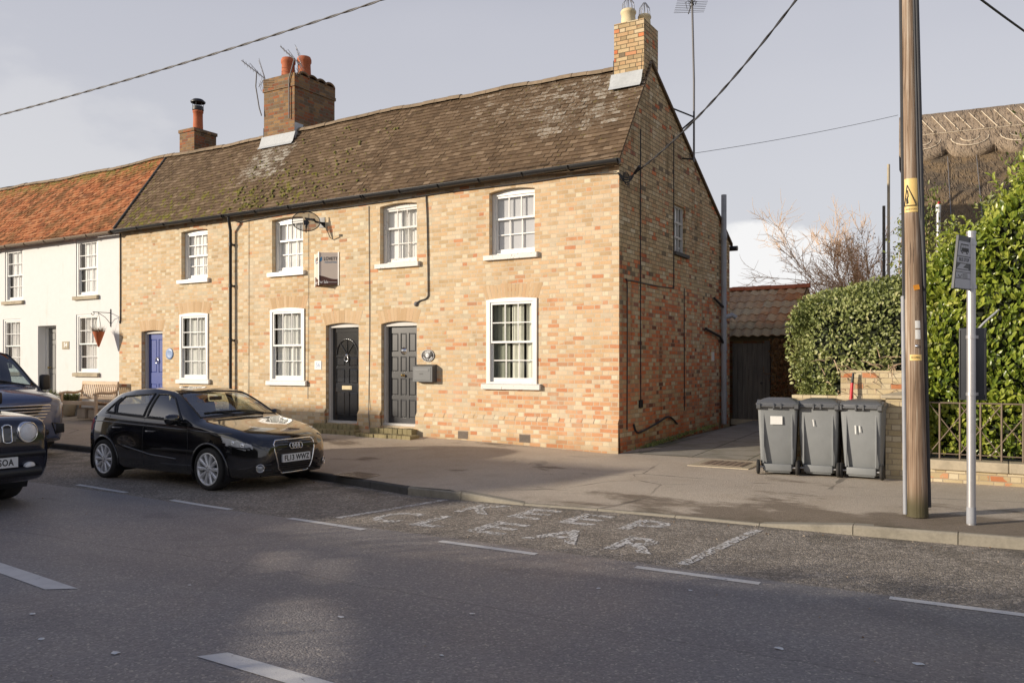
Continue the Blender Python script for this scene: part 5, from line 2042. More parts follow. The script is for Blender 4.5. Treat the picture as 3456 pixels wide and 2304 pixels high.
# ------------------------------------------------------------- wooden pole
t = thing('telegraph_pole', 'tall weathered wooden telegraph pole with yellow warning plate by the kerb', 'telegraph pole', tuple(POLE))
b = MB()
pr = []
Zs = [0, .25, .6, 1, 1.5, 2, 2.5, 3, 3.5, 4, 4.6, 5.3, 6, 7, 7.6]
rows = []
for z in Zs:
    r = lerp(.104, .050, z / 7.6)
    cx = -.088 * z / 5.3
    rows.append([(cx + (r + .004 * noise.noise(Vector((cos(a) * 3, sin(a) * 3, z * .6)))) * cos(a), (r + .004 * noise.noise(Vector((cos(a) * 3 + 9, sin(a) * 3, z * .6)))) * sin(a), z) for a in [2 * pi * k / 28 for k in range(28)]])
b.grid(rows, 0, True, close=True)
b.add(rows[-1], [tuple(range(28))])
b.build('trunk', M['pole'], t)
vd = (Vector((0, 0, 0)) - POLE)
vd.z = 0
vd.normalize()
sd = Vector((-vd.y, vd.x, 0))      # to the right hand of someone looking from the pole to the camera
lf_, rt_ = (sd, -sd) if sd.x < 0 else (-sd, sd)


def rad(z):
    return lerp(.104, .050, z / 7.6)


def on_pole(ang, z, out=0.0):
    """ang 0 faces the camera, positive to the right of the picture"""
    d = vd * cos(ang) + rt_ * sin(ang)
    return Vector((-.088 * z / 5.3, 0, z)) + d * (rad(z) + out)


b = MB()
b.tube([on_pole(-1.25, z, .010) for z in (0.02, .8, 1.6, 2.23)], .022, 8)
b.build('conduit', M['greyplastic'], t)
b = MB()
b.tube([on_pole(-1.30, z, .006) for z in (2.2, 3.2, 4.4, 5.5, 7.2)], .012, 6)
b.tube([on_pole(-1.02, z, .004) for z in (2.2, 3.2, 4.4, 5.5, 7.2)], .007, 5)
b.tube([on_pole(1.12, z, .022) for z in (7.3, 6.2, 5, 4.2, 3.4, 2.9)] + [on_pole(1.35, 2.55, .02), on_pole(1.45, 2.2, .01), on_pole(1.5, .1, .004)], .022, 8)
b.tube([on_pole(.85, z, .008) for z in (7.3, 6.2, 5, 4.2, 3.4)] + [on_pole(1.0, 3.0, .012), on_pole(1.25, 2.6, .02), on_pole(1.3, 2.3, .02)], .014, 6)
b.build('cable', M['cable'], t)


def wrap(z0, z1, a0, a1, mat, name, out=.004, n=8):
    mb = MB()
    rows = [[on_pole(lerp(a0, a1, k / n), z, out) for k in range(n + 1)] for z in (z0, z1)]
    mb.grid(rows, 0, True)
    return mb.build(name, M[mat], t)


def wrap_text(s, z, size, ac, spread, parent, mat='ink', out=.006):
    mb = text_mb(s, size, Matrix.Identity(4), 0, extrude=0)
    w = max(abs(v[0]) for v in mb.v)
    mb.v = [tuple(on_pole(ac + v[0] / w * spread, z + v[1], out)) for v in mb.v]
    return mb.build('lettering', M[mat], parent)


s_ = wrap(3.07, 3.41, -.85, .72, 'yellow', 'warning_plate')
tri = MB()
for (p, q) in (((-.45, 3.345), (.52, 3.135)), ((.52, 3.135), (-.82, 3.135)), ((-.82, 3.135), (-.45, 3.345))):
    tri.tube([on_pole(lerp(p[0], q[0], k / 8), lerp(p[1], q[1], k / 8), .006) for k in range(9)], .0052, 5)
for (p, q) in (((-.42, 3.29), (-.36, 3.225)), ((-.36, 3.225), (-.46, 3.225)), ((-.46, 3.225), (-.38, 3.16)), ((-.55, 3.21), (-.5, 3.15))):
    tri.tube([on_pole(p[0], p[1], .006), on_pole(q[0], q[1], .006)], .006, 5)
tri.build('warning_triangle', M['ink'], s_)
wrap_text('DANGER OF DEATH', 3.098, .022, -.05, .6, s_)
s_ = wrap(1.575, 1.635, -.45, .75, 'yellow', 'yellow_band')
wrap_text('NO CLIMBING', 1.605, .028, .12, .42, s_)
s_ = wrap(1.79, 1.885, .12, .66, 'sticker', 'number_tag')
s_ = wrap(1.90, 1.975, .12, .66, 'sticker', 'number_tag')
b = MB()
b.lathe([(.018, 0), (.015, .012), (.001, .016)], facing(on_pole(.22, 1.72), vd), 10)
b.build('stud', M['chrome'], t)
b = MB()
b.box(on_pole(.35, 2.31, .004), (.055, .004, .05), facing((0, 0, 0), vd * cos(.35) + rt_ * sin(.35)).to_3x3() @ Matrix.Rotation(pi / 2, 3, 'X') @ Matrix.Rotation(.2, 3, 'Y'))
b.build('tag', M['orange'], t)

# ------------------------------------------------------------- bus stop
BS = Vector((-.309, 9.156, .11))
t = thing('bus_stop', 'grey metal bus stop pole with tapered flag sign and dark timetable case', 'bus stop', tuple(BS))
b = MB()
b.tube([(0, 0, -.05), (0, 0, 2.80)], .040, 18)
b.build('post', M['greymetal'], t)
b = MB()
b.tube([(0, 0, 0), (0, 0, .16)], .0425, 18)
b.build('base_sleeve', M['greyplastic'], t)
# flag: its plane runs away to the upper left in the view, edge-on foreshortened
ex = Vector((-.30, -.78, 0)).normalized()
nrm = Vector((ex.y, -ex.x, 0))
if nrm.dot(-BS) < 0:
    nrm = -nrm
Mf = Matrix((-ex, UP, nrm)).transposed().to_4x4()
Mf.translation = Vector((0, 0, 0))
WT, WB, ZT, ZB = .25, .36, 2.76, 2.25
inner = .035


def flag(poly, h0, h1, name, mat, parent):
    return MB().prism(poly, Mf, h0, h1).build(name, M[mat], parent)


fl = flag([(-inner - WB, ZB), (-inner, ZB), (-inner, ZT), (-inner - WT, ZT)], -.012, .010, 'sign', 'signdark', t)


def wl(z):
    return lerp(WB, WT, (z - ZB) / (ZT - ZB))


def panel(z0, z1, mat, name='sign_panel', h=.012):
    return flag([(-inner - wl(z0) + .014, z0), (-inner - .008, z0), (-inner - .008, z1), (-inner - wl(z1) + .014, z1)], .0102, h, name, mat, fl)


panel(2.565, 2.705, 'signface')
panel(2.50, 2.556, 'signface')
panel(2.435, 2.495, 'signdark', h=.0115)
panel(2.415, 2.432, 'signface')
panel(2.355, 2.408, 'signface')
panel(2.258, 2.348, 'signface')
b = MB()
cx = -inner - .135
Mb = Mf @ Matrix.Translation((cx, 2.635, .0122))
b.prism([(-.085, -.03), (.085, -.03), (.085, .045), (-.075, .045), (-.09, .01)], Mb, 0, .001, 0)
for i in range(4):
    b.prism([(-.058 + i * .036, .008), (-.028 + i * .036, .008), (-.028 + i * .036, .034), (-.058 + i * .036, .034)], Mb, .001, .002, 1)
b.prism([(-.082, -.02), (-.066, -.02), (-.064, .032), (-.076, .032)], Mb, .001, .002, 1)
for xx in (-.05, .05):
    b.lathe([(.016, 0), (.016, .002), (.001, .002)], Mb @ Matrix.Translation((xx, -.032, .0)), 14, 0)
    b.lathe([(.008, 0), (.008, .0028), (.001, .0028)], Mb @ Matrix.Translation((xx, -.032, .0)), 12, 1)
b.merge(text_mb('BUS STOP', .048, Mf @ Matrix.Translation((cx - .012, 2.528, .0125)), 0, bold=.0006))
b.tube([Mf @ Vector((cx - .10 + .028 * cos(a), 2.385 + .022 * sin(a), .013)) for a in [pi + pi * k / 8 for k in range(9)]], .003, 5)
for i in range(4):
    b.prism([(cx - .045, 2.398 - i * .011), (cx + .06, 2.398 - i * .011), (cx + .06, 2.394 - i * .011), (cx - .045, 2.394 - i * .011)], Mf, .0122, .0128, 0)
b.build('lettering', [M['ink'], M['signface']], fl)
b = MB()
b.prism([(-inner - .30, 2.44), (-inner - .22, 2.49), (-inner - .10, 2.492), (-inner - .17, 2.455), (-inner - .06, 2.45), (-inner - .05, 2.44)], Mf, .0116, .0124)
b.build('picture', M['signface'], fl)
b = MB()
for z in (2.70, 2.28):
    b.tube([(0, 0, z - .018), (0, 0, z + .018)], .048, 16)
for z in (1.80, 1.25):
    b.tube([(0, 0, z - .015), (0, 0, z + .015)], .047, 16)
    b.box((.03, .055, z), (.06, .05, .03))
b.build('clamp', M['greymetal'], t)
b = MB()
b.tube([(0, 0, 2.795), (0, 0, 2.82)], .044, 16)
b.build('cap', M['greymetal'], t)
tc = rt_ * .015 - vd * .065
b = MB()
Rt = facing((0, 0, 0), vd).to_3x3()
b.rbox(tc + Vector((0, 0, 1.54)), (.235, .70, .035), .008, Rt)
b.build('timetable_case', M['signdark'], t)
b = MB()
for sx in (-1, 1):
    b.box(tc + rt_ * sx * .108 + vd * .019 + Vector((0, 0, 1.54)), (.008, .66, .004), Rt)
b.build('case_trim', M['blackplastic'], t)

# ------------------------------------------------------------- wheelie bins
def bin_meshes(root):
    bd = MB()
    prof = [(.10, .50, .50, .0), (.13, .505, .54, .0), (.90, .555, .66, .0), (.955, .565, .68, .0)]
    rows = []

    def ring(z, w, d, rr, yo=0):
        pts = []
        for (sx, sy, a0) in ((1, 1, 0), (-1, 1, pi / 2), (-1, -1, pi), (1, -1, 1.5 * pi)):
            for k in range(5):
                a = a0 + k * pi / 8
                pts.append((sx * (w / 2 - rr) + rr * cos(a), sy * (d / 2 - rr) + rr * sin(a) + yo, z))
        return pts
    for z, w, d, yo in ((.035, .42, .44, .03), (.10, .47, .50, .02), (.14, .485, .53, .01), (.55, .525, .61, 0), (.90, .555, .68, -.005), (.93, .56, .685, -.005), (.935, .585, .71, -.005), (.965, .585, .71, -.005)):
        rows.append(ring(z, w, d, .045, yo))
    bd.grid(rows, 0, True, close=True)
    bd.add(rows[0], [tuple(range(20))])
    bd.build('body', M['binplastic'], root)
    b = MB()
    b.rbox((0, -.285, .10), (.40, .06, .10), .012)
    b.rbox((0, -.262, .06), (.36, .05, .07), .012)
    b.build('axle_housing', M['binplastic'], root)
    b = MB()
    for sx in (-1, 1):
        b.bx(sx * .20 - .010, sx * .20 + .010, -.36 + .02, -.30, .16, .90)
    b.build('rib', M['binplastic'], root)
    lid = MB()
    rr = [ring(.967, .61, .74, .05, -.005), ring(.985, .615, .745, .05, -.005)]
    for z, k, yo in ((1.000, .97, -.003), (1.035, .80, .0), (1.055, .55, .01), (1.06, .2, .02)):
        rr.append(ring(z, .61 * k, .74 * k, .05 * k, yo))
    lid.grid(rr, 0, True, close=True)
    lid.add(rr[-1], [tuple(range(20))])
    lid.build('lid', M['binlid'], root)
    hb_ = MB()
    hb_.tube([(-.23, -.40, .955), (.23, -.40, .955)], .016, 8)
    for x in (-.265, -.05, .05, .265):
        w = .055 if abs(x) > .1 else .022
        hb_.add([(x - w / 2, -.345, .99), (x + w / 2, -.345, .99), (x + w / 2, -.43, .975), (x - w / 2, -.43, .975), (x - w / 2, -.345, .90), (x + w / 2, -.345, .90), (x + w / 2, -.425, .925), (x - w / 2, -.425, .925),
                 (x - w / 2, -.22, 1.035), (x + w / 2, -.22, 1.035)],
                [(0, 3, 2, 1), (3, 7, 6, 2), (4, 5, 6, 7), (0, 4, 7, 3), (1, 2, 6, 5), (0, 1, 9, 8), (3, 8, 9, 2), (0, 8, 3), (1, 2, 9)])
    hb_.build('hinge_handle', M['binlid'], root)
    b = MB()
    b.tube([(-.29, -.285, .10), (.29, -.285, .10)], .012, 8)
    b.build('axle', M['greymetal'], root)
    for sx in (-1, 1):
        b = MB()
        b.lathe([(.001, -.022), (.06, -.024), (.088, -.022), (.10, -.014), (.10, .014), (.088, .022), (.06, .024), (.001, .022)], Matrix.Translation((sx * .275, -.285, .10)) @ Matrix.Rotation(pi / 2, 4, 'Y'), 24)
        b.build('wheel', M['rubber'], root)
    root.scale = (.94, .94, 1)
    return root


GB = 'wheelie bins by the garden wall'
bt = thing('wheelie_bin', 'grey wheelie bin with a square white sticker, the first of three', 'wheelie bin', (-2.80, 12.06, .115), .17, GB)
bin_meshes(bt)
b2_ = copy_tree(bt)
b2_.location = (-2.25, 12.19, .115)
b2_.rotation_euler.z = .04
b2_['label'] = 'middle grey wheelie bin marked with one short white stroke'
b3_ = copy_tree(bt)
b3_.location = (-1.67, 12.2, .115)
b3_.rotation_euler.z = -.07
b3_['label'] = 'grey wheelie bin marked with two white strokes, nearest the wooden pole'


def bin_mark(root, quads, name):
    mb = MB()
    for (x, z, w, h, sl) in quads:
        y = -.355 + (.9 - z) * .055 - .0065
        y2 = -.355 + (.9 - z - h) * .055 - .0065
        mb.quad((x, y, z), (x + w, y, z), (x + w - sl, y2, z + h), (x - sl, y2, z + h))
    WM[root.name] = Matrix.Translation(root.location)
    return mb.build(name, M['sticker'], root)


bin_mark(bt, [(-.10, .70, .17, .115, 0)], 'sticker')
bin_mark(b2_, [(-.06, .685, .014, .09, .012)], 'painted_mark')
bin_mark(b3_, [(-.075, .60, .014, .115, .004), (-.015, .625, .014, .085, .008)], 'painted_mark')

# ------------------------------------------------------------- garden wall, pier, railing
t = thing('garden_wall', 'pale brick garden wall with a capped pier behind the bins', 'wall', (-1.8, 12.6, .1))
b = MB()
b.bx(-2.72, -1.42, 12.52, 12.75, 0, 1.20)
b.bx(-2.05, -1.0, 12.53, 12.74, 1.20, 1.56)
b.bx(-2.72, -2.50, 12.76, 20.0, 0, 1.1)
b.build('wall', M['palebrick'], t, True)
b = MB()
b.bx(-1.42, -.99, 12.16, 12.62, 0, 1.19)
p_ = b.build('pier', M['palebrick'], t, True)
b = MB()
b.bx(-1.47, -.94, 12.11, 12.66, 1.191, 1.235)
b.add([(-1.47, 12.11, 1.2352), (-.94, 12.11, 1.2352), (-.94, 12.66, 1.2352), (-1.47, 12.66, 1.2352), (-1.16, 12.38, 1.30)], [(0, 1, 4), (1, 2, 4), (2, 3, 4), (3, 0, 4)])
b.build('cap', M['coping'], p_, True, bevel=.006)
t = thing('low_wall', 'low brick wall with stone coping under the laurel hedge', 'wall', (2, 12.3, .1))
b = MB()
b.bx(-.985, 8, 12.2, 12.42, -.1, .27)
b.build('wall', M['palebrick'], t, True)
b = MB()
x = -.895
while x < 8:
    b.bx(x + .003, min(x + .9, 8) - .003, 12.15, 12.46, .272, .40 + R.uniform(-.003, .003))
    x += .9
b.build('coping', M['coping'], t, True, bevel=.012)
t = thing('railing', 'thin iron railing of uprights and crossed bars on the low wall', 'railing', (2, 12.3, .4))
b = MB()
b.tube([(-.9, 12.3, 1.14), (8, 12.3, 1.14)], .012, 6)
b.tube([(-.9, 12.3, .47), (8, 12.3, .47)], .008, 6)
b.build('rail', M['iron'], t, True)
k = 0
x = -.78
while x < 4.5:
    bb = MB()
    bb.tube([(x, 12.3, .40), (x, 12.3, 1.15)], .013, 6)
    bb.build('upright', M['iron'], t, True)
    x += .235
b = MB()
x = -.9
while x < 4.5:
    b.tube([(x, 12.295, .47), (x + .47, 12.295, 1.12)], .008, 5)
    b.tube([(x, 12.305, 1.12), (x + .47, 12.305, .47)], .008, 5)
    x += .352
b.build('lattice', M['iron'], t, True)
t = thing('red_stake', 'red-tipped garden stake leaning on the wall behind the bins', 'stake', (-1.9, 12.42, .6))
b = MB()
rp0, rp1 = onY(2872, 1350, 12.42), onY(2876, 1292, 12.44)
rp2 = onY(2880, 1258, 12.45)
b.tube([Vector((rp0.x, 12.38, .15)), rp0, rp1], .022, 8)
b.build('shaft', M['red'], t, True)
b = MB()
b.tube([rp1, rp2], [.022, .014], 8)
b.build('tip', M['blackplastic'], t, True)

# ------------------------------------------------------------- gate and pantiled shed at the end of the alley
t = thing('alley_gate', 'dark grey boarded wooden gate at the end of the alley', 'gate', (-5.3, 19.95, .3))
b = MB()
x = -5.72
while x < -4.96:
    w = .118
    b.bx(x + .003, x + w - .003, 19.92, 19.945, .33, 2.14 + R.uniform(-.01, .01))
    x += w
b.build('board', M['gatewood'], t, True)
b = MB()
for z in (.55, 1.25, 1.95):
    b.bx(-5.72, -4.96, 19.946, 19.98, z - .05, z + .05)
b.build('ledge', M['gatewood'], t, True)
b = MB()
b.bx(-4.955, -4.83, 19.90, 20.0, .25, 2.2)
b.build('post', M['gatewood'], t, True)
b = MB()
b.bx(-5.74, -4.8, 19.85, 19.99, .2, .33)
b.build('threshold', M['coping'], t, True)
b = MB()
b.tube([(-5.02, 19.92, 1.2), (-5.02, 19.885, 1.2)], .03, 10)
b.build('handle', M['blackmetal'], t, True)

t = thing('pantiled_shed', 'low outbuilding with an orange and grey pantile roof behind the gate', 'shed', (-5.3, 21, .3))
b = MB()
b.bx(-9.5, -4.45, 20.1, 24, 0, 2.2)
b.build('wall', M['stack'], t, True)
m_ = NT('pantile')
P_ = m_.obj()
rr_ = m_.attr()
xx_, yy_, zz_ = m_.xyz(P_)
md = m_.noise(P_, 4, 4)
cc_ = m_.ramp(rr_, [(0, (.42, .16, .06)), (.4, (.58, .26, .10)), (.7, (.64, .38, .19)), (1, (.54, .41, .24))])
left = m_.smooth(m_.math('ADD', xx_, m_.math('MULTIPLY', m_.math('SUBTRACT', md, .5), 1.6)), -4.6, -5.4)
cc_ = m_.mix(m_.math('MULTIPLY', left, .5), cc_, (.60, .52, .34))
low = m_.smooth(m_.math('ADD', zz_, m_.math('MULTIPLY', m_.math('SUBTRACT', md, .5), .5)), 2.75, 2.5)
cc_ = m_.mix(m_.math('MULTIPLY', low, .6), cc_, (.20, .19, .12))
cc_ = m_.mix(m_.math('MULTIPLY', m_.smooth(m_.noise(P_, 12, 4), .55, .7), .5), cc_, (.16, .12, .07))
M['pantile'] = m_.done(m_.bsdf(cc_, .85, m_.bump(m_.noise(P_, 40, 3), .4, .006)))
b = MB()
ya, za, yb, zb = 19.72, 2.30, 21.6, 3.56
L = sqrt((yb - ya) ** 2 + (zb - za) ** 2)
uy, uz = (yb - ya) / L, (zb - za) / L
ny, nz = -uz, uy
nC = 7
pw = .225
x = -9.5
while x < -4.4:
    for c in range(nC):
        rows = []
        s0, s1 = L * c / nC - .03, L * (c + 1) / nC + .02
        j = R.uniform(-.006, .006)
        for (s, lf__) in ((s0, .028), (s1, .006)):
            r_ = []
            for k in range(9):
                u = k / 8
                hh = .042 * (sin(u * 2 * pi) * .5 + .5) if True else 0
                r_.append((x + u * pw * 1.02, ya + uy * s + ny * (hh + lf__ + j), za + uz * s + nz * (hh + lf__ + j)))
            rows.append(r_)
        b.grid(rows, 0, True, R.random())
        b.grid([rows[0], [(q[0], q[1] - ny * .02, q[2] - nz * .02) for q in rows[0]]], 0, True, .02)
    x += pw
b.quad((-9.5, yb, zb), (-4.3, yb, zb), (-4.3, 24.2, 2.3), (-9.5, 24.2, 2.3))
b.add([(-4.32, 19.8, 2.3), (-4.32, yb, zb), (-4.32, 24.2, 2.3)], [(0, 1, 2)])
ro = b.build('roof', M['pantile'], t, True)
ridge_mb(-9.5, -4.25, 21.6, 3.60, .11).build('ridge', M['terracotta'], ro, True)
# ------------------------------------------------------------- vegetation
def leaf(mb, p, d, n, L, W, rnd, curl=.25):
    """one folded, pointed leaf starting at p along d with surface normal n"""
    d = d.normalized()
    n = (n - d * n.dot(d))
    n = n.normalized() if n.length > 1e-4 else Vector((0, 0, 1))
    s = d.cross(n)
    a = p
    m1 = p + d * L * .35
    m2 = p + d * L * .72 - n * L * curl * .25
    t = p + d * L - n * L * curl * .6
    l1, r1 = m1 + s * W * .5 + n * W * .16, m1 - s * W * .5 + n * W * .16
    l2, r2 = m2 + s * W * .42 + n * W * .10, m2 - s * W * .42 + n * W * .10
    mb.add([a, l1, l2, t, r2, r1, m1, m2], [(0, 6, 1), (1, 6, 7, 2), (2, 7, 3), (0, 5, 6), (5, 4, 7, 6), (4, 3, 7)], 0, rnd)


def rand_dir(n, spread):
    return (Vector(n) + Vector((R.gauss(0, 1), R.gauss(0, 1), R.gauss(0, 1))) * spread).normalized()


def bumpy(p, s, amp, seed=0):
    return amp * noise.noise(Vector(p) * s + Vector((seed, seed * 1.7, 0)))


def hedge_fill(mb, pts_normals, L, W, spread, depth, dark=.35, up=.35):
    for (p, n) in pts_normals:
        k = R.random()
        q = p - n * depth * k * k
        shade = 1 - dark * k
        d = rand_dir(n * .55 + UP * up, spread)
        nn = rand_dir(n + UP * .25 + Vector((-.25, -.2, 0)), .42)
        s = R.uniform(.65, 1.2)
        leaf(mb, q, d, nn, L * s, W * s, min(1, max(0, R.gauss(.5, .24) * shade)))


def boxy_points(x0, x1, y0, y1, z0, z1fun, n, faces, amp=.12, sc=1.4, seed=0, rnd=.30):
    """random points with outward normals on a bumpy block: front (-y), left (-x), top"""
    out = []
    zmax = max(z1fun(x0), z1fun(x1), z1fun((x0 + x1) / 2))
    areas = {'front': (x1 - x0) * (zmax - z0), 'left': (y1 - y0) * (zmax - z0), 'right': (y1 - y0) * (zmax - z0), 'top': (x1 - x0) * (y1 - y0)}
    tot = sum(areas[f] for f in faces)
    for f in faces:
        for _ in range(int(n * areas[f] / tot)):
            x, y, u = R.uniform(x0, x1), R.uniform(y0, y1), R.random()
            zt = z1fun(x)
            z = lerp(z0, zt, u)
            if f == 'front':
                p, nn = Vector((x, y0, z)), Vector((0, -1, .15))
            elif f == 'left':
                z = lerp(z0, z1fun(x0), u)
                p, nn = Vector((x0, y, z)), Vector((-1, 0, .15))
            elif f == 'right':
                z = lerp(z0, z1fun(x1), u)
                p, nn = Vector((x1, y, z)), Vector((1, 0, .15))
            else:
                p, nn = Vector((x, y, zt)), Vector((0, -.15, 1))
            # round the shoulders
            ex = min(p.x - x0, x1 - p.x)
            ez = zt - p.z
            if f != 'top' and ez < rnd:
                p -= nn * (rnd - ez) ** 2 / rnd * .8
            if f == 'top':
                e = min(p.y - y0, p.x - x0)
                if e < rnd:
                    p.z -= (rnd - e) ** 2 / rnd * .8
            if f == 'front' and p.x - x0 < rnd:
                p.y += (rnd - (p.x - x0)) ** 2 / rnd * .7
            g_ = Vector((noise.noise(p * sc + Vector((seed, 0, 0))), noise.noise(p * sc + Vector((0, seed, 5))), noise.noise(p * sc + Vector((3, 0, seed)))))
            b_ = bumpy(p, sc, amp, seed) + bumpy(p, sc * 3, amp * .5, seed)
            p = p + nn.normalized() * b_
            out.append((p, (nn + g_ * .9).normalized()))
    return out


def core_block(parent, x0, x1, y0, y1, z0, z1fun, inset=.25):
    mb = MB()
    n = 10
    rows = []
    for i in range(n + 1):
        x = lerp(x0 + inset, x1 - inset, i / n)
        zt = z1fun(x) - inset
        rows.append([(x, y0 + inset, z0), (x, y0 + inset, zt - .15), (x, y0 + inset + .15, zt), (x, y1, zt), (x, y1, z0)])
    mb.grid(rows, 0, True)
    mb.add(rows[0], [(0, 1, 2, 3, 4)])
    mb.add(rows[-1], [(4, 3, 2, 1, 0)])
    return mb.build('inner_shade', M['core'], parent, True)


# clipped small-leaved hedge behind the bins
t = thing('clipped_hedge', 'clipped dull green hedge bulging over the pale garden wall behind the bins', 'hedge', (-2, 13.5, 0))
zt1 = lambda x: 2.80 + .05 * sin(x * 3) + .04 * (x + 2)
pts = boxy_points(-2.80, -.72, 12.62, 17.5, 1.05, zt1, 24000, ('front', 'left', 'top'), .13, 1.6, 2, .55)
keep = []
for p, n in pts:
    # the lower left side is cut back and hangs; the face over the wall shows brick on the right
    if p.y < 13.2 and p.z < 1.5 + .15 * noise.noise(p * 4) and p.x > -2.05 + .25 * noise.noise(p * 3):
        continue
    if p.z < 1.12 and p.x > -2.2 and p.y < 13.3:
        continue
    k = sm((1.9 - p.z) / 1.0)
    if p.x < -2.4:
        p.x += .20 * k
    keep.append((p, n))
mb = MB()
hedge_fill(mb, keep, .062, .034, .55, .22, .5)
for _ in range(1500):
    p, n = R.choice(keep)
    if p.z < 1.75:
        leaf(mb, p + n * .04, rand_dir(n - UP * .4, .5), rand_dir(n, .5), .06, .04, R.uniform(.7, 1))
mb.build('foliage', M['privet'], t, True)
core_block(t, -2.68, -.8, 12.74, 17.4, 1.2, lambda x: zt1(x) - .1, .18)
b = MB()
for k in range(60):
    p = Vector((R.uniform(-2.3, -1.2), 12.60, R.uniform(1.2, 1.75)))
    d = rand_dir((-.3, -1, .2), .6)
    b.tube([p, p + d * .09, p + d * .2 + Vector((0, 0, -.05))], [.008, .006, .002], 4, caps=False)
b.build('stem', M['branch'], t, True)

# tall laurel hedge on the right
t = thing('laurel_hedge', 'tall glossy yellow-green laurel hedge behind the iron railing', 'hedge', (2, 13.2, 0))
zt2 = lambda x: 2.95 + max(-.1, min(1.3, (x + .95) * .95)) + .07 * sin(x * 7)
pts = boxy_points(-1.05, 2.4, 12.50, 14.3, .42, zt2, 17000, ('front', 'left', 'top'), .14, 1.3, 7)
mb = MB()
hedge_fill(mb, pts, .105, .047, .42, .20, .45, .55)
# leggy shoots at the top
for _ in range(90):
    x = R.uniform(-1.0, 1.6)
    base = Vector((x, R.uniform(12.5, 13.4), zt2(x) - .1))
    d = rand_dir((0, -.15, 1), .28)
    Ls = R.uniform(.15, .45)
    for k in range(int(Ls * 42)):
        s = k / (Ls * 42)
        leaf(mb, base + d * Ls * s, rand_dir(d * .5, .75), rand_dir((0, -1, .6), .4), .10, .036, R.uniform(.35, .95))
mb.build('foliage', M['laurel'], t, True)
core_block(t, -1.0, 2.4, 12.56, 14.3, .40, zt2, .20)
b = MB()
for (p0, p1, p2, r_) in ((onY(3290, 1125, 12.5), onY(3320, 1090, 12.45), onY(3372, 1045, 12.5), .016),):
    b.tube(crom([tuple(p0), tuple(p1), tuple(p2)], 5), r_, 6)
b.build('branch', M['greyplastic'], t, True)

# taller dark shrub at the right edge
t = thing('tall_shrub', 'tall dark leafy shrub rising above the laurel at the right edge of the view', 'shrub', (1.4, 14, 0))
mb = MB()
tw = MB()
for k in range(60):
    a = R.random()
    base = Vector((R.uniform(-.1, 1.5), R.uniform(13.3, 14.4), 2.4))
    tip = Vector((base.x + R.uniform(-.45, .25), base.y + R.uniform(-.4, .3), 0))
    tip.z = R.uniform(.75, 1.0) * (4.55 + max(-.5, min(.5, tip.x)) * 2.6)
    path = crom([tuple(base), tuple(base.lerp(tip, .5) + Vector((R.uniform(-.12, .12), 0, .1))), tuple(tip)], 6)
    tw.tube(path, [lerp(.016, .003, i / (len(path) - 1)) for i in range(len(path))], 4, caps=False)
    for i in range(2, len(path)):
        p = Vector(path[i])
        for _ in range(30):
            q = p + Vector((R.gauss(0, .11), R.gauss(0, .11), R.gauss(0, .09)))
            leaf(mb, q, rand_dir((0, -.2, .7), .7), rand_dir((0, -1, .6), .5), R.uniform(.05, .10), R.uniform(.022, .034), min(1, max(0, R.gauss(.45, .25))))
mb.build('foliage', M['shrub'], t, True)
tw.build('stem', M['branch'], t, True)
# leggy sprays in front of the thatch
t = thing('leggy_shrub', 'thin leafy sprays in front of the thatch just right of the wooden pole', 'shrub', (-.6, 13.6, 0))
mb = MB()
tw = MB()
for (px_, py_) in ((3150, 655), (3085, 730), (3205, 760), (3120, 735), (3060, 700), (3160, 800), (3240, 770), (3050, 760), (3100, 800)):
    tip = onY(px_, py_, 13.7)
    base = Vector((tip.x + R.uniform(-.1, .1), 13.7, 2.5))
    path = crom([tuple(base), tuple(base.lerp(tip, .5) + Vector((R.uniform(-.08, .08), 0, 0))), tuple(tip)], 5)
    tw.tube(path, [lerp(.010, .003, i / (len(path) - 1)) for i in range(len(path))], 4, caps=False)
    for i in range(len(path)):
        for _ in range(26):
            q = Vector(path[i]) + Vector((R.gauss(0, .07), R.gauss(0, .07), R.gauss(0, .06)))
            leaf(mb, q, rand_dir((0, -.2, .8), .6), rand_dir((0, -1, .6), .5), R.uniform(.04, .075), R.uniform(.018, .028), R.uniform(.3, .95))
mb.build('foliage', M['shrub'], t, True)
tw.build('stem', M['branch'], t, True)

# bare orange-twigged shrub behind the clipped hedge
t = thing('bare_shrub', 'bare orange-twigged shrub against the sky behind the clipped hedge', 'shrub', (-2.6, 17.5, 0))
mb = MB()
mt = MB()


def grow(p, d, L, r, lev):
    n = 5
    path = [p]
    dd = d.copy()
    for i in range(n):
        dd = (dd + Vector((R.gauss(0, .10), R.gauss(0, .10), R.gauss(.03, .07)))).normalized()
        path.append(path[-1] + dd * L / n)
    (mb if lev < 2 else mt).tube(path, [lerp(r, r * .4, i / n) for i in range(n + 1)], 4 if lev > 0 else 6, caps=False)
    if lev >= 3:
        return
    for k in range((9, 8, 5)[lev]):
        i = R.randint(1, n)
        a = rand_dir(dd, .45 if lev < 2 else .55)
        grow(path[i], a, L * R.uniform(.38, .6), max(.0055, r * .5), lev + 1)


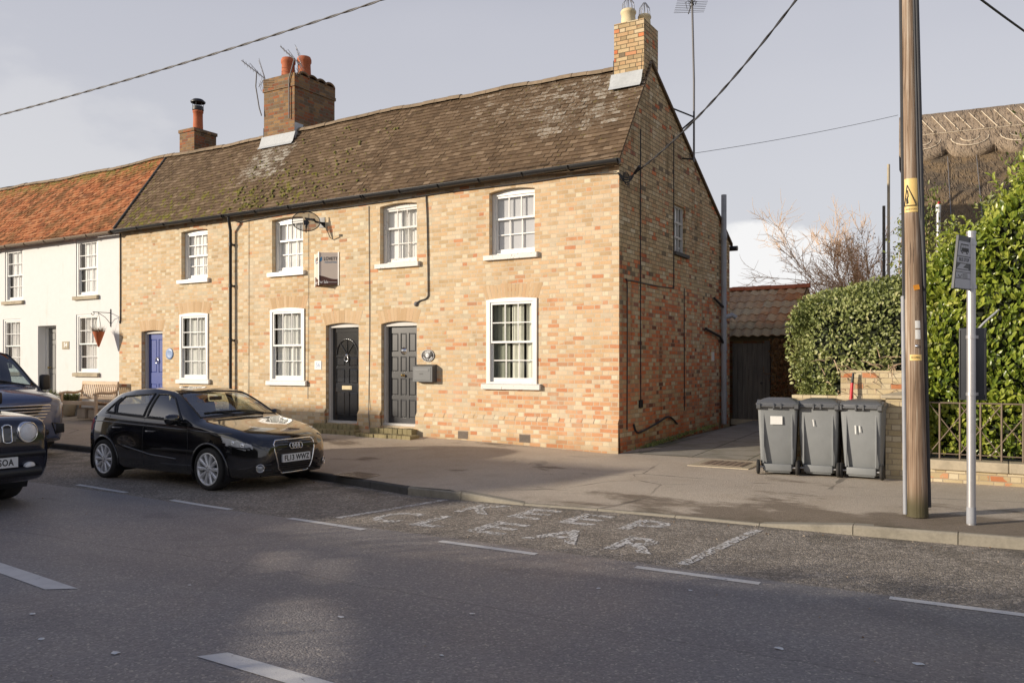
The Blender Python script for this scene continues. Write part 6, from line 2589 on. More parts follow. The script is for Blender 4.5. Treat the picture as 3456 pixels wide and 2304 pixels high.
for (px_, py_, L_, lean) in ((2640, 690, 0, 0), (2680, 760, 0, 0), (2720, 720, 0, 0), (2780, 800, 0, 0), (2850, 750, 0, 0), (2920, 770, 0, 0), (2960, 760, 0, 0), (2740, 850, 0, 0), (2890, 830, 0, 0), (2830, 860, 0, 0), (2940, 850, 0, 0), (2800, 900, 0, 0)):
    tip = onY(px_, py_, 22.6)
    base = Vector((-3.3 + R.uniform(-.3, .7), 22.8 + R.uniform(-.3, .3), 2.2))
    d = (tip - base)
    grow(base, d.normalized(), d.length * .60, .020, 0)
mb.build('branch', M['branch'], t, True)
mt.build('twig', M['twig'], t, True)
b = MB()
for k in range(240):
    p = Vector((R.uniform(-4.0, -2.2), R.uniform(22, 23), R.uniform(3.2, 4.9)))
    leaf(b, p, rand_dir((0, 0, .3), .8), rand_dir((0, -1, .3), .6), .05, .03, R.random())
b.build('foliage', M['deadleaf'], t, True)

# dark dry ivy under the shed eave beside the gate
t = thing('dead_ivy', 'dark tangle of dry ivy beside the gate under the shed eave', 'ivy', (-4, 19.7, .3))
mb = MB()
for k in range(2600):
    p = Vector((R.uniform(-4.75, -2.95), 19.75 + R.gauss(0, .12), R.uniform(.35, 2.25)))
    leaf(mb, p, rand_dir((0, -.3, -.4), .7), rand_dir((0, -1, .2), .6), .07, .05, R.random() * .6)
for k in range(60):
    p = Vector((R.uniform(-4.7, -2.8), 19.66, R.uniform(.4, 1.8)))
    d = rand_dir((0, -.1, .5), .6)
    mb.tube(crom([tuple(p), tuple(p + d * .25), tuple(p + d * .4 + Vector((.1, 0, .2)))], 4), .008, 4, caps=False)
mb.build('foliage', M['deadleaf'], t, True)

# weeds at the foot of the gable
tt = MB()
for k in range(700):
    y = R.choice([R.gauss(14.6, .25), R.gauss(16.2, .5), R.gauss(17.6, .3), R.gauss(15.2, .6)])
    x = XG + .03 + abs(R.gauss(0, .05))
    zz = z_pave(x, y)
    leaf(tt, Vector((x, y, zz)), rand_dir((.3, -.2, 1), .6), rand_dir((1, -1, 1), .4), R.uniform(.03, .08), R.uniform(.012, .025), R.uniform(.1, .6))
o = tt.build('weeds', M['privet'])
o['kind'] = 'stuff'
o['label'] = 'low weeds growing along the foot of the gable wall'

# two posts in the garden
for (x_, y0_, y1_, Y_, r_, nm, lab, mt_) in ((2999, 555, 800, 20, .030, 'garden_post', 'tall thin pale post behind the bare shrub, the higher of two posts', 'coping'), (2983, 695, 800, 20.3, .032, 'garden_post', 'short dark-topped wooden post beside the taller pale post', 'gatewood'), (3167, 690, 860, 15.5, .035, 'marker_pole', 'slim white and red topped pole in front of the thatch', 'greymetal')):
    p1, p0 = onY(x_, y0_, Y_), onY(x_, y1_, Y_)
    t = MB().tube([(p1.x, Y_, .2), tuple(p1)], r_, 8).build(nm, M[mt_])
    tag(t, lab, 'post')
    if nm == 'marker_pole':
        tp = MB().tube([tuple(p1), (p1.x, p1.y, p1.z + .04)], r_ * 1.05, 8)
        tp.tube([(p1.x, p1.y, p1.z - .14), (p1.x, p1.y, p1.z)], r_ * 1.15, 8, 1)
        tp.build('tip', [M['red'], M['sticker']], t, False)

# thatched house beyond the hedge
t = thing('thatched_house', 'big brown thatched roof with a scalloped ridge beyond the hedges', 'house', (1, 23, 0), radians(5.7))
th = Matrix.Translation((-2.30, 23.3, 0)) @ Matrix.Rotation(radians(5.7), 4, 'Z')
LEN = 14.0
zr_, ze_ = 7.80, 2.9
run = 4.6


def tp(x, s, off=0.0, side=-1):
    """point on the thatch: x along the ridge, s 0 at the ridge to 1 at the eave"""
    z = lerp(zr_, ze_, s)
    y = side * run * s * (1 - .10 * (1 - s))
    nz = run / sqrt(run ** 2 + (zr_ - ze_) ** 2)
    ny = (zr_ - ze_) / sqrt(run ** 2 + (zr_ - ze_) ** 2)
    return th @ Vector((x, y + side * ny * off, z + nz * off))


b = MB()
rows = []
for i in range(60):
    x = LEN * i / 59
    r_ = []
    for k in range(41):
        s = (k - 20) / 20
        q = tp(x, abs(s), .05 * noise.noise(Vector((x * .8, s * 3, 1))) + .02 * noise.noise(Vector((x * 6, s * 14, 1))), 1 if s > 0 else -1)
        r_.append(q)
    rows.append(r_)
b.grid(rows, 0, True)
# thick rounded verge
for x, sg in ((0, -1), (LEN, 1)):
    vr = []
    for k in range(41):
        s = (k - 20) / 20
        q = tp(x, abs(s), 0, 1 if s > 0 else -1)
        q2 = tp(x + sg * .02, abs(s), -.28, 1 if s > 0 else -1)
        vr.append((q, q2))
    b.grid([[v[0] for v in vr], [v[1] for v in vr]], 0, True)
roof = b.build('roof', M['thatch'], t, True)
b = MB()
n = 240
edge = []
rows = []
for i in range(n + 1):
    x = lerp(-.10, LEN + .1, i / n)
    ph = (x + .1) / 1.02
    sc_ = .205 + .055 * sqrt(max(0, 1 - (2 * (ph - math.floor(ph)) - 1) ** 2))
    r_ = []
    for k in range(13):
        s = (k - 6) / 6 * sc_
        o_ = .17 if abs(k - 6) < 6 else .13
        r_.append(tp(x, abs(s), o_ + .012 * noise.noise(Vector((x * 7, s * 30, 0))), 1 if s > 0 else -1))
    r_ = [tp(x, sc_, -.02, -1)] + r_ + [tp(x, sc_, -.02, 1)]
    rows.append(r_)
b.grid(rows, 0, True)
b.add(rows[0], [tuple(range(len(rows[0])))])
rg = b.build('ridge', M['thatchridge'], roof, True)
b = MB()
x = .1
while x < LEN - .3:
    b.tube([tp(x + .30 * q, .022 + .105 * q, .180) for q in (0, .33, .66, 1)], .013, 4)
    x += .27
b.tube([tp(x_ * LEN / 30, .135, .18) for x_ in range(31)], .010, 4)
x = -.1
while x < LEN - 1:
    for rr_ in (.62, .30):
        b.tube([tp(x + .51 + .46 * rr_ * 1.4 * cos(a), .175 + .075 * rr_ * sin(a) * 1.1, .18) for a in [pi * k / 8 for k in range(9)]], .014, 4)
    x += 1.02
b.build('binding', M['straw'], rg, True)
for x in (.95, 1.55, 3.15, 5.6):
    b = MB().tube([tp(x, s_ / 8, .03) for s_ in range(2, 9)], .009, 4)
    b.build('netting_seam', M['aerial'], roof, True)
b = MB()
for k in range(5200):
    x, s_ = R.uniform(0, 6.5), R.random() ** .8
    o_ = .015 if s_ > .25 else .18
    d_ = R.uniform(.012, .035)
    a_, c_ = tp(x, s_, o_), tp(x + R.gauss(0, .035), min(1, s_ + d_), o_ + R.uniform(0, .035))
    b.tube([a_, c_], R.uniform(.003, .006), 3, caps=False)
st_ = b.build('straw', M['thatchridge'], roof, True)
st_['kind'] = 'stuff'
b = MB()
cs = [th @ Vector(p) for p in ((.3, -4.0, 0), (LEN - .3, -4.0, 0), (LEN - .3, 4.0, 0), (.3, 4.0, 0))]
for i in range(4):
    a, c = cs[i], cs[(i + 1) % 4]
    b.quad(a, c, c + UP * 3.6, a + UP * 3.6)
for x in (.3, LEN - .3):
    b.add([th @ Vector((x, -4.0, 3.6)), th @ Vector((x, 4.0, 3.6)), th @ Vector((x, 0, 7.6))], [(0, 1, 2)])
b.build('wall', M['render'], t, True)
# ------------------------------------------------------------- vehicles
def in_poly(x, z, poly):
    c = False
    n = len(poly)
    for i in range(n):
        (x1, z1), (x2, z2) = poly[i], poly[(i + 1) % n]
        if (z1 > z) != (z2 > z) and x < (x2 - x1) * (z - z1) / (z2 - z1) + x1:
            c = not c
    return c


class Shell:
    """a car skin lofted from nose (s=0) to tail (s=L); local x runs forward, y to the left, z up; x = x0 - s"""

    def __init__(self, L, x0, ctrl, n=190, k=6):
        f = {a: interp(v) for a, v in ctrl.items()}
        self.L, self.x0, self.f = L, x0, f
        ss = []
        for i in range(n + 1):
            t = i / n
            ss.append(L * (t - .55 * sin(2 * pi * t) / (2 * pi)))
        self.rows = []
        for s in ss:
            w, ws, wr = f['w'](s), f['ws'](s), f['wr'](s)
            zb, zs, ze, zc = f['zb'](s), f['zs'](s), f['ze'](s), f['zc'](s)
            pts = [(0, zb), (w * .5, zb), (w * .86, zb + .01), (w * .965, zb + .06), (w, lerp(zb, zs, .38)), (w * .998, lerp(zb, zs, .66)), (ws + (w - ws) * .45, lerp(zb, zs, .93)), (ws, zs),
                   (lerp(ws, wr, .45) + .018 * (ws - wr > .05), lerp(zs, ze, .5)), (wr, ze), (wr * .86, lerp(ze, zc, .45)), (wr * .5, lerp(ze, zc, .85)), (0, zc)]
            half = crom(pts, k)
            self.rows.append((s, half))
        self.nv = len(self.rows[0][1])
        self.k = k
        v, fc = [], []
        for (s, h) in self.rows:
            v += [(x0 - s, -y, z) for (y, z) in h]
            v += [(x0 - s, y, z) for (y, z) in h[-2:0:-1]]
        N = 2 * self.nv - 2
        self.N = N
        for i in range(len(self.rows) - 1):
            for j in range(N):
                fc.append((i * N + j, (i + 1) * N + j, (i + 1) * N + (j + 1) % N, i * N + (j + 1) % N))
        fc.append(tuple(range(N)))
        m = len(self.rows) - 1
        fc.append(tuple(m * N + j for j in range(N))[::-1])
        self.v, self.fc = v, fc
        self.bvh = BVHTree.FromPolygons([Vector(p) for p in v], fc)

    def seg(self, j):
        """section index of a face column, 0 at the sill to 1 at the roof centre, and the side"""
        N, nv = self.N, self.nv
        return (j / (nv - 1), -1) if j < nv - 1 else ((N - 1 - j) / (nv - 1), 1)

    def side(self, s, z, sgn=-1, out=.0):
        h = self.bvh.ray_cast(Vector((self.x0 - s, sgn * 3, z)), Vector((0, -sgn, 0)))
        if h[0] is None:
            return Vector((self.x0 - s, sgn * self.f['w'](s), z))
        return h[0] + Vector((0, sgn, 0)) * out

    def front(self, y, z, out=0.0):
        h = self.bvh.ray_cast(Vector((self.x0 + 2, y, z)), Vector((-1, 0, 0)))
        p = h[0] if h[0] is not None else Vector((self.x0, y, z))
        return p + Vector((out, 0, 0))

    def top(self, s, y, out=0.0):
        h = self.bvh.ray_cast(Vector((self.x0 - s, y, 4)), Vector((0, 0, -1)))
        p = h[0] if h[0] is not None else Vector((self.x0 - s, y, self.f['zc'](s)))
        return p + Vector((0, 0, out))

    def parts(self, classify):
        """split the skin faces by classify(s, y, z, v, side) -> key or None to drop"""
        out = {}
        N = self.N
        for fi, f in enumerate(self.fc):
            if len(f) != 4:
                out.setdefault('body', []).append(f)
                continue
            j = fi % N
            c = Vector((0, 0, 0))
            for i in f:
                c += Vector(self.v[i])
            c /= 4
            vv, sd_ = self.seg(j)
            key = classify(self.x0 - c.x, c.y, c.z, vv, sd_)
            if key:
                out.setdefault(key, []).append(f)
        return out

    def mesh(self, faces, mb=None, mi=0):
        mb = mb or MB()
        idx = {}
        vs = []
        fs = []
        for f in faces:
            g_ = []
            for i in f:
                if i not in idx:
                    idx[i] = len(vs)
                    vs.append(self.v[i])
                g_.append(idx[i])
            fs.append(tuple(g_))
        mb.add(vs, fs, mi, .5, True)
        return mb


def outline(pts, fn, r, mat, name, parent, closed=True, sub=5):
    p = list(pts) + ([pts[0]] if closed else [])
    path = []
    for a, b in zip(p, p[1:]):
        for k in range(sub):
            path.append(fn(lerp(a[0], b[0], k / sub), lerp(a[1], b[1], k / sub)))
    path.append(fn(*p[-1]))
    return MB().tube(path, r, 6).build(name, M[mat], parent)


def wheel(parent, x, y, r, sgn, rim=.225, spokes=10, wdt=.20, spoke_mat='alloy'):
    Mw = Matrix.Translation((x, y, r)) @ Matrix.Rotation(sgn * -pi / 2, 4, 'X')   # local z points outward
    if sgn < 0:
        Mw = Matrix.Translation((x, y, r)) @ Matrix.Rotation(pi / 2, 4, 'X')
    b = MB()
    b.lathe([(rim - .005, .005), (rim + .012, .012), (r - .03, .014), (r - .008, .0), (r, -.03), (r, -wdt + .03), (r - .01, -wdt), (rim, -wdt)], Mw, 40)
    ty = b.build('wheel', M['rubber'], parent)
    b = MB()
    b.lathe([(rim + .004, .008), (rim - .006, .014), (rim - .018, .008), (rim - .024, -.03), (rim - .03, -wdt + .02)], Mw, 40)
    for k in range(spokes):
        a = 2 * pi * k / spokes
        Ms = Mw @ Matrix.Rotation(a, 4, 'Z')
        w0, w1 = .016, .027
        v = [(.035, -w0, -.012), (.035, w0, -.012), (rim - .015, w1, .001), (rim - .015, -w1, .001), (.035, -w0 * .5, .004), (.035, w0 * .5, .004), (rim - .02, w1 * .45, .012), (rim - .02, -w1 * .45, .012),
             (.035, -w0, -.05), (.035, w0, -.05), (rim - .015, w1, -.05), (rim - .015, -w1, -.05)]
        b.add([Ms @ Vector(q) for q in v], [(4, 5, 6, 7), (0, 4, 7, 3), (1, 2, 6, 5), (2, 3, 7, 6), (0, 1, 5, 4), (0, 3, 11, 8), (1, 9, 10, 2)], 0)
    b.lathe([(.060, -.02), (.056, .000), (.045, .006), (.03, .008), (.001, .008)], Mw, 20)
    b.build('rim', M[spoke_mat], ty)
    b = MB()
    b.lathe([(rim - .03, -.075), (.001, -.075)], Mw, 24)
    b.lathe([(.14, -.07), (.05, -.06), (.001, -.06)], Mw, 24)
    b.build('brake_disc', M['blackplastic'], ty)
    b = MB()
    for k in range(5):
        a = 2 * pi * k / 5
        b.lathe([(.008, .010), (.006, .013), (.001, .014)], Mw @ Matrix.Translation((.036 * cos(a), .036 * sin(a), 0)), 8)
    b.build('wheel_bolt', M['iron'], ty)
    return ty


def plate_text(parent, s, y0, z0, sh, w=.52, h=.111, size=.098, base=None, dx=.014):
    a, c = sh.front(y0 - w / 2, z0), sh.front(y0 + w / 2, z0)
    x = max(a.x, c.x, sh.front(y0, z0).x) + dx
    Mp = facing((x, y0, z0), (1, 0, 0))
    b = MB()
    b.prism([(-w / 2, -h / 2), (w / 2, -h / 2), (w / 2, h / 2), (-w / 2, h / 2)], Mp, -.012, 0)
    p = b.build('number_plate', M['plate'], parent)
    if s:
        text_mb(s, size, Mp @ Matrix.Translation((0, 0, .0012)), 0, bold=.0022, xscale=.76, spacing=1.12).build('lettering', M['ink'], p)
    return p, x


# --- the parked black hatchback
CS = .99
CAR_X, CAR_Y = -10.70, 7.68 + .06 + .82 * CS
zc_ = z_road(-10.6, 8.4)
car = thing('parked_car', 'black five-door hatchback parked at the kerb in front of the brick cottages', 'car', (CAR_X, CAR_Y, zc_), radians(-1.0))
L = 3.954
ctrl = dict(
    zb=[(0, .26), (.15, .19), (.8, .17), (3.2, .18), (3.7, .23), (3.954, .34)],
    zc=[(0, .62), (.03, .69), (.08, .745), (.2, .80), (.5, .875), (.9, .945), (1.10, .985), (1.25, 1.075), (1.5, 1.215), (1.8, 1.345), (2.05, 1.398), (2.4, 1.416), (2.8, 1.402), (3.2, 1.358), (3.42, 1.315), (3.5, 1.27), (3.7, 1.08), (3.83, .97), (3.92, .86), (3.954, .70)],
    zs=[(0, .56), (.05, .62), (.15, .685), (.4, .775), (.8, .855), (1.1, .895), (1.6, .915), (2.4, .94), (3.2, .975), (3.5, .99), (3.75, .92), (3.9, .80), (3.954, .64)],
    ze=[(0, .60), (.05, .66), (.15, .735), (.4, .835), (.8, .91), (1.08, .955), (1.25, 1.03), (1.5, 1.165), (1.8, 1.295), (2.05, 1.345), (2.4, 1.368), (2.8, 1.352), (3.2, 1.30), (3.42, 1.25), (3.7, 1.02), (3.83, .94), (3.954, .68)],
    w=[(0, .50), (.03, .585), (.08, .655), (.16, .72), (.3, .79), (.5, .84), (.8, .868), (1.4, .862), (2.4, .865), (3.2, .873), (3.5, .845), (3.75, .775), (3.9, .68), (3.954, .58)],
    ws=[(0, .47), (.03, .55), (.08, .62), (.16, .685), (.3, .75), (.5, .80), (.8, .83), (1.1, .832), (1.6, .825), (2.4, .828), (3.2, .82), (3.5, .78), (3.75, .72), (3.9, .64), (3.954, .55)],
    wr=[(0, .44), (.03, .50), (.08, .56), (.16, .60), (.3, .64), (.5, .67), (.8, .70), (1.08, .73), (1.25, .72), (1.5, .672), (1.8, .612), (2.05, .598), (2.4, .60), (2.8, .592), (3.2, .568), (3.42, .545), (3.7, .60), (3.83, .60), (3.954, .50)])
X0 = .80 + 2.469 / 2
sh = Shell(L, X0, ctrl)
AF, AR = .80, .80 + 2.469
front_win = [(1.42, .955), (2.24, .985), (2.20, 1.315), (1.98, 1.315), (1.80, 1.26)]
rear_win = [(2.33, .99), (3.02, 1.015), (3.10, 1.16), (3.02, 1.265), (2.29, 1.318)]
quarter_win = [(3.07, 1.02), (3.30, 1.03), (3.14, 1.22), (3.10, 1.24), (3.16, 1.16)]
front_door = [(1.26, .26), (2.28, .26), (2.28, .95), (1.26, .90)]
rear_door = [(2.28, .26), (2.78, .26), (2.98, .50), (3.14, .62), (3.16, .98), (2.28, .95)]
lampP = [(.10, .605), (.13, .665), (.30, .715), (.52, .765), (.57, .76), (.54, .70), (.42, .625), (.30, .60), (.16, .585)]
tailP = [(3.62, .90), (3.66, .74), (3.95, .70), (3.95, .90), (3.75, .94)]


def cls(s, y, z, v, sd_):
    ay = abs(y)
    if ay > .52:
        for a in (AF, AR):
            if (s - a) ** 2 + (z - .30) ** 2 < .355 ** 2 and z > .05 and v < .56:
                return None
    if v < .08 and ay < .6:
        return 'body'
    if .52 < v < .80 and ay > .5:
        if in_poly(s, z, front_win):
            return 'window_f%d' % sd_
        if in_poly(s, z, rear_win) or in_poly(s, z, quarter_win):
            return 'window_r%d' % sd_
    if v > .70 and 1.17 < s < 1.83 and ay < ctrl_wr(s) - .035:
        return 'windscreen'
    if v > .70 and 3.46 < s < 3.76 and ay < ctrl_wr(s) - .05:
        return 'rear_window'
    if ay > .3 and v < .75:
        if in_poly(s, z, lampP):
            return 'lamp%d' % sd_
        if in_poly(s, z, tailP):
            return 'tail%d' % sd_
        if in_poly(s, z, front_door):
            return 'door_f%d' % sd_
        if in_poly(s, z, rear_door):
            return 'door_r%d' % sd_
    if v > .66 and .12 < s < 1.14 and ay < ctrl_wr(s) + .02:
        return 'bonnet'
    return 'body'


ctrl_wr = sh.f['wr']
P = sh.parts(cls)
body = sh.mesh(P['body']).build('body', M['carpaint'], car)
sh.mesh(P['bonnet']).build('bonnet', M['carpaint'], car)
for sd_ in (-1, 1):
    for kk in ('f', 'r'):
        d = sh.mesh(P['door_%s%d' % (kk, sd_)]).build('door', M['carpaint'], car)
        s0 = 2.10 if kk == 'f' else 2.92
        z0 = .775 if kk == 'f' else .80
        pp_ = [sh.side(s0 + q * .10, z0 + .0, sd_, .012 + .028 * (1 - q * q)) for q in (-1, -.6, 0, .6, 1)]
        MB().tube(pp_, [.011, .014, .015, .014, .011], 8).build('handle', M['carpaint'], d)
        sh.mesh(P['window_%s%d' % (kk, sd_)]).build('window', M['carglass'], d)
    l = sh.mesh(P['lamp%d' % sd_])
    l.xf(Matrix.Translation((-.006, -sd_ * .004, 0)))
    hl = l.build('headlight', M['lampsilver'], car)
    b = MB()
    for (s, z, r_) in ((.24, .655, .026), (.37, .685, .024)):
        p = sh.side(s, z, sd_, -.012)
        b.lathe([(r_ * 1.25, .006), (r_ * 1.2, .016), (r_, .012), (r_ * .6, .016), (.001, .018)], facing(p, (.75, sd_ * .65, .1)), 16)
    b.build('lens', M['chrome'], hl)
    b = MB()
    for q in (.02, .08):
        b.tube([sh.side(s, z, sd_, .004) for (s, z) in ((.13, .61 + q * .1), (.20, .605 + q * .1), (.30, .615 + q * .1), (.42, .64 + q * .1))], .006, 5)
    b.build('lamp_trim', M['blackplastic'], hl)
    sh.mesh(P['tail%d' % sd_]).build('tail_light', M['redlamp'], car)
    fn = lambda s, z, q=sd_: sh.side(s, z, q, .003)
    for poly in (front_win, rear_win, quarter_win):
        outline(poly, fn, .016, 'blackplastic', 'window_seal', car)
    # chrome-dark waist strip, door gaps, sill
    outline([(1.30, .935), (2.3, .965), (3.32, 1.01)], fn, .007, 'blackmetal', 'waist_strip', car, False, 8)
    for poly in ([(1.26, .90), (1.24, .60), (1.27, .26)], [(2.285, .95), (2.285, .26)], [(3.15, .98), (3.13, .64)]):
        outline(poly, lambda s, z, q=sd_: sh.side(s, z, q, -.002), .005, 'ink', 'door_gap', car, False, 8)
    outline([(1.5, .40), (2.1, .43), (2.75, .53)], lambda s, z, q=sd_: sh.side(s, z, q, -.004), .016, 'carpaint', 'side_crease', car, False, 10)
    outline([(.42, .80), (1.2, .825), (2.2, .85), (3.3, .885), (3.6, .88)], lambda s, z, q=sd_: sh.side(s, z, q, -.006), .013, 'carpaint', 'shoulder_crease', car, False, 10)
    for a in (AF, AR):
        # arch lip and liner
        arc = [(a + .357 * cos(t), .30 + .357 * sin(t)) for t in [pi * (-.06 + 1.12 * k / 20) for k in range(21)]]
        outline(arc, lambda s, z, q=sd_: sh.side(s, z, q, .000), .017, 'carpaint', 'arch_lip', car, False, 1)
        b = MB()
        rows = []
        for yy in (.86, .52):
            rows.append([(X0 - a + .365 * cos(t), sd_ * yy, .30 + .365 * sin(t)) for t in [pi * (-.15 + 1.3 * k / 16) for k in range(17)]])
        b.grid(rows, 0, True)
        b.add(rows[1], [tuple(range(17))])
        b.build('arch_liner', M['ink'], car)
        wheel(car, X0 - a, sd_ * .860, .302, sd_, rim=.226, wdt=.20)
    # door mirror
    b = MB()
    mp = sh.side(1.47, .93, sd_)
    bm = bmesh.new()
    bmesh.ops.create_uvsphere(bm, u_segments=20, v_segments=12, radius=1)
    Mm = Matrix.Translation(mp + Vector((.015, sd_ * .135, .045))) @ Matrix.Rotation(sd_ * .12, 4, 'Z') @ Matrix.Diagonal((.072, .125, .078, 1))
    for v_ in bm.verts:
        q = v_.co
        q.x *= 1.0 if q.x > 0 else .55
        v_.co = Vector((q.x, math.copysign(abs(q.y) ** .8, q.y), math.copysign(abs(q.z) ** .85, q.z)))
    bm.verts.index_update()
    b.add([Mm @ v_.co for v_ in bm.verts], [[v_.index for v_ in f.verts] for f in bm.faces], 0, None, True)
    bm.free()
    b.tube([mp + Vector((0, -sd_ * .02, -.03)), mp + Vector((.01, sd_ * .09, .0))], [.035, .026], 8)
    b.build('mirror', M['carpaint'], car)
# windscreen and rear screen
sh.mesh(P['windscreen']).build('windscreen', M['carglass'], car)
sh.mesh(P['rear_window']).build('rear_window', M['carglass'], car)
wsO = [(1.17, -ctrl_wr(1.17) + .035), (1.45, -ctrl_wr(1.45) + .035), (1.83, -ctrl_wr(1.83) + .035), (1.83, ctrl_wr(1.83) - .035), (1.45, ctrl_wr(1.45) - .035), (1.17, ctrl_wr(1.17) - .035)]
outline(wsO, lambda s, y: sh.top(s, y, .0), .014, 'blackplastic', 'windscreen_seal', car)
b = MB()
b.tube([sh.top(1.16, .45, .012), sh.top(1.22, .1, .014), sh.top(1.235, -.42, .014)], .010, 5)
b.tube([sh.top(1.16, -.10, .012), sh.top(1.22, -.3, .014), sh.top(1.235, -.58, .014)], .010, 5)
b.build('wiper', M['blackplastic'], car)
# front end: single-frame grille, rings, plate, fog lamps
gz0, gz1 = .235, .70
gp_ = [(-.235, gz0), (.235, gz0), (.30, .30), (.375, .56), (.375, .65), (.335, gz1), (-.335, gz1), (-.375, .65), (-.375, .56), (-.30, .30)]
G0 = max(sh.front(0, z).x for z in (.3, .4, .5, .55))


def gfront(y, z, out=.0):
    # the grille is a nearly flat bow in front of the nose
    return Vector((G0 + .022 - .16 * y * y - .55 * max(0, z - .50) ** 2 * 2.2 - .25 * max(0, .36 - z) + out, y, z))


b = MB()
N_ = 14
rows = []
for i in range(N_ + 1):
    z = lerp(gz0 + .004, gz1 - .004, i / N_)
    # half width of the outline at this height
    hw = interp([(.235, .235), (.30, .30), (.56, .375), (.65, .375), (.70, .335)])(z)
    rows.append([gfront(lerp(-hw, hw, k / 10), z, -.006) for k in range(11)])
b.grid(rows, 0, True)
gr = b.build('grille', M['ink'], car)
b = MB()
for z in (.268, .298, .33, .36, .555, .588, .622, .655):
    hw = interp([(.235, .235), (.30, .30), (.56, .375), (.65, .375), (.70, .335)])(z) - .01
    pth = [gfront(lerp(-hw, hw, k / 10), z, .002) for k in range(11)]
    b.tube(pth, .0085, 5)
b.build('slat', M['blackplastic'], gr)
b = MB()
path = []
for a, c in zip(gp_, gp_[1:] + gp_[:1]):
    for k in range(4):
        path.append(gfront(lerp(a[0], c[0], k / 4), lerp(a[1], c[1], k / 4), .002))
path = path + [path[0]]
b.tube(path, .0115, 6)
b.build('grille_frame', M['chrome'], gr)
b = MB()
for k in range(4):
    cy = -.079 + k * .0527
    b.tube([gfront(cy + .040 * cos(a), .61 + .040 * sin(a), .018) for a in [2 * pi * i / 24 for i in range(25)]], .0068, 6)
b.build('ring_emblem', M['chrome'], gr)
Mp = facing(gfront(0, .445, .020), (1, 0, .02))
b = MB()
b.prism([(-.26, -.0555), (.26, -.0555), (.26, .0555), (-.26, .0555)], Mp, -.03, 0)
pl = b.build('number_plate', M['plate'], gr)
text_mb('FL13 WWZ', .105, Mp @ Matrix.Translation((0, -.002, .0012)), 0, bold=.0026, xscale=.86, spacing=1.06).build('lettering', M['ink'], pl)
for sd_ in (-1, 1):
    p = sh.front(sd_ * .60, .335, .004)
    nrm_ = Vector((.86, sd_ * .5, -.02))
    b = MB()
    b.lathe([(.048, -.03), (.048, .004), (.0001, .006)], facing(p, nrm_), 20)
    fg = b.build('fog_lamp', M['lampsilver'], car)
    b = MB()
    pp_ = facing(p, nrm_)
    b.tube([pp_ @ Vector((.054 * cos(a), .054 * sin(a), .006)) for a in [2 * pi * k / 20 for k in range(21)]], .006, 5)
    b.build('lamp_ring', M['chrome'], fg)
    b = MB()
    for z in (.375, .30):
        b.tube([sh.front(sd_ * y, z, .003) for y in (.44, .52, .60, .655)], .010, 5)
    b.build('bumper_slat', M['blackplastic'], car)
b = MB()
b.tube([sh.front(y, .225, .004) for y in (-.56, -.3, 0, .3, .56)], .016, 6)
b.build('front_lip', M['blackplastic'], car)
# interior
for (x, y) in ((-.15, -.36), (-.15, .36)):
    b = MB()
    b.rbox((x, y, .56), (.48, .48, .16), .05)
    b.rbox((x - .28, y, .86), (.14, .46, .60), .05, Matrix.Rotation(-.25, 3, 'Y'))
    b.rbox((x - .37, y, 1.215), (.10, .26, .20), .045, Matrix.Rotation(-.2, 3, 'Y'))
    b.build('seat', M['seat'], car)
b = MB()
b.rbox((-1.05, 0, .56), (.45, 1.2, .16), .05)
b.rbox((-1.32, 0, .85), (.14, 1.2, .56), .05, Matrix.Rotation(-.25, 3, 'Y'))
b.build('rear_seat', M['seat'], car)
b = MB()
b.rbox((.62, 0, .86), (.40, 1.36, .16), .05)
b.build('dashboard', M['blackplastic'], car)
b = MB()
c0 = Vector((.32, -.36, .90))
ax = Vector((-.9, 0, .45)).normalized()
Ms = facing(c0, ax)
b.tube([Ms @ Vector((.18 * cos(a), .18 * sin(a), 0)) for a in [2 * pi * k / 24 for k in range(25)]], .015, 6)
b.tube([Ms @ Vector((-.17, 0, 0)), Ms @ Vector((.17, 0, 0))], .016, 5)
b.lathe([(.06, -.02), (.05, .02), (.001, .025)], Ms, 12)
b.build('steering_wheel', M['blackplastic'], car)
b = MB()
b.bx(-1.7, .9, -.62, .62, .24, .30)
b.bx(-1.45, -1.2, -.6, .6, .3, .95)
b.build('floor', M['ink'], car)
b = MB()
mp_ = sh.top(1.72, 0, -.07)
b.rbox(mp_, (.03, .22, .06), .012)
b.build('interior_mirror', M['ink'], car)
car.scale = (CS, CS, CS)

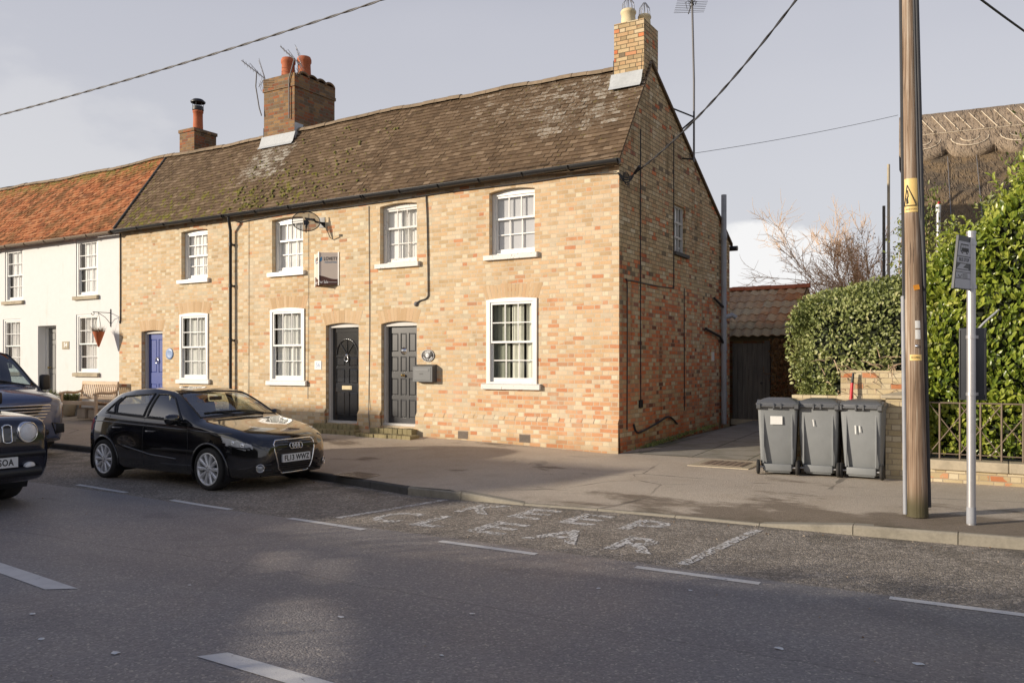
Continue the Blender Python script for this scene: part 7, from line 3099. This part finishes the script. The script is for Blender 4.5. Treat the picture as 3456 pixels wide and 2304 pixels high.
# --- dark blue van behind it on the left
vx = -15.62
van = thing('parked_van', 'dark blue van with a slatted grille parked behind the dark off-roader', 'van', (vx - 1.2, 8.42, z_road(-17)), 0)
ctrl = dict(
    zb=[(0, .32), (.2, .24), (4.7, .26), (4.97, .4)],
    zc=[(0, .66), (.02, .84), (.05, .98), (.10, 1.06), (.25, 1.13), (.5, 1.20), (.85, 1.28), (1.0, 1.36), (1.3, 1.60), (1.6, 1.82), (1.85, 1.935), (2.2, 1.975), (3, 1.985), (4.6, 1.97), (4.85, 1.90), (4.97, 1.6)],
    zs=[(0, .62), (.02, .76), (.06, .90), (.15, .985), (.5, 1.07), (.85, 1.12), (1.3, 1.14), (2, 1.15), (4.7, 1.16), (4.97, 1.1)],
    ze=[(0, .64), (.02, .80), (.06, .94), (.15, 1.03), (.5, 1.13), (.85, 1.19), (1.0, 1.28), (1.3, 1.50), (1.6, 1.71), (1.85, 1.83), (2.2, 1.88), (4.6, 1.88), (4.97, 1.5)],
    w=[(0, .60), (.03, .72), (.08, .80), (.18, .88), (.4, .955), (.8, .985), (1.4, .99), (4.7, .985), (4.97, .90)],
    ws=[(0, .56), (.03, .68), (.08, .765), (.18, .845), (.4, .92), (.8, .955), (1.4, .965), (4.7, .965), (4.97, .88)],
    wr=[(0, .50), (.03, .60), (.08, .68), (.18, .735), (.4, .79), (.85, .85), (1.0, .855), (1.3, .83), (1.6, .80), (1.85, .78), (2.2, .78), (4.7, .78), (4.97, .74)])
vs_ = Shell(4.97, 1.2, ctrl, 150)
vwr = vs_.f['wr']
vwin = [(1.20, 1.18), (2.05, 1.20), (2.05, 1.72), (1.82, 1.72)]
vlamp = [(.12, .84), (.10, .92), (.30, 1.02), (.62, 1.09), (.60, 1.0), (.34, .84)]


def vcls(s, y, z, v, sd_):
    ay = abs(y)
    if ay > .6:
        for a in (.95, .95 + 2.93):
            if (s - a) ** 2 + (z - .34) ** 2 < .39 ** 2 and v < .56:
                return None
    if .52 < v < .8 and ay > .6 and in_poly(s, z, vwin):
        return 'win%d' % sd_
    if v > .70 and .93 < s < 1.80 and ay < vwr(s) - .05:
        return 'windscreen'
    if ay > .3 and v < .78 and in_poly(s, z, vlamp):
        return 'lamp%d' % sd_
    if v > .62 and .08 < s < .88 and ay < vwr(s) + .03:
        return 'bonnet'
    return 'body'


P = vs_.parts(vcls)
vs_.mesh(P['body']).build('body', M['vanpaint'], van)
vs_.mesh(P['bonnet']).build('bonnet', M['vanpaint'], van)
vs_.mesh(P['windscreen']).build('windscreen', M['vanglass'], van)
outline([(.93, -vwr(.93) + .05), (1.4, -vwr(1.4) + .05), (1.80, -vwr(1.8) + .05), (1.80, vwr(1.8) - .05), (1.4, vwr(1.4) - .05), (.93, vwr(.93) - .05)], lambda s, y: vs_.top(s, y), .018, 'blackplastic', 'windscreen_seal', van)
for sd_ in (-1, 1):
    vs_.mesh(P['win%d' % sd_]).build('window', M['vanglass'], van)
    outline(vwin, lambda s, z, q=sd_: vs_.side(s, z, q, .003), .018, 'blackplastic', 'window_seal', van)
    l = vs_.mesh(P['lamp%d' % sd_])
    hl = l.build('headlight', M['lampsilver'], van)
    b = MB()
    for (s, z, r_) in ((.22, .915, .055), (.38, .96, .05)):
        p = vs_.side(s, z, sd_, -.015)
        b.lathe([(r_, 0), (r_ * .9, .02), (.001, .035)], facing(p, (.8, sd_ * .6, .05)), 16)
    b.build('lens', M['whitelamp'], hl)
    for a in (.95, 3.88):
        b = MB()
        rows = [[(1.2 - a + .39 * cos(t), sd_ * yy, .34 + .39 * sin(t)) for t in [pi * (-.15 + 1.3 * k / 16) for k in range(17)]] for yy in (.97, .6)]
        b.grid(rows, 0, True)
        b.add(rows[1], [tuple(range(17))])
        b.build('arch_liner', M['ink'], van)
        wheel(van, 1.2 - a, sd_ * .965, .335, sd_, rim=.225, wdt=.22, spokes=8)
    b = MB()
    mp = vs_.side(1.18, 1.20, sd_)
    b.rbox(mp + Vector((.02, sd_ * .16, .12)), (.10, .20, .30), .045, Matrix.Rotation(sd_ * .15, 3, 'Z'))
    b.tube([mp + Vector((0, -sd_ * .03, -.02)), mp + Vector((.01, sd_ * .12, .02))], .035, 8)
    b.build('mirror', M['blackplastic'], van)
    b = MB()
    p = vs_.front(sd_ * .70, .50, .0)
    b.rbox(p, (.05, .22, .17), .02, Matrix.Rotation(sd_ * -.4, 3, 'Z'))
    b.tube([vs_.front(sd_ * y, z, .012) for (y, z) in ((.58, .60), (.74, .58), (.78, .42), (.66, .40), (.58, .60))], .010, 5)
    b.build('fog_lamp_bezel', M['blackplastic'], van)
V0 = vs_.front(0, .72).x


def vfront(y, z, out=0):
    return Vector((V0 + .012 - .17 * y * y - .9 * max(0, z - .80) ** 2 + out, y, z))


vg = interp([(.60, .40), (.66, .47), (.80, .60), (.90, .60), (.93, .56)])
b = MB()
b.grid([[vfront(lerp(-vg(z), vg(z), k / 10), z) for k in range(11)] for z in [lerp(.60, .93, i / 8) for i in range(9)]], 0, True)
vgr = b.build('grille', M['ink'], van)
b = MB()
for z in (.655, .71, .765, .82, .875):
    b.tube([vfront(lerp(-vg(z) + .03, vg(z) - .03, k / 10), z, .014) for k in range(11)], .012, 6)
b.build('slat', M['chrome'], vgr)
b = MB()
go = [(-.40, .60), (.40, .60), (.47, .66), (.60, .80), (.60, .90), (.56, .93), (-.56, .93), (-.60, .90), (-.60, .80), (-.47, .66), (-.40, .60)]
path = []
for a, c in zip(go, go[1:]):
    for k in range(4):
        path.append(vfront(lerp(a[0], c[0], k / 4), lerp(a[1], c[1], k / 4), .01))
b.tube(path + [path[0]], .012, 6)
b.build('grille_frame', M['chrome'], vgr)
b = MB()
b.tube([vfront(y, .44, .02) for y in (-.5, -.25, 0, .25, .5)], .06, 8)
b.build('lower_intake', M['blackplastic'], van)
plate_text(van, 'YA70 KLM', 0, .52, vs_)
b = MB()
b.tube([vs_.top(.90, .6, .012), vs_.top(.98, .2, .018), vs_.top(1.0, -.4, .02)], .013, 5)
b.tube([vs_.top(.90, 0, .012), vs_.top(.99, -.3, .02), vs_.top(1.02, -.75, .02)], .013, 5)
b.build('wiper', M['blackplastic'], van)
b = MB()
for y in (-.5, .5):
    b.rbox((-.55, y, .95), (.5, .5, .2), .05)
    b.rbox((-.85, y, 1.3), (.16, .48, .65), .05, Matrix.Rotation(-.2, 3, 'Y'))
    b.rbox((-.92, y, 1.68), (.1, .28, .2), .04)
b.build('seat', M['seat'], van)
b = MB()
b.rbox((.02, 0, 1.12), (.40, 1.7, .16), .05)
b.build('dashboard', M['blackplastic'], van)
b = MB()
b.bx(-1.25, -1.2, -.9, .9, .4, 1.85)
b.build('bulkhead', M['ink'], van)

van.scale = (1.04, 1.04, 1.04)
# --- dark off-roader on the road at the left edge
JS = 1.09
jx, jyl = -10.26, 5.95
jeep = thing('off_roader', 'boxy black off-road car with slotted grille and round lamp at the left edge', 'car', (jx - 1.3 * JS, jyl - .90 * JS, z_road(-12)), 0)
ctrl = dict(
    zb=[(0, .36), (.15, .27), (.6, .24), (3.9, .26), (4.24, .42)],
    zc=[(0, .78), (.03, .93), (.08, .985), (.2, 1.02), (.6, 1.06), (1.15, 1.10), (1.3, 1.18), (1.6, 1.42), (1.85, 1.60), (2.1, 1.665), (2.6, 1.685), (3.6, 1.66), (4.0, 1.60), (4.15, 1.3), (4.24, .9)],
    zs=[(0, .74), (.03, .86), (.08, .92), (.2, .96), (.6, .99), (1.2, 1.02), (2, 1.04), (3.9, 1.07), (4.15, 1.0), (4.24, .8)],
    ze=[(0, .76), (.03, .89), (.08, .955), (.2, .995), (.6, 1.03), (1.15, 1.065), (1.3, 1.13), (1.6, 1.36), (1.85, 1.53), (2.1, 1.60), (2.6, 1.615), (3.6, 1.59), (4.0, 1.52), (4.15, 1.2), (4.24, .85)],
    w=[(0, .82), (.03, .86), (.08, .88), (.2, .892), (.5, .90), (2, .90), (3.9, .895), (4.15, .86), (4.24, .80)],
    ws=[(0, .79), (.03, .825), (.08, .84), (.2, .848), (.5, .853), (2, .85), (3.9, .845), (4.15, .81), (4.24, .76)],
    wr=[(0, .75), (.03, .775), (.08, .785), (.2, .79), (.6, .79), (1.15, .79), (1.3, .775), (1.6, .73), (1.85, .70), (2.1, .685), (2.6, .68), (3.6, .67), (4.0, .66), (4.24, .66)])
js = Shell(4.24, 1.3, ctrl, 120)
jwr = js.f['wr']
jw = [(1.45, 1.08), (2.25, 1.10), (2.25, 1.52), (1.88, 1.50)]
jw2 = [(2.35, 1.10), (3.15, 1.12), (3.15, 1.50), (2.35, 1.52)]


def jcls(s, y, z, v, sd_):
    ay = abs(y)
    if ay > .55:
        for a in (.86, .86 + 2.57):
            if (s - a) ** 2 + (z - .34) ** 2 < .40 ** 2 and v < .56:
                return None
    if .52 < v < .8 and ay > .55:
        if in_poly(s, z, jw) or in_poly(s, z, jw2):
            return 'win%d' % sd_
    if v > .70 and 1.22 < s < 1.82 and ay < jwr(s) - .05:
        return 'windscreen'
    if v > .62 and .05 < s < 1.16 and ay < jwr(s) + .02:
        return 'bonnet'
    return 'body'


P = js.parts(jcls)
js.mesh(P['body']).build('body', M['jeeppaint'], jeep)
js.mesh(P['bonnet']).build('bonnet', M['jeeppaint'], jeep)
js.mesh(P['windscreen']).build('windscreen', M['vanglass'], jeep)
J0 = js.front(0, .7).x
for sd_ in (-1, 1):
    js.mesh(P['win%d' % sd_]).build('window', M['vanglass'], jeep)
    for a in (.86, 3.43):
        b = MB()
        rows = [[(1.3 - a + .40 * cos(t), sd_ * yy, .34 + .40 * sin(t)) for t in [pi * (-.15 + 1.3 * k / 16) for k in range(17)]] for yy in (.89, .55)]
        b.grid(rows, 0, True)
        b.add(rows[1], [tuple(range(17))])
        b.build('arch_liner', M['ink'], jeep)
        arc = [(a + .405 * cos(t), .34 + .405 * sin(t)) for t in [pi * (-.05 + 1.1 * k / 20) for k in range(21)]]
        outline(arc, lambda s, z, q=sd_: js.side(s, z, q, .002), .030, 'blackplastic', 'arch_trim', jeep, False, 1)
        wheel(jeep, 1.3 - a, sd_ * .89, .345, sd_, rim=.225, wdt=.22, spokes=7)
    b = MB()
    lp = js.front(sd_ * .625, .835, .004)
    b.lathe([(.118, -.05), (.118, .012), (.108, .02), (.100, .008)], facing(lp, (1, sd_ * .12, 0)), 28)
    hl = b.build('headlight', M['chrome'], jeep)
    b = MB()
    b.lathe([(.102, .004), (.09, .022), (.05, .034), (.001, .038)], facing(lp, (1, sd_ * .12, 0)), 28)
    b.build('lens', M['whitelamp'], hl)
    b = MB()
    lp = js.front(sd_ * .64, .46, .004)
    b.lathe([(.065, -.03), (.065, .012), (.05, .022), (.001, .026)], facing(lp, (1, sd_ * .2, 0)) @ Matrix.Diagonal((1, .7, 1, 1)), 20)
    b.build('fog_lamp', M['whitelamp'], jeep)
    b = MB()
    mp = js.side(1.42, 1.10, sd_)
    b.rbox(mp + Vector((.02, sd_ * .13, .07)), (.10, .20, .16), .04)
    b.tube([mp + Vector((0, -sd_ * .03, -.02)), mp + Vector((.01, sd_ * .1, .02))], .03, 8)
    b.build('mirror', M['blackplastic'], jeep)
b = MB()
for i in range(7):
    y = (i - 3) * .135
    w_ = .047
    b.tube([js.front(y + q, z, .004) for (q, z) in ((-w_, .745), (-w_, .91), (-.02, .925), (.02, .925), (w_, .91), (w_, .745), (.02, .73), (-.02, .73), (-w_, .745))], .010, 6)
gr = b.build('grille', M['chrome'], jeep)
b = MB()
for i in range(7):
    y = (i - 3) * .135
    b.add([js.front(y + q, z, .003) for (q, z) in ((-.046, .735), (.046, .735), (.046, .92), (-.046, .92))], [(0, 1, 2, 3)])
b.build('slot', M['ink'], gr)
b = MB()
b.tube([js.front(y, .60, .012) for y in (-.8, -.5, 0, .5, .8)], .035, 8)
b.tube([js.front(y, .40, .006) for y in (-.75, -.4, 0, .4, .75)], .06, 8)
b.build('bumper', M['blackplastic'], jeep)
x_ = js.front(.2, .52).x + .05
Mp = facing((x_, .23, .52), (1, 0, 0))
b = MB()
b.prism([(-.26, -.0555), (.26, -.0555), (.26, .0555), (-.26, .0555)], Mp, -.02, 0)
pl = b.build('number_plate', M['plate'], jeep)
text_mb('SOA', .098, Mp @ Matrix.Translation((.13, -.002, .0012)), 0, bold=.0022, xscale=.8, spacing=1.1).build('lettering', M['ink'], pl)
b = MB()
for y in (-.42, .42):
    b.rbox((-.75, y, .8), (.5, .48, .2), .05)
    b.rbox((-1.02, y, 1.1), (.15, .46, .6), .05, Matrix.Rotation(-.2, 3, 'Y'))
    b.rbox((-1.1, y, 1.43), (.1, .26, .18), .04)
b.build('seat', M['seat'], jeep)
b = MB()
b.rbox((-.15, 0, 1.0), (.35, 1.5, .14), .05)
b.build('dashboard', M['blackplastic'], jeep)
jeep.scale = (JS, JS, JS)
# ------------------------------------------------------------- the houses across the road (behind the photographer): they throw the long winter shadows and fill the reflections
def far_house(x0, x1, y0, y1, ze, zr, hipped, label, nm='house'):
    t = thing(nm, label, 'house', ((x0 + x1) / 2, y0, 0))
    b = MB()
    b.bx(x0, x1, y1, y0, 0, ze)
    b.build('wall', M['palebrick'], t, True)
    ym = (y0 + y1) / 2
    e = .25
    h = hipped
    b = MB()
    b.add([(x0 - e, y0 + e, ze - .05), (x1 + e, y0 + e, ze - .05), (x1 - h, ym, zr), (x0 + h, ym, zr), (x1 + e, y1 - e, ze - .05), (x0 - e, y1 - e, ze - .05)],
          [(0, 1, 2, 3), (4, 5, 3, 2), (1, 4, 2), (5, 0, 3)])
    b.build('roof', M['tile'], t, True)
    b = MB()
    n = int((x1 - x0) / 3)
    for i in range(n):
        cx = lerp(x0, x1, (i + .5) / n)
        b.bx(cx - .5, cx + .5, y0 - .02, y0 + .03, .9, 2.1)
    b.build('window', M['mirrorglass'], t, True)
    return t


far_house(-50, -32.0, -6.0, -12.0, 4.6, 7.9, .02, 'taller gabled house across the road, its shadow on the foot of the brick front')
far_house(-31.9, -20.9, -6.0, -12.0, 4.0, 6.75, 3.2, 'lower hipped house across the road, its shadow lying along the pavement')
t = thing('added_shade_hedge', 'unseen hedge added across the road to shade its near half, with holes for light patches', 'hedge', (0, -2.6, 0))  # unseen, added to throw soft shade on the near road


def hedge_top(x):
    return 2.72 + .25 * sm((x + 13) / 5) + .10 * noise.noise(Vector((x * .6, 0, 0))) + .05 * noise.noise(Vector((x * 2.3, 4, 0)))


# made-up holes in the hedge, shaped so sun patches imitate window reflections on the road: (x, y, half length, half width) of each patch of light
PATCH_HOLES = ((-5.30, 5.0, .42, .11, 1), (-4.70, 5.0, .46, .09, 1), (-4.92, 5.6, .12, .05, 1), (-3.69, 3.62, .9, .27, .8))


def in_patch_hole(x, z, k=1.0):
    """does the sun ray through this spot of the hedge land in one of the patches? -> its openness"""
    yy = z / .324 - 2.6
    xx = x + .952 * (yy + 2.6)
    for (gx, gy, gl, gw, o_) in PATCH_HOLES:
        v = Vector((gx, gy)).normalized()
        d = Vector((xx - gx, yy - gy))
        if (d.dot(v) / gl) ** 2 + ((d.x * v.y - d.y * v.x) / gw) ** 2 < k + .25 * noise.noise(Vector((xx * 5, yy * 5, 0))):
            return o_
    return 0


b = MB()
nx_, nz_ = 900, 90
for i in range(nx_):
    xa, xb = lerp(-26, 9, i / nx_), lerp(-26, 9, (i + 1) / nx_)
    fine = -14.2 < xa < -8.2
    nn_ = nz_ if fine else 2
    for j in range(nn_):
        ta, tb = hedge_top(xa) - .04, hedge_top(xb) - .04
        za, zb_ = j / nn_, (j + 1) / nn_
        if fine:
            g_ = in_patch_hole((xa + xb) / 2, ta * (za + zb_) / 2)
            if g_ and R.random() < g_:
                continue
        b.quad((xa, -2.6, ta * za), (xb, -2.6, tb * za), (xb, -2.6, tb * zb_), (xa, -2.6, ta * zb_))
b.build('inner_shade', M['core'], t, True)
b = MB()
for k in range(9000):
    x = R.uniform(-26, 9)
    zt = hedge_top(x)
    if k % 3:
        p = Vector((x, R.gauss(-2.6, .12), zt + abs(R.gauss(0, .14)) - .05))
        n = Vector((0, .3, 1))
    else:
        p = Vector((x, R.choice((-2.57, -2.63)), R.uniform(.1, zt)))
        n = Vector((0, 1, .2))
        if in_patch_hole(p.x, p.z, 1.5):
            continue
    leaf(b, p, rand_dir(n, .6), rand_dir(n, .5), R.uniform(.05, .11), .04, R.random())
b.build('foliage', M['privet'], t, True)

# ------------------------------------------------------------- light, sky, camera
sun_dir = Vector((-.69, -.725, .235)).normalized()      # towards the sun
el = math.asin(sun_dir.z)
ld = bpy.data.lights.new('sun', 'SUN')
ld.energy = 5.0
ld.angle = radians(.53)
ld.color = (1.0, .885, .73)
so = bpy.data.objects.new('sun', ld)
COL.objects.link(so)
so.rotation_euler = sun_dir.to_track_quat('Z', 'Y').to_euler()
so.location = (-30, -30, 20)

w = bpy.data.worlds.new('World')
SC.world = w
w.use_nodes = True
nt = w.node_tree
nt.nodes.clear()
out = nt.nodes.new('ShaderNodeOutputWorld')
bg = nt.nodes.new('ShaderNodeBackground')
bg.inputs[1].default_value = .14
sky = nt.nodes.new('ShaderNodeTexSky')
sky.sky_type = 'NISHITA'
sky.sun_disc = False
sky.sun_elevation = el
sky.sun_rotation = math.atan2(sun_dir.x, sun_dir.y)
sky.altitude = 20
sky.air_density = 1.0
sky.dust_density = 2.0
tc = nt.nodes.new('ShaderNodeTexCoord')
sep = nt.nodes.new('ShaderNodeSeparateXYZ')
nt.links.new(tc.outputs['Generated'], sep.inputs[0])


def wmath(op, a, b=None, clamp=False):
    nd = nt.nodes.new('ShaderNodeMath')
    nd.operation = op
    nd.use_clamp = clamp
    for i, x in enumerate((a, b)):
        if x is None:
            continue
        if isinstance(x, bpy.types.NodeSocket):
            nt.links.new(x, nd.inputs[i])
        else:
            nd.inputs[i].default_value = x
    return nd.outputs[0]


def wmix(f, a, b):
    nd = nt.nodes.new('ShaderNodeMix')
    nd.data_type = 'RGBA'
    for s, x in ((nd.inputs[0], f), (nd.inputs[6], a), (nd.inputs[7], b)):
        if isinstance(x, bpy.types.NodeSocket):
            nt.links.new(x, s)
        else:
            s.default_value = x if not hasattr(x, '__len__') else (*x, 1)
    return nd.outputs[2]


def wmap(v, a, b):
    nd = nt.nodes.new('ShaderNodeMapRange')
    nd.interpolation_type = 'SMOOTHSTEP'
    nt.links.new(v, nd.inputs[0])
    nd.inputs[1].default_value = a
    nd.inputs[2].default_value = b
    return nd.outputs[0]


# thin high haze over the clear sky, paler to the horizon, and low cumulus along it
haze = wmix(wmap(sep.outputs[2], .0, .55), (5.0, 5.0, 5.25), (3.85, 3.88, 4.4))
haze = wmix(wmap(sep.outputs[2], .36, .62), haze, (.9, 1.1, 1.9))
col = wmix(.88, sky.outputs[0], haze)
mp = nt.nodes.new('ShaderNodeMapping')
mp.inputs['Scale'].default_value = (1, 1, 2.0)
nt.links.new(tc.outputs['Generated'], mp.inputs[0])
no = nt.nodes.new('ShaderNodeTexNoise')
no.inputs['Scale'].default_value = 11
no.inputs['Detail'].default_value = 7
no.inputs['Roughness'].default_value = .5
nt.links.new(mp.outputs[0], no.inputs[0])


def bank(d, c0, c1, wob, strength, base_col):
    """a low bank of cumulus round the direction d"""
    global col
    dv = nt.nodes.new('ShaderNodeVectorMath')
    dv.operation = 'DOT_PRODUCT'
    nt.links.new(tc.outputs['Generated'], dv.inputs[0])
    dv.inputs[1].default_value = Vector(d).normalized()
    f = wmath('ADD', dv.outputs['Value'], wmath('MULTIPLY', wmath('SUBTRACT', no.outputs[0], .5), wob))
    col = wmix(wmath('MULTIPLY', wmap(f, c0, c1), strength), col, base_col)


bank(ray(2600, 1010), .9945, .9965, .014, .8, (7.2, 7.15, 7.05))
bank(ray(60, 700), .985, .995, .03, .22, (6.6, 6.5, 6.4))
bank((-.3, -1, .3), .80, .98, .3, .6, (9, 8.6, 8.0))
no2 = nt.nodes.new('ShaderNodeTexNoise')
no2.inputs['Scale'].default_value = 1.4
no2.inputs['Detail'].default_value = 4
nt.links.new(mp.outputs[0], no2.inputs[0])
col = wmix(wmath('MULTIPLY', wmap(no2.outputs[0], .4, .75), .16), col, (6.0, 5.95, 6.2))
nt.links.new(col, bg.inputs[0])
nt.links.new(bg.outputs[0], out.inputs[0])

cd = bpy.data.cameras.new('camera')
cd.sensor_width = 36
cd.lens = FPX / 3456 * 36
cd.shift_y = 76 / 3456
cd.clip_start = .05
cd.clip_end = 2000
co = bpy.data.objects.new('camera', cd)
COL.objects.link(co)
co.location = EYE
co.rotation_euler = (pi / 2, 0, TH)
SC.camera = co
SC.view_settings.view_transform = 'Standard'
SC.view_settings.look = 'None'
SC.view_settings.exposure = 0
SC.view_settings.gamma = 1
SC.render.engine = 'CYCLES'
SC.cycles.use_denoising = True
SC.cycles.max_bounces = 8
SC.cycles.transparent_max_bounces = 12
SC.cycles.sample_clamp_indirect = 6
SC.render.resolution_x = 1024
SC.render.resolution_y = 682
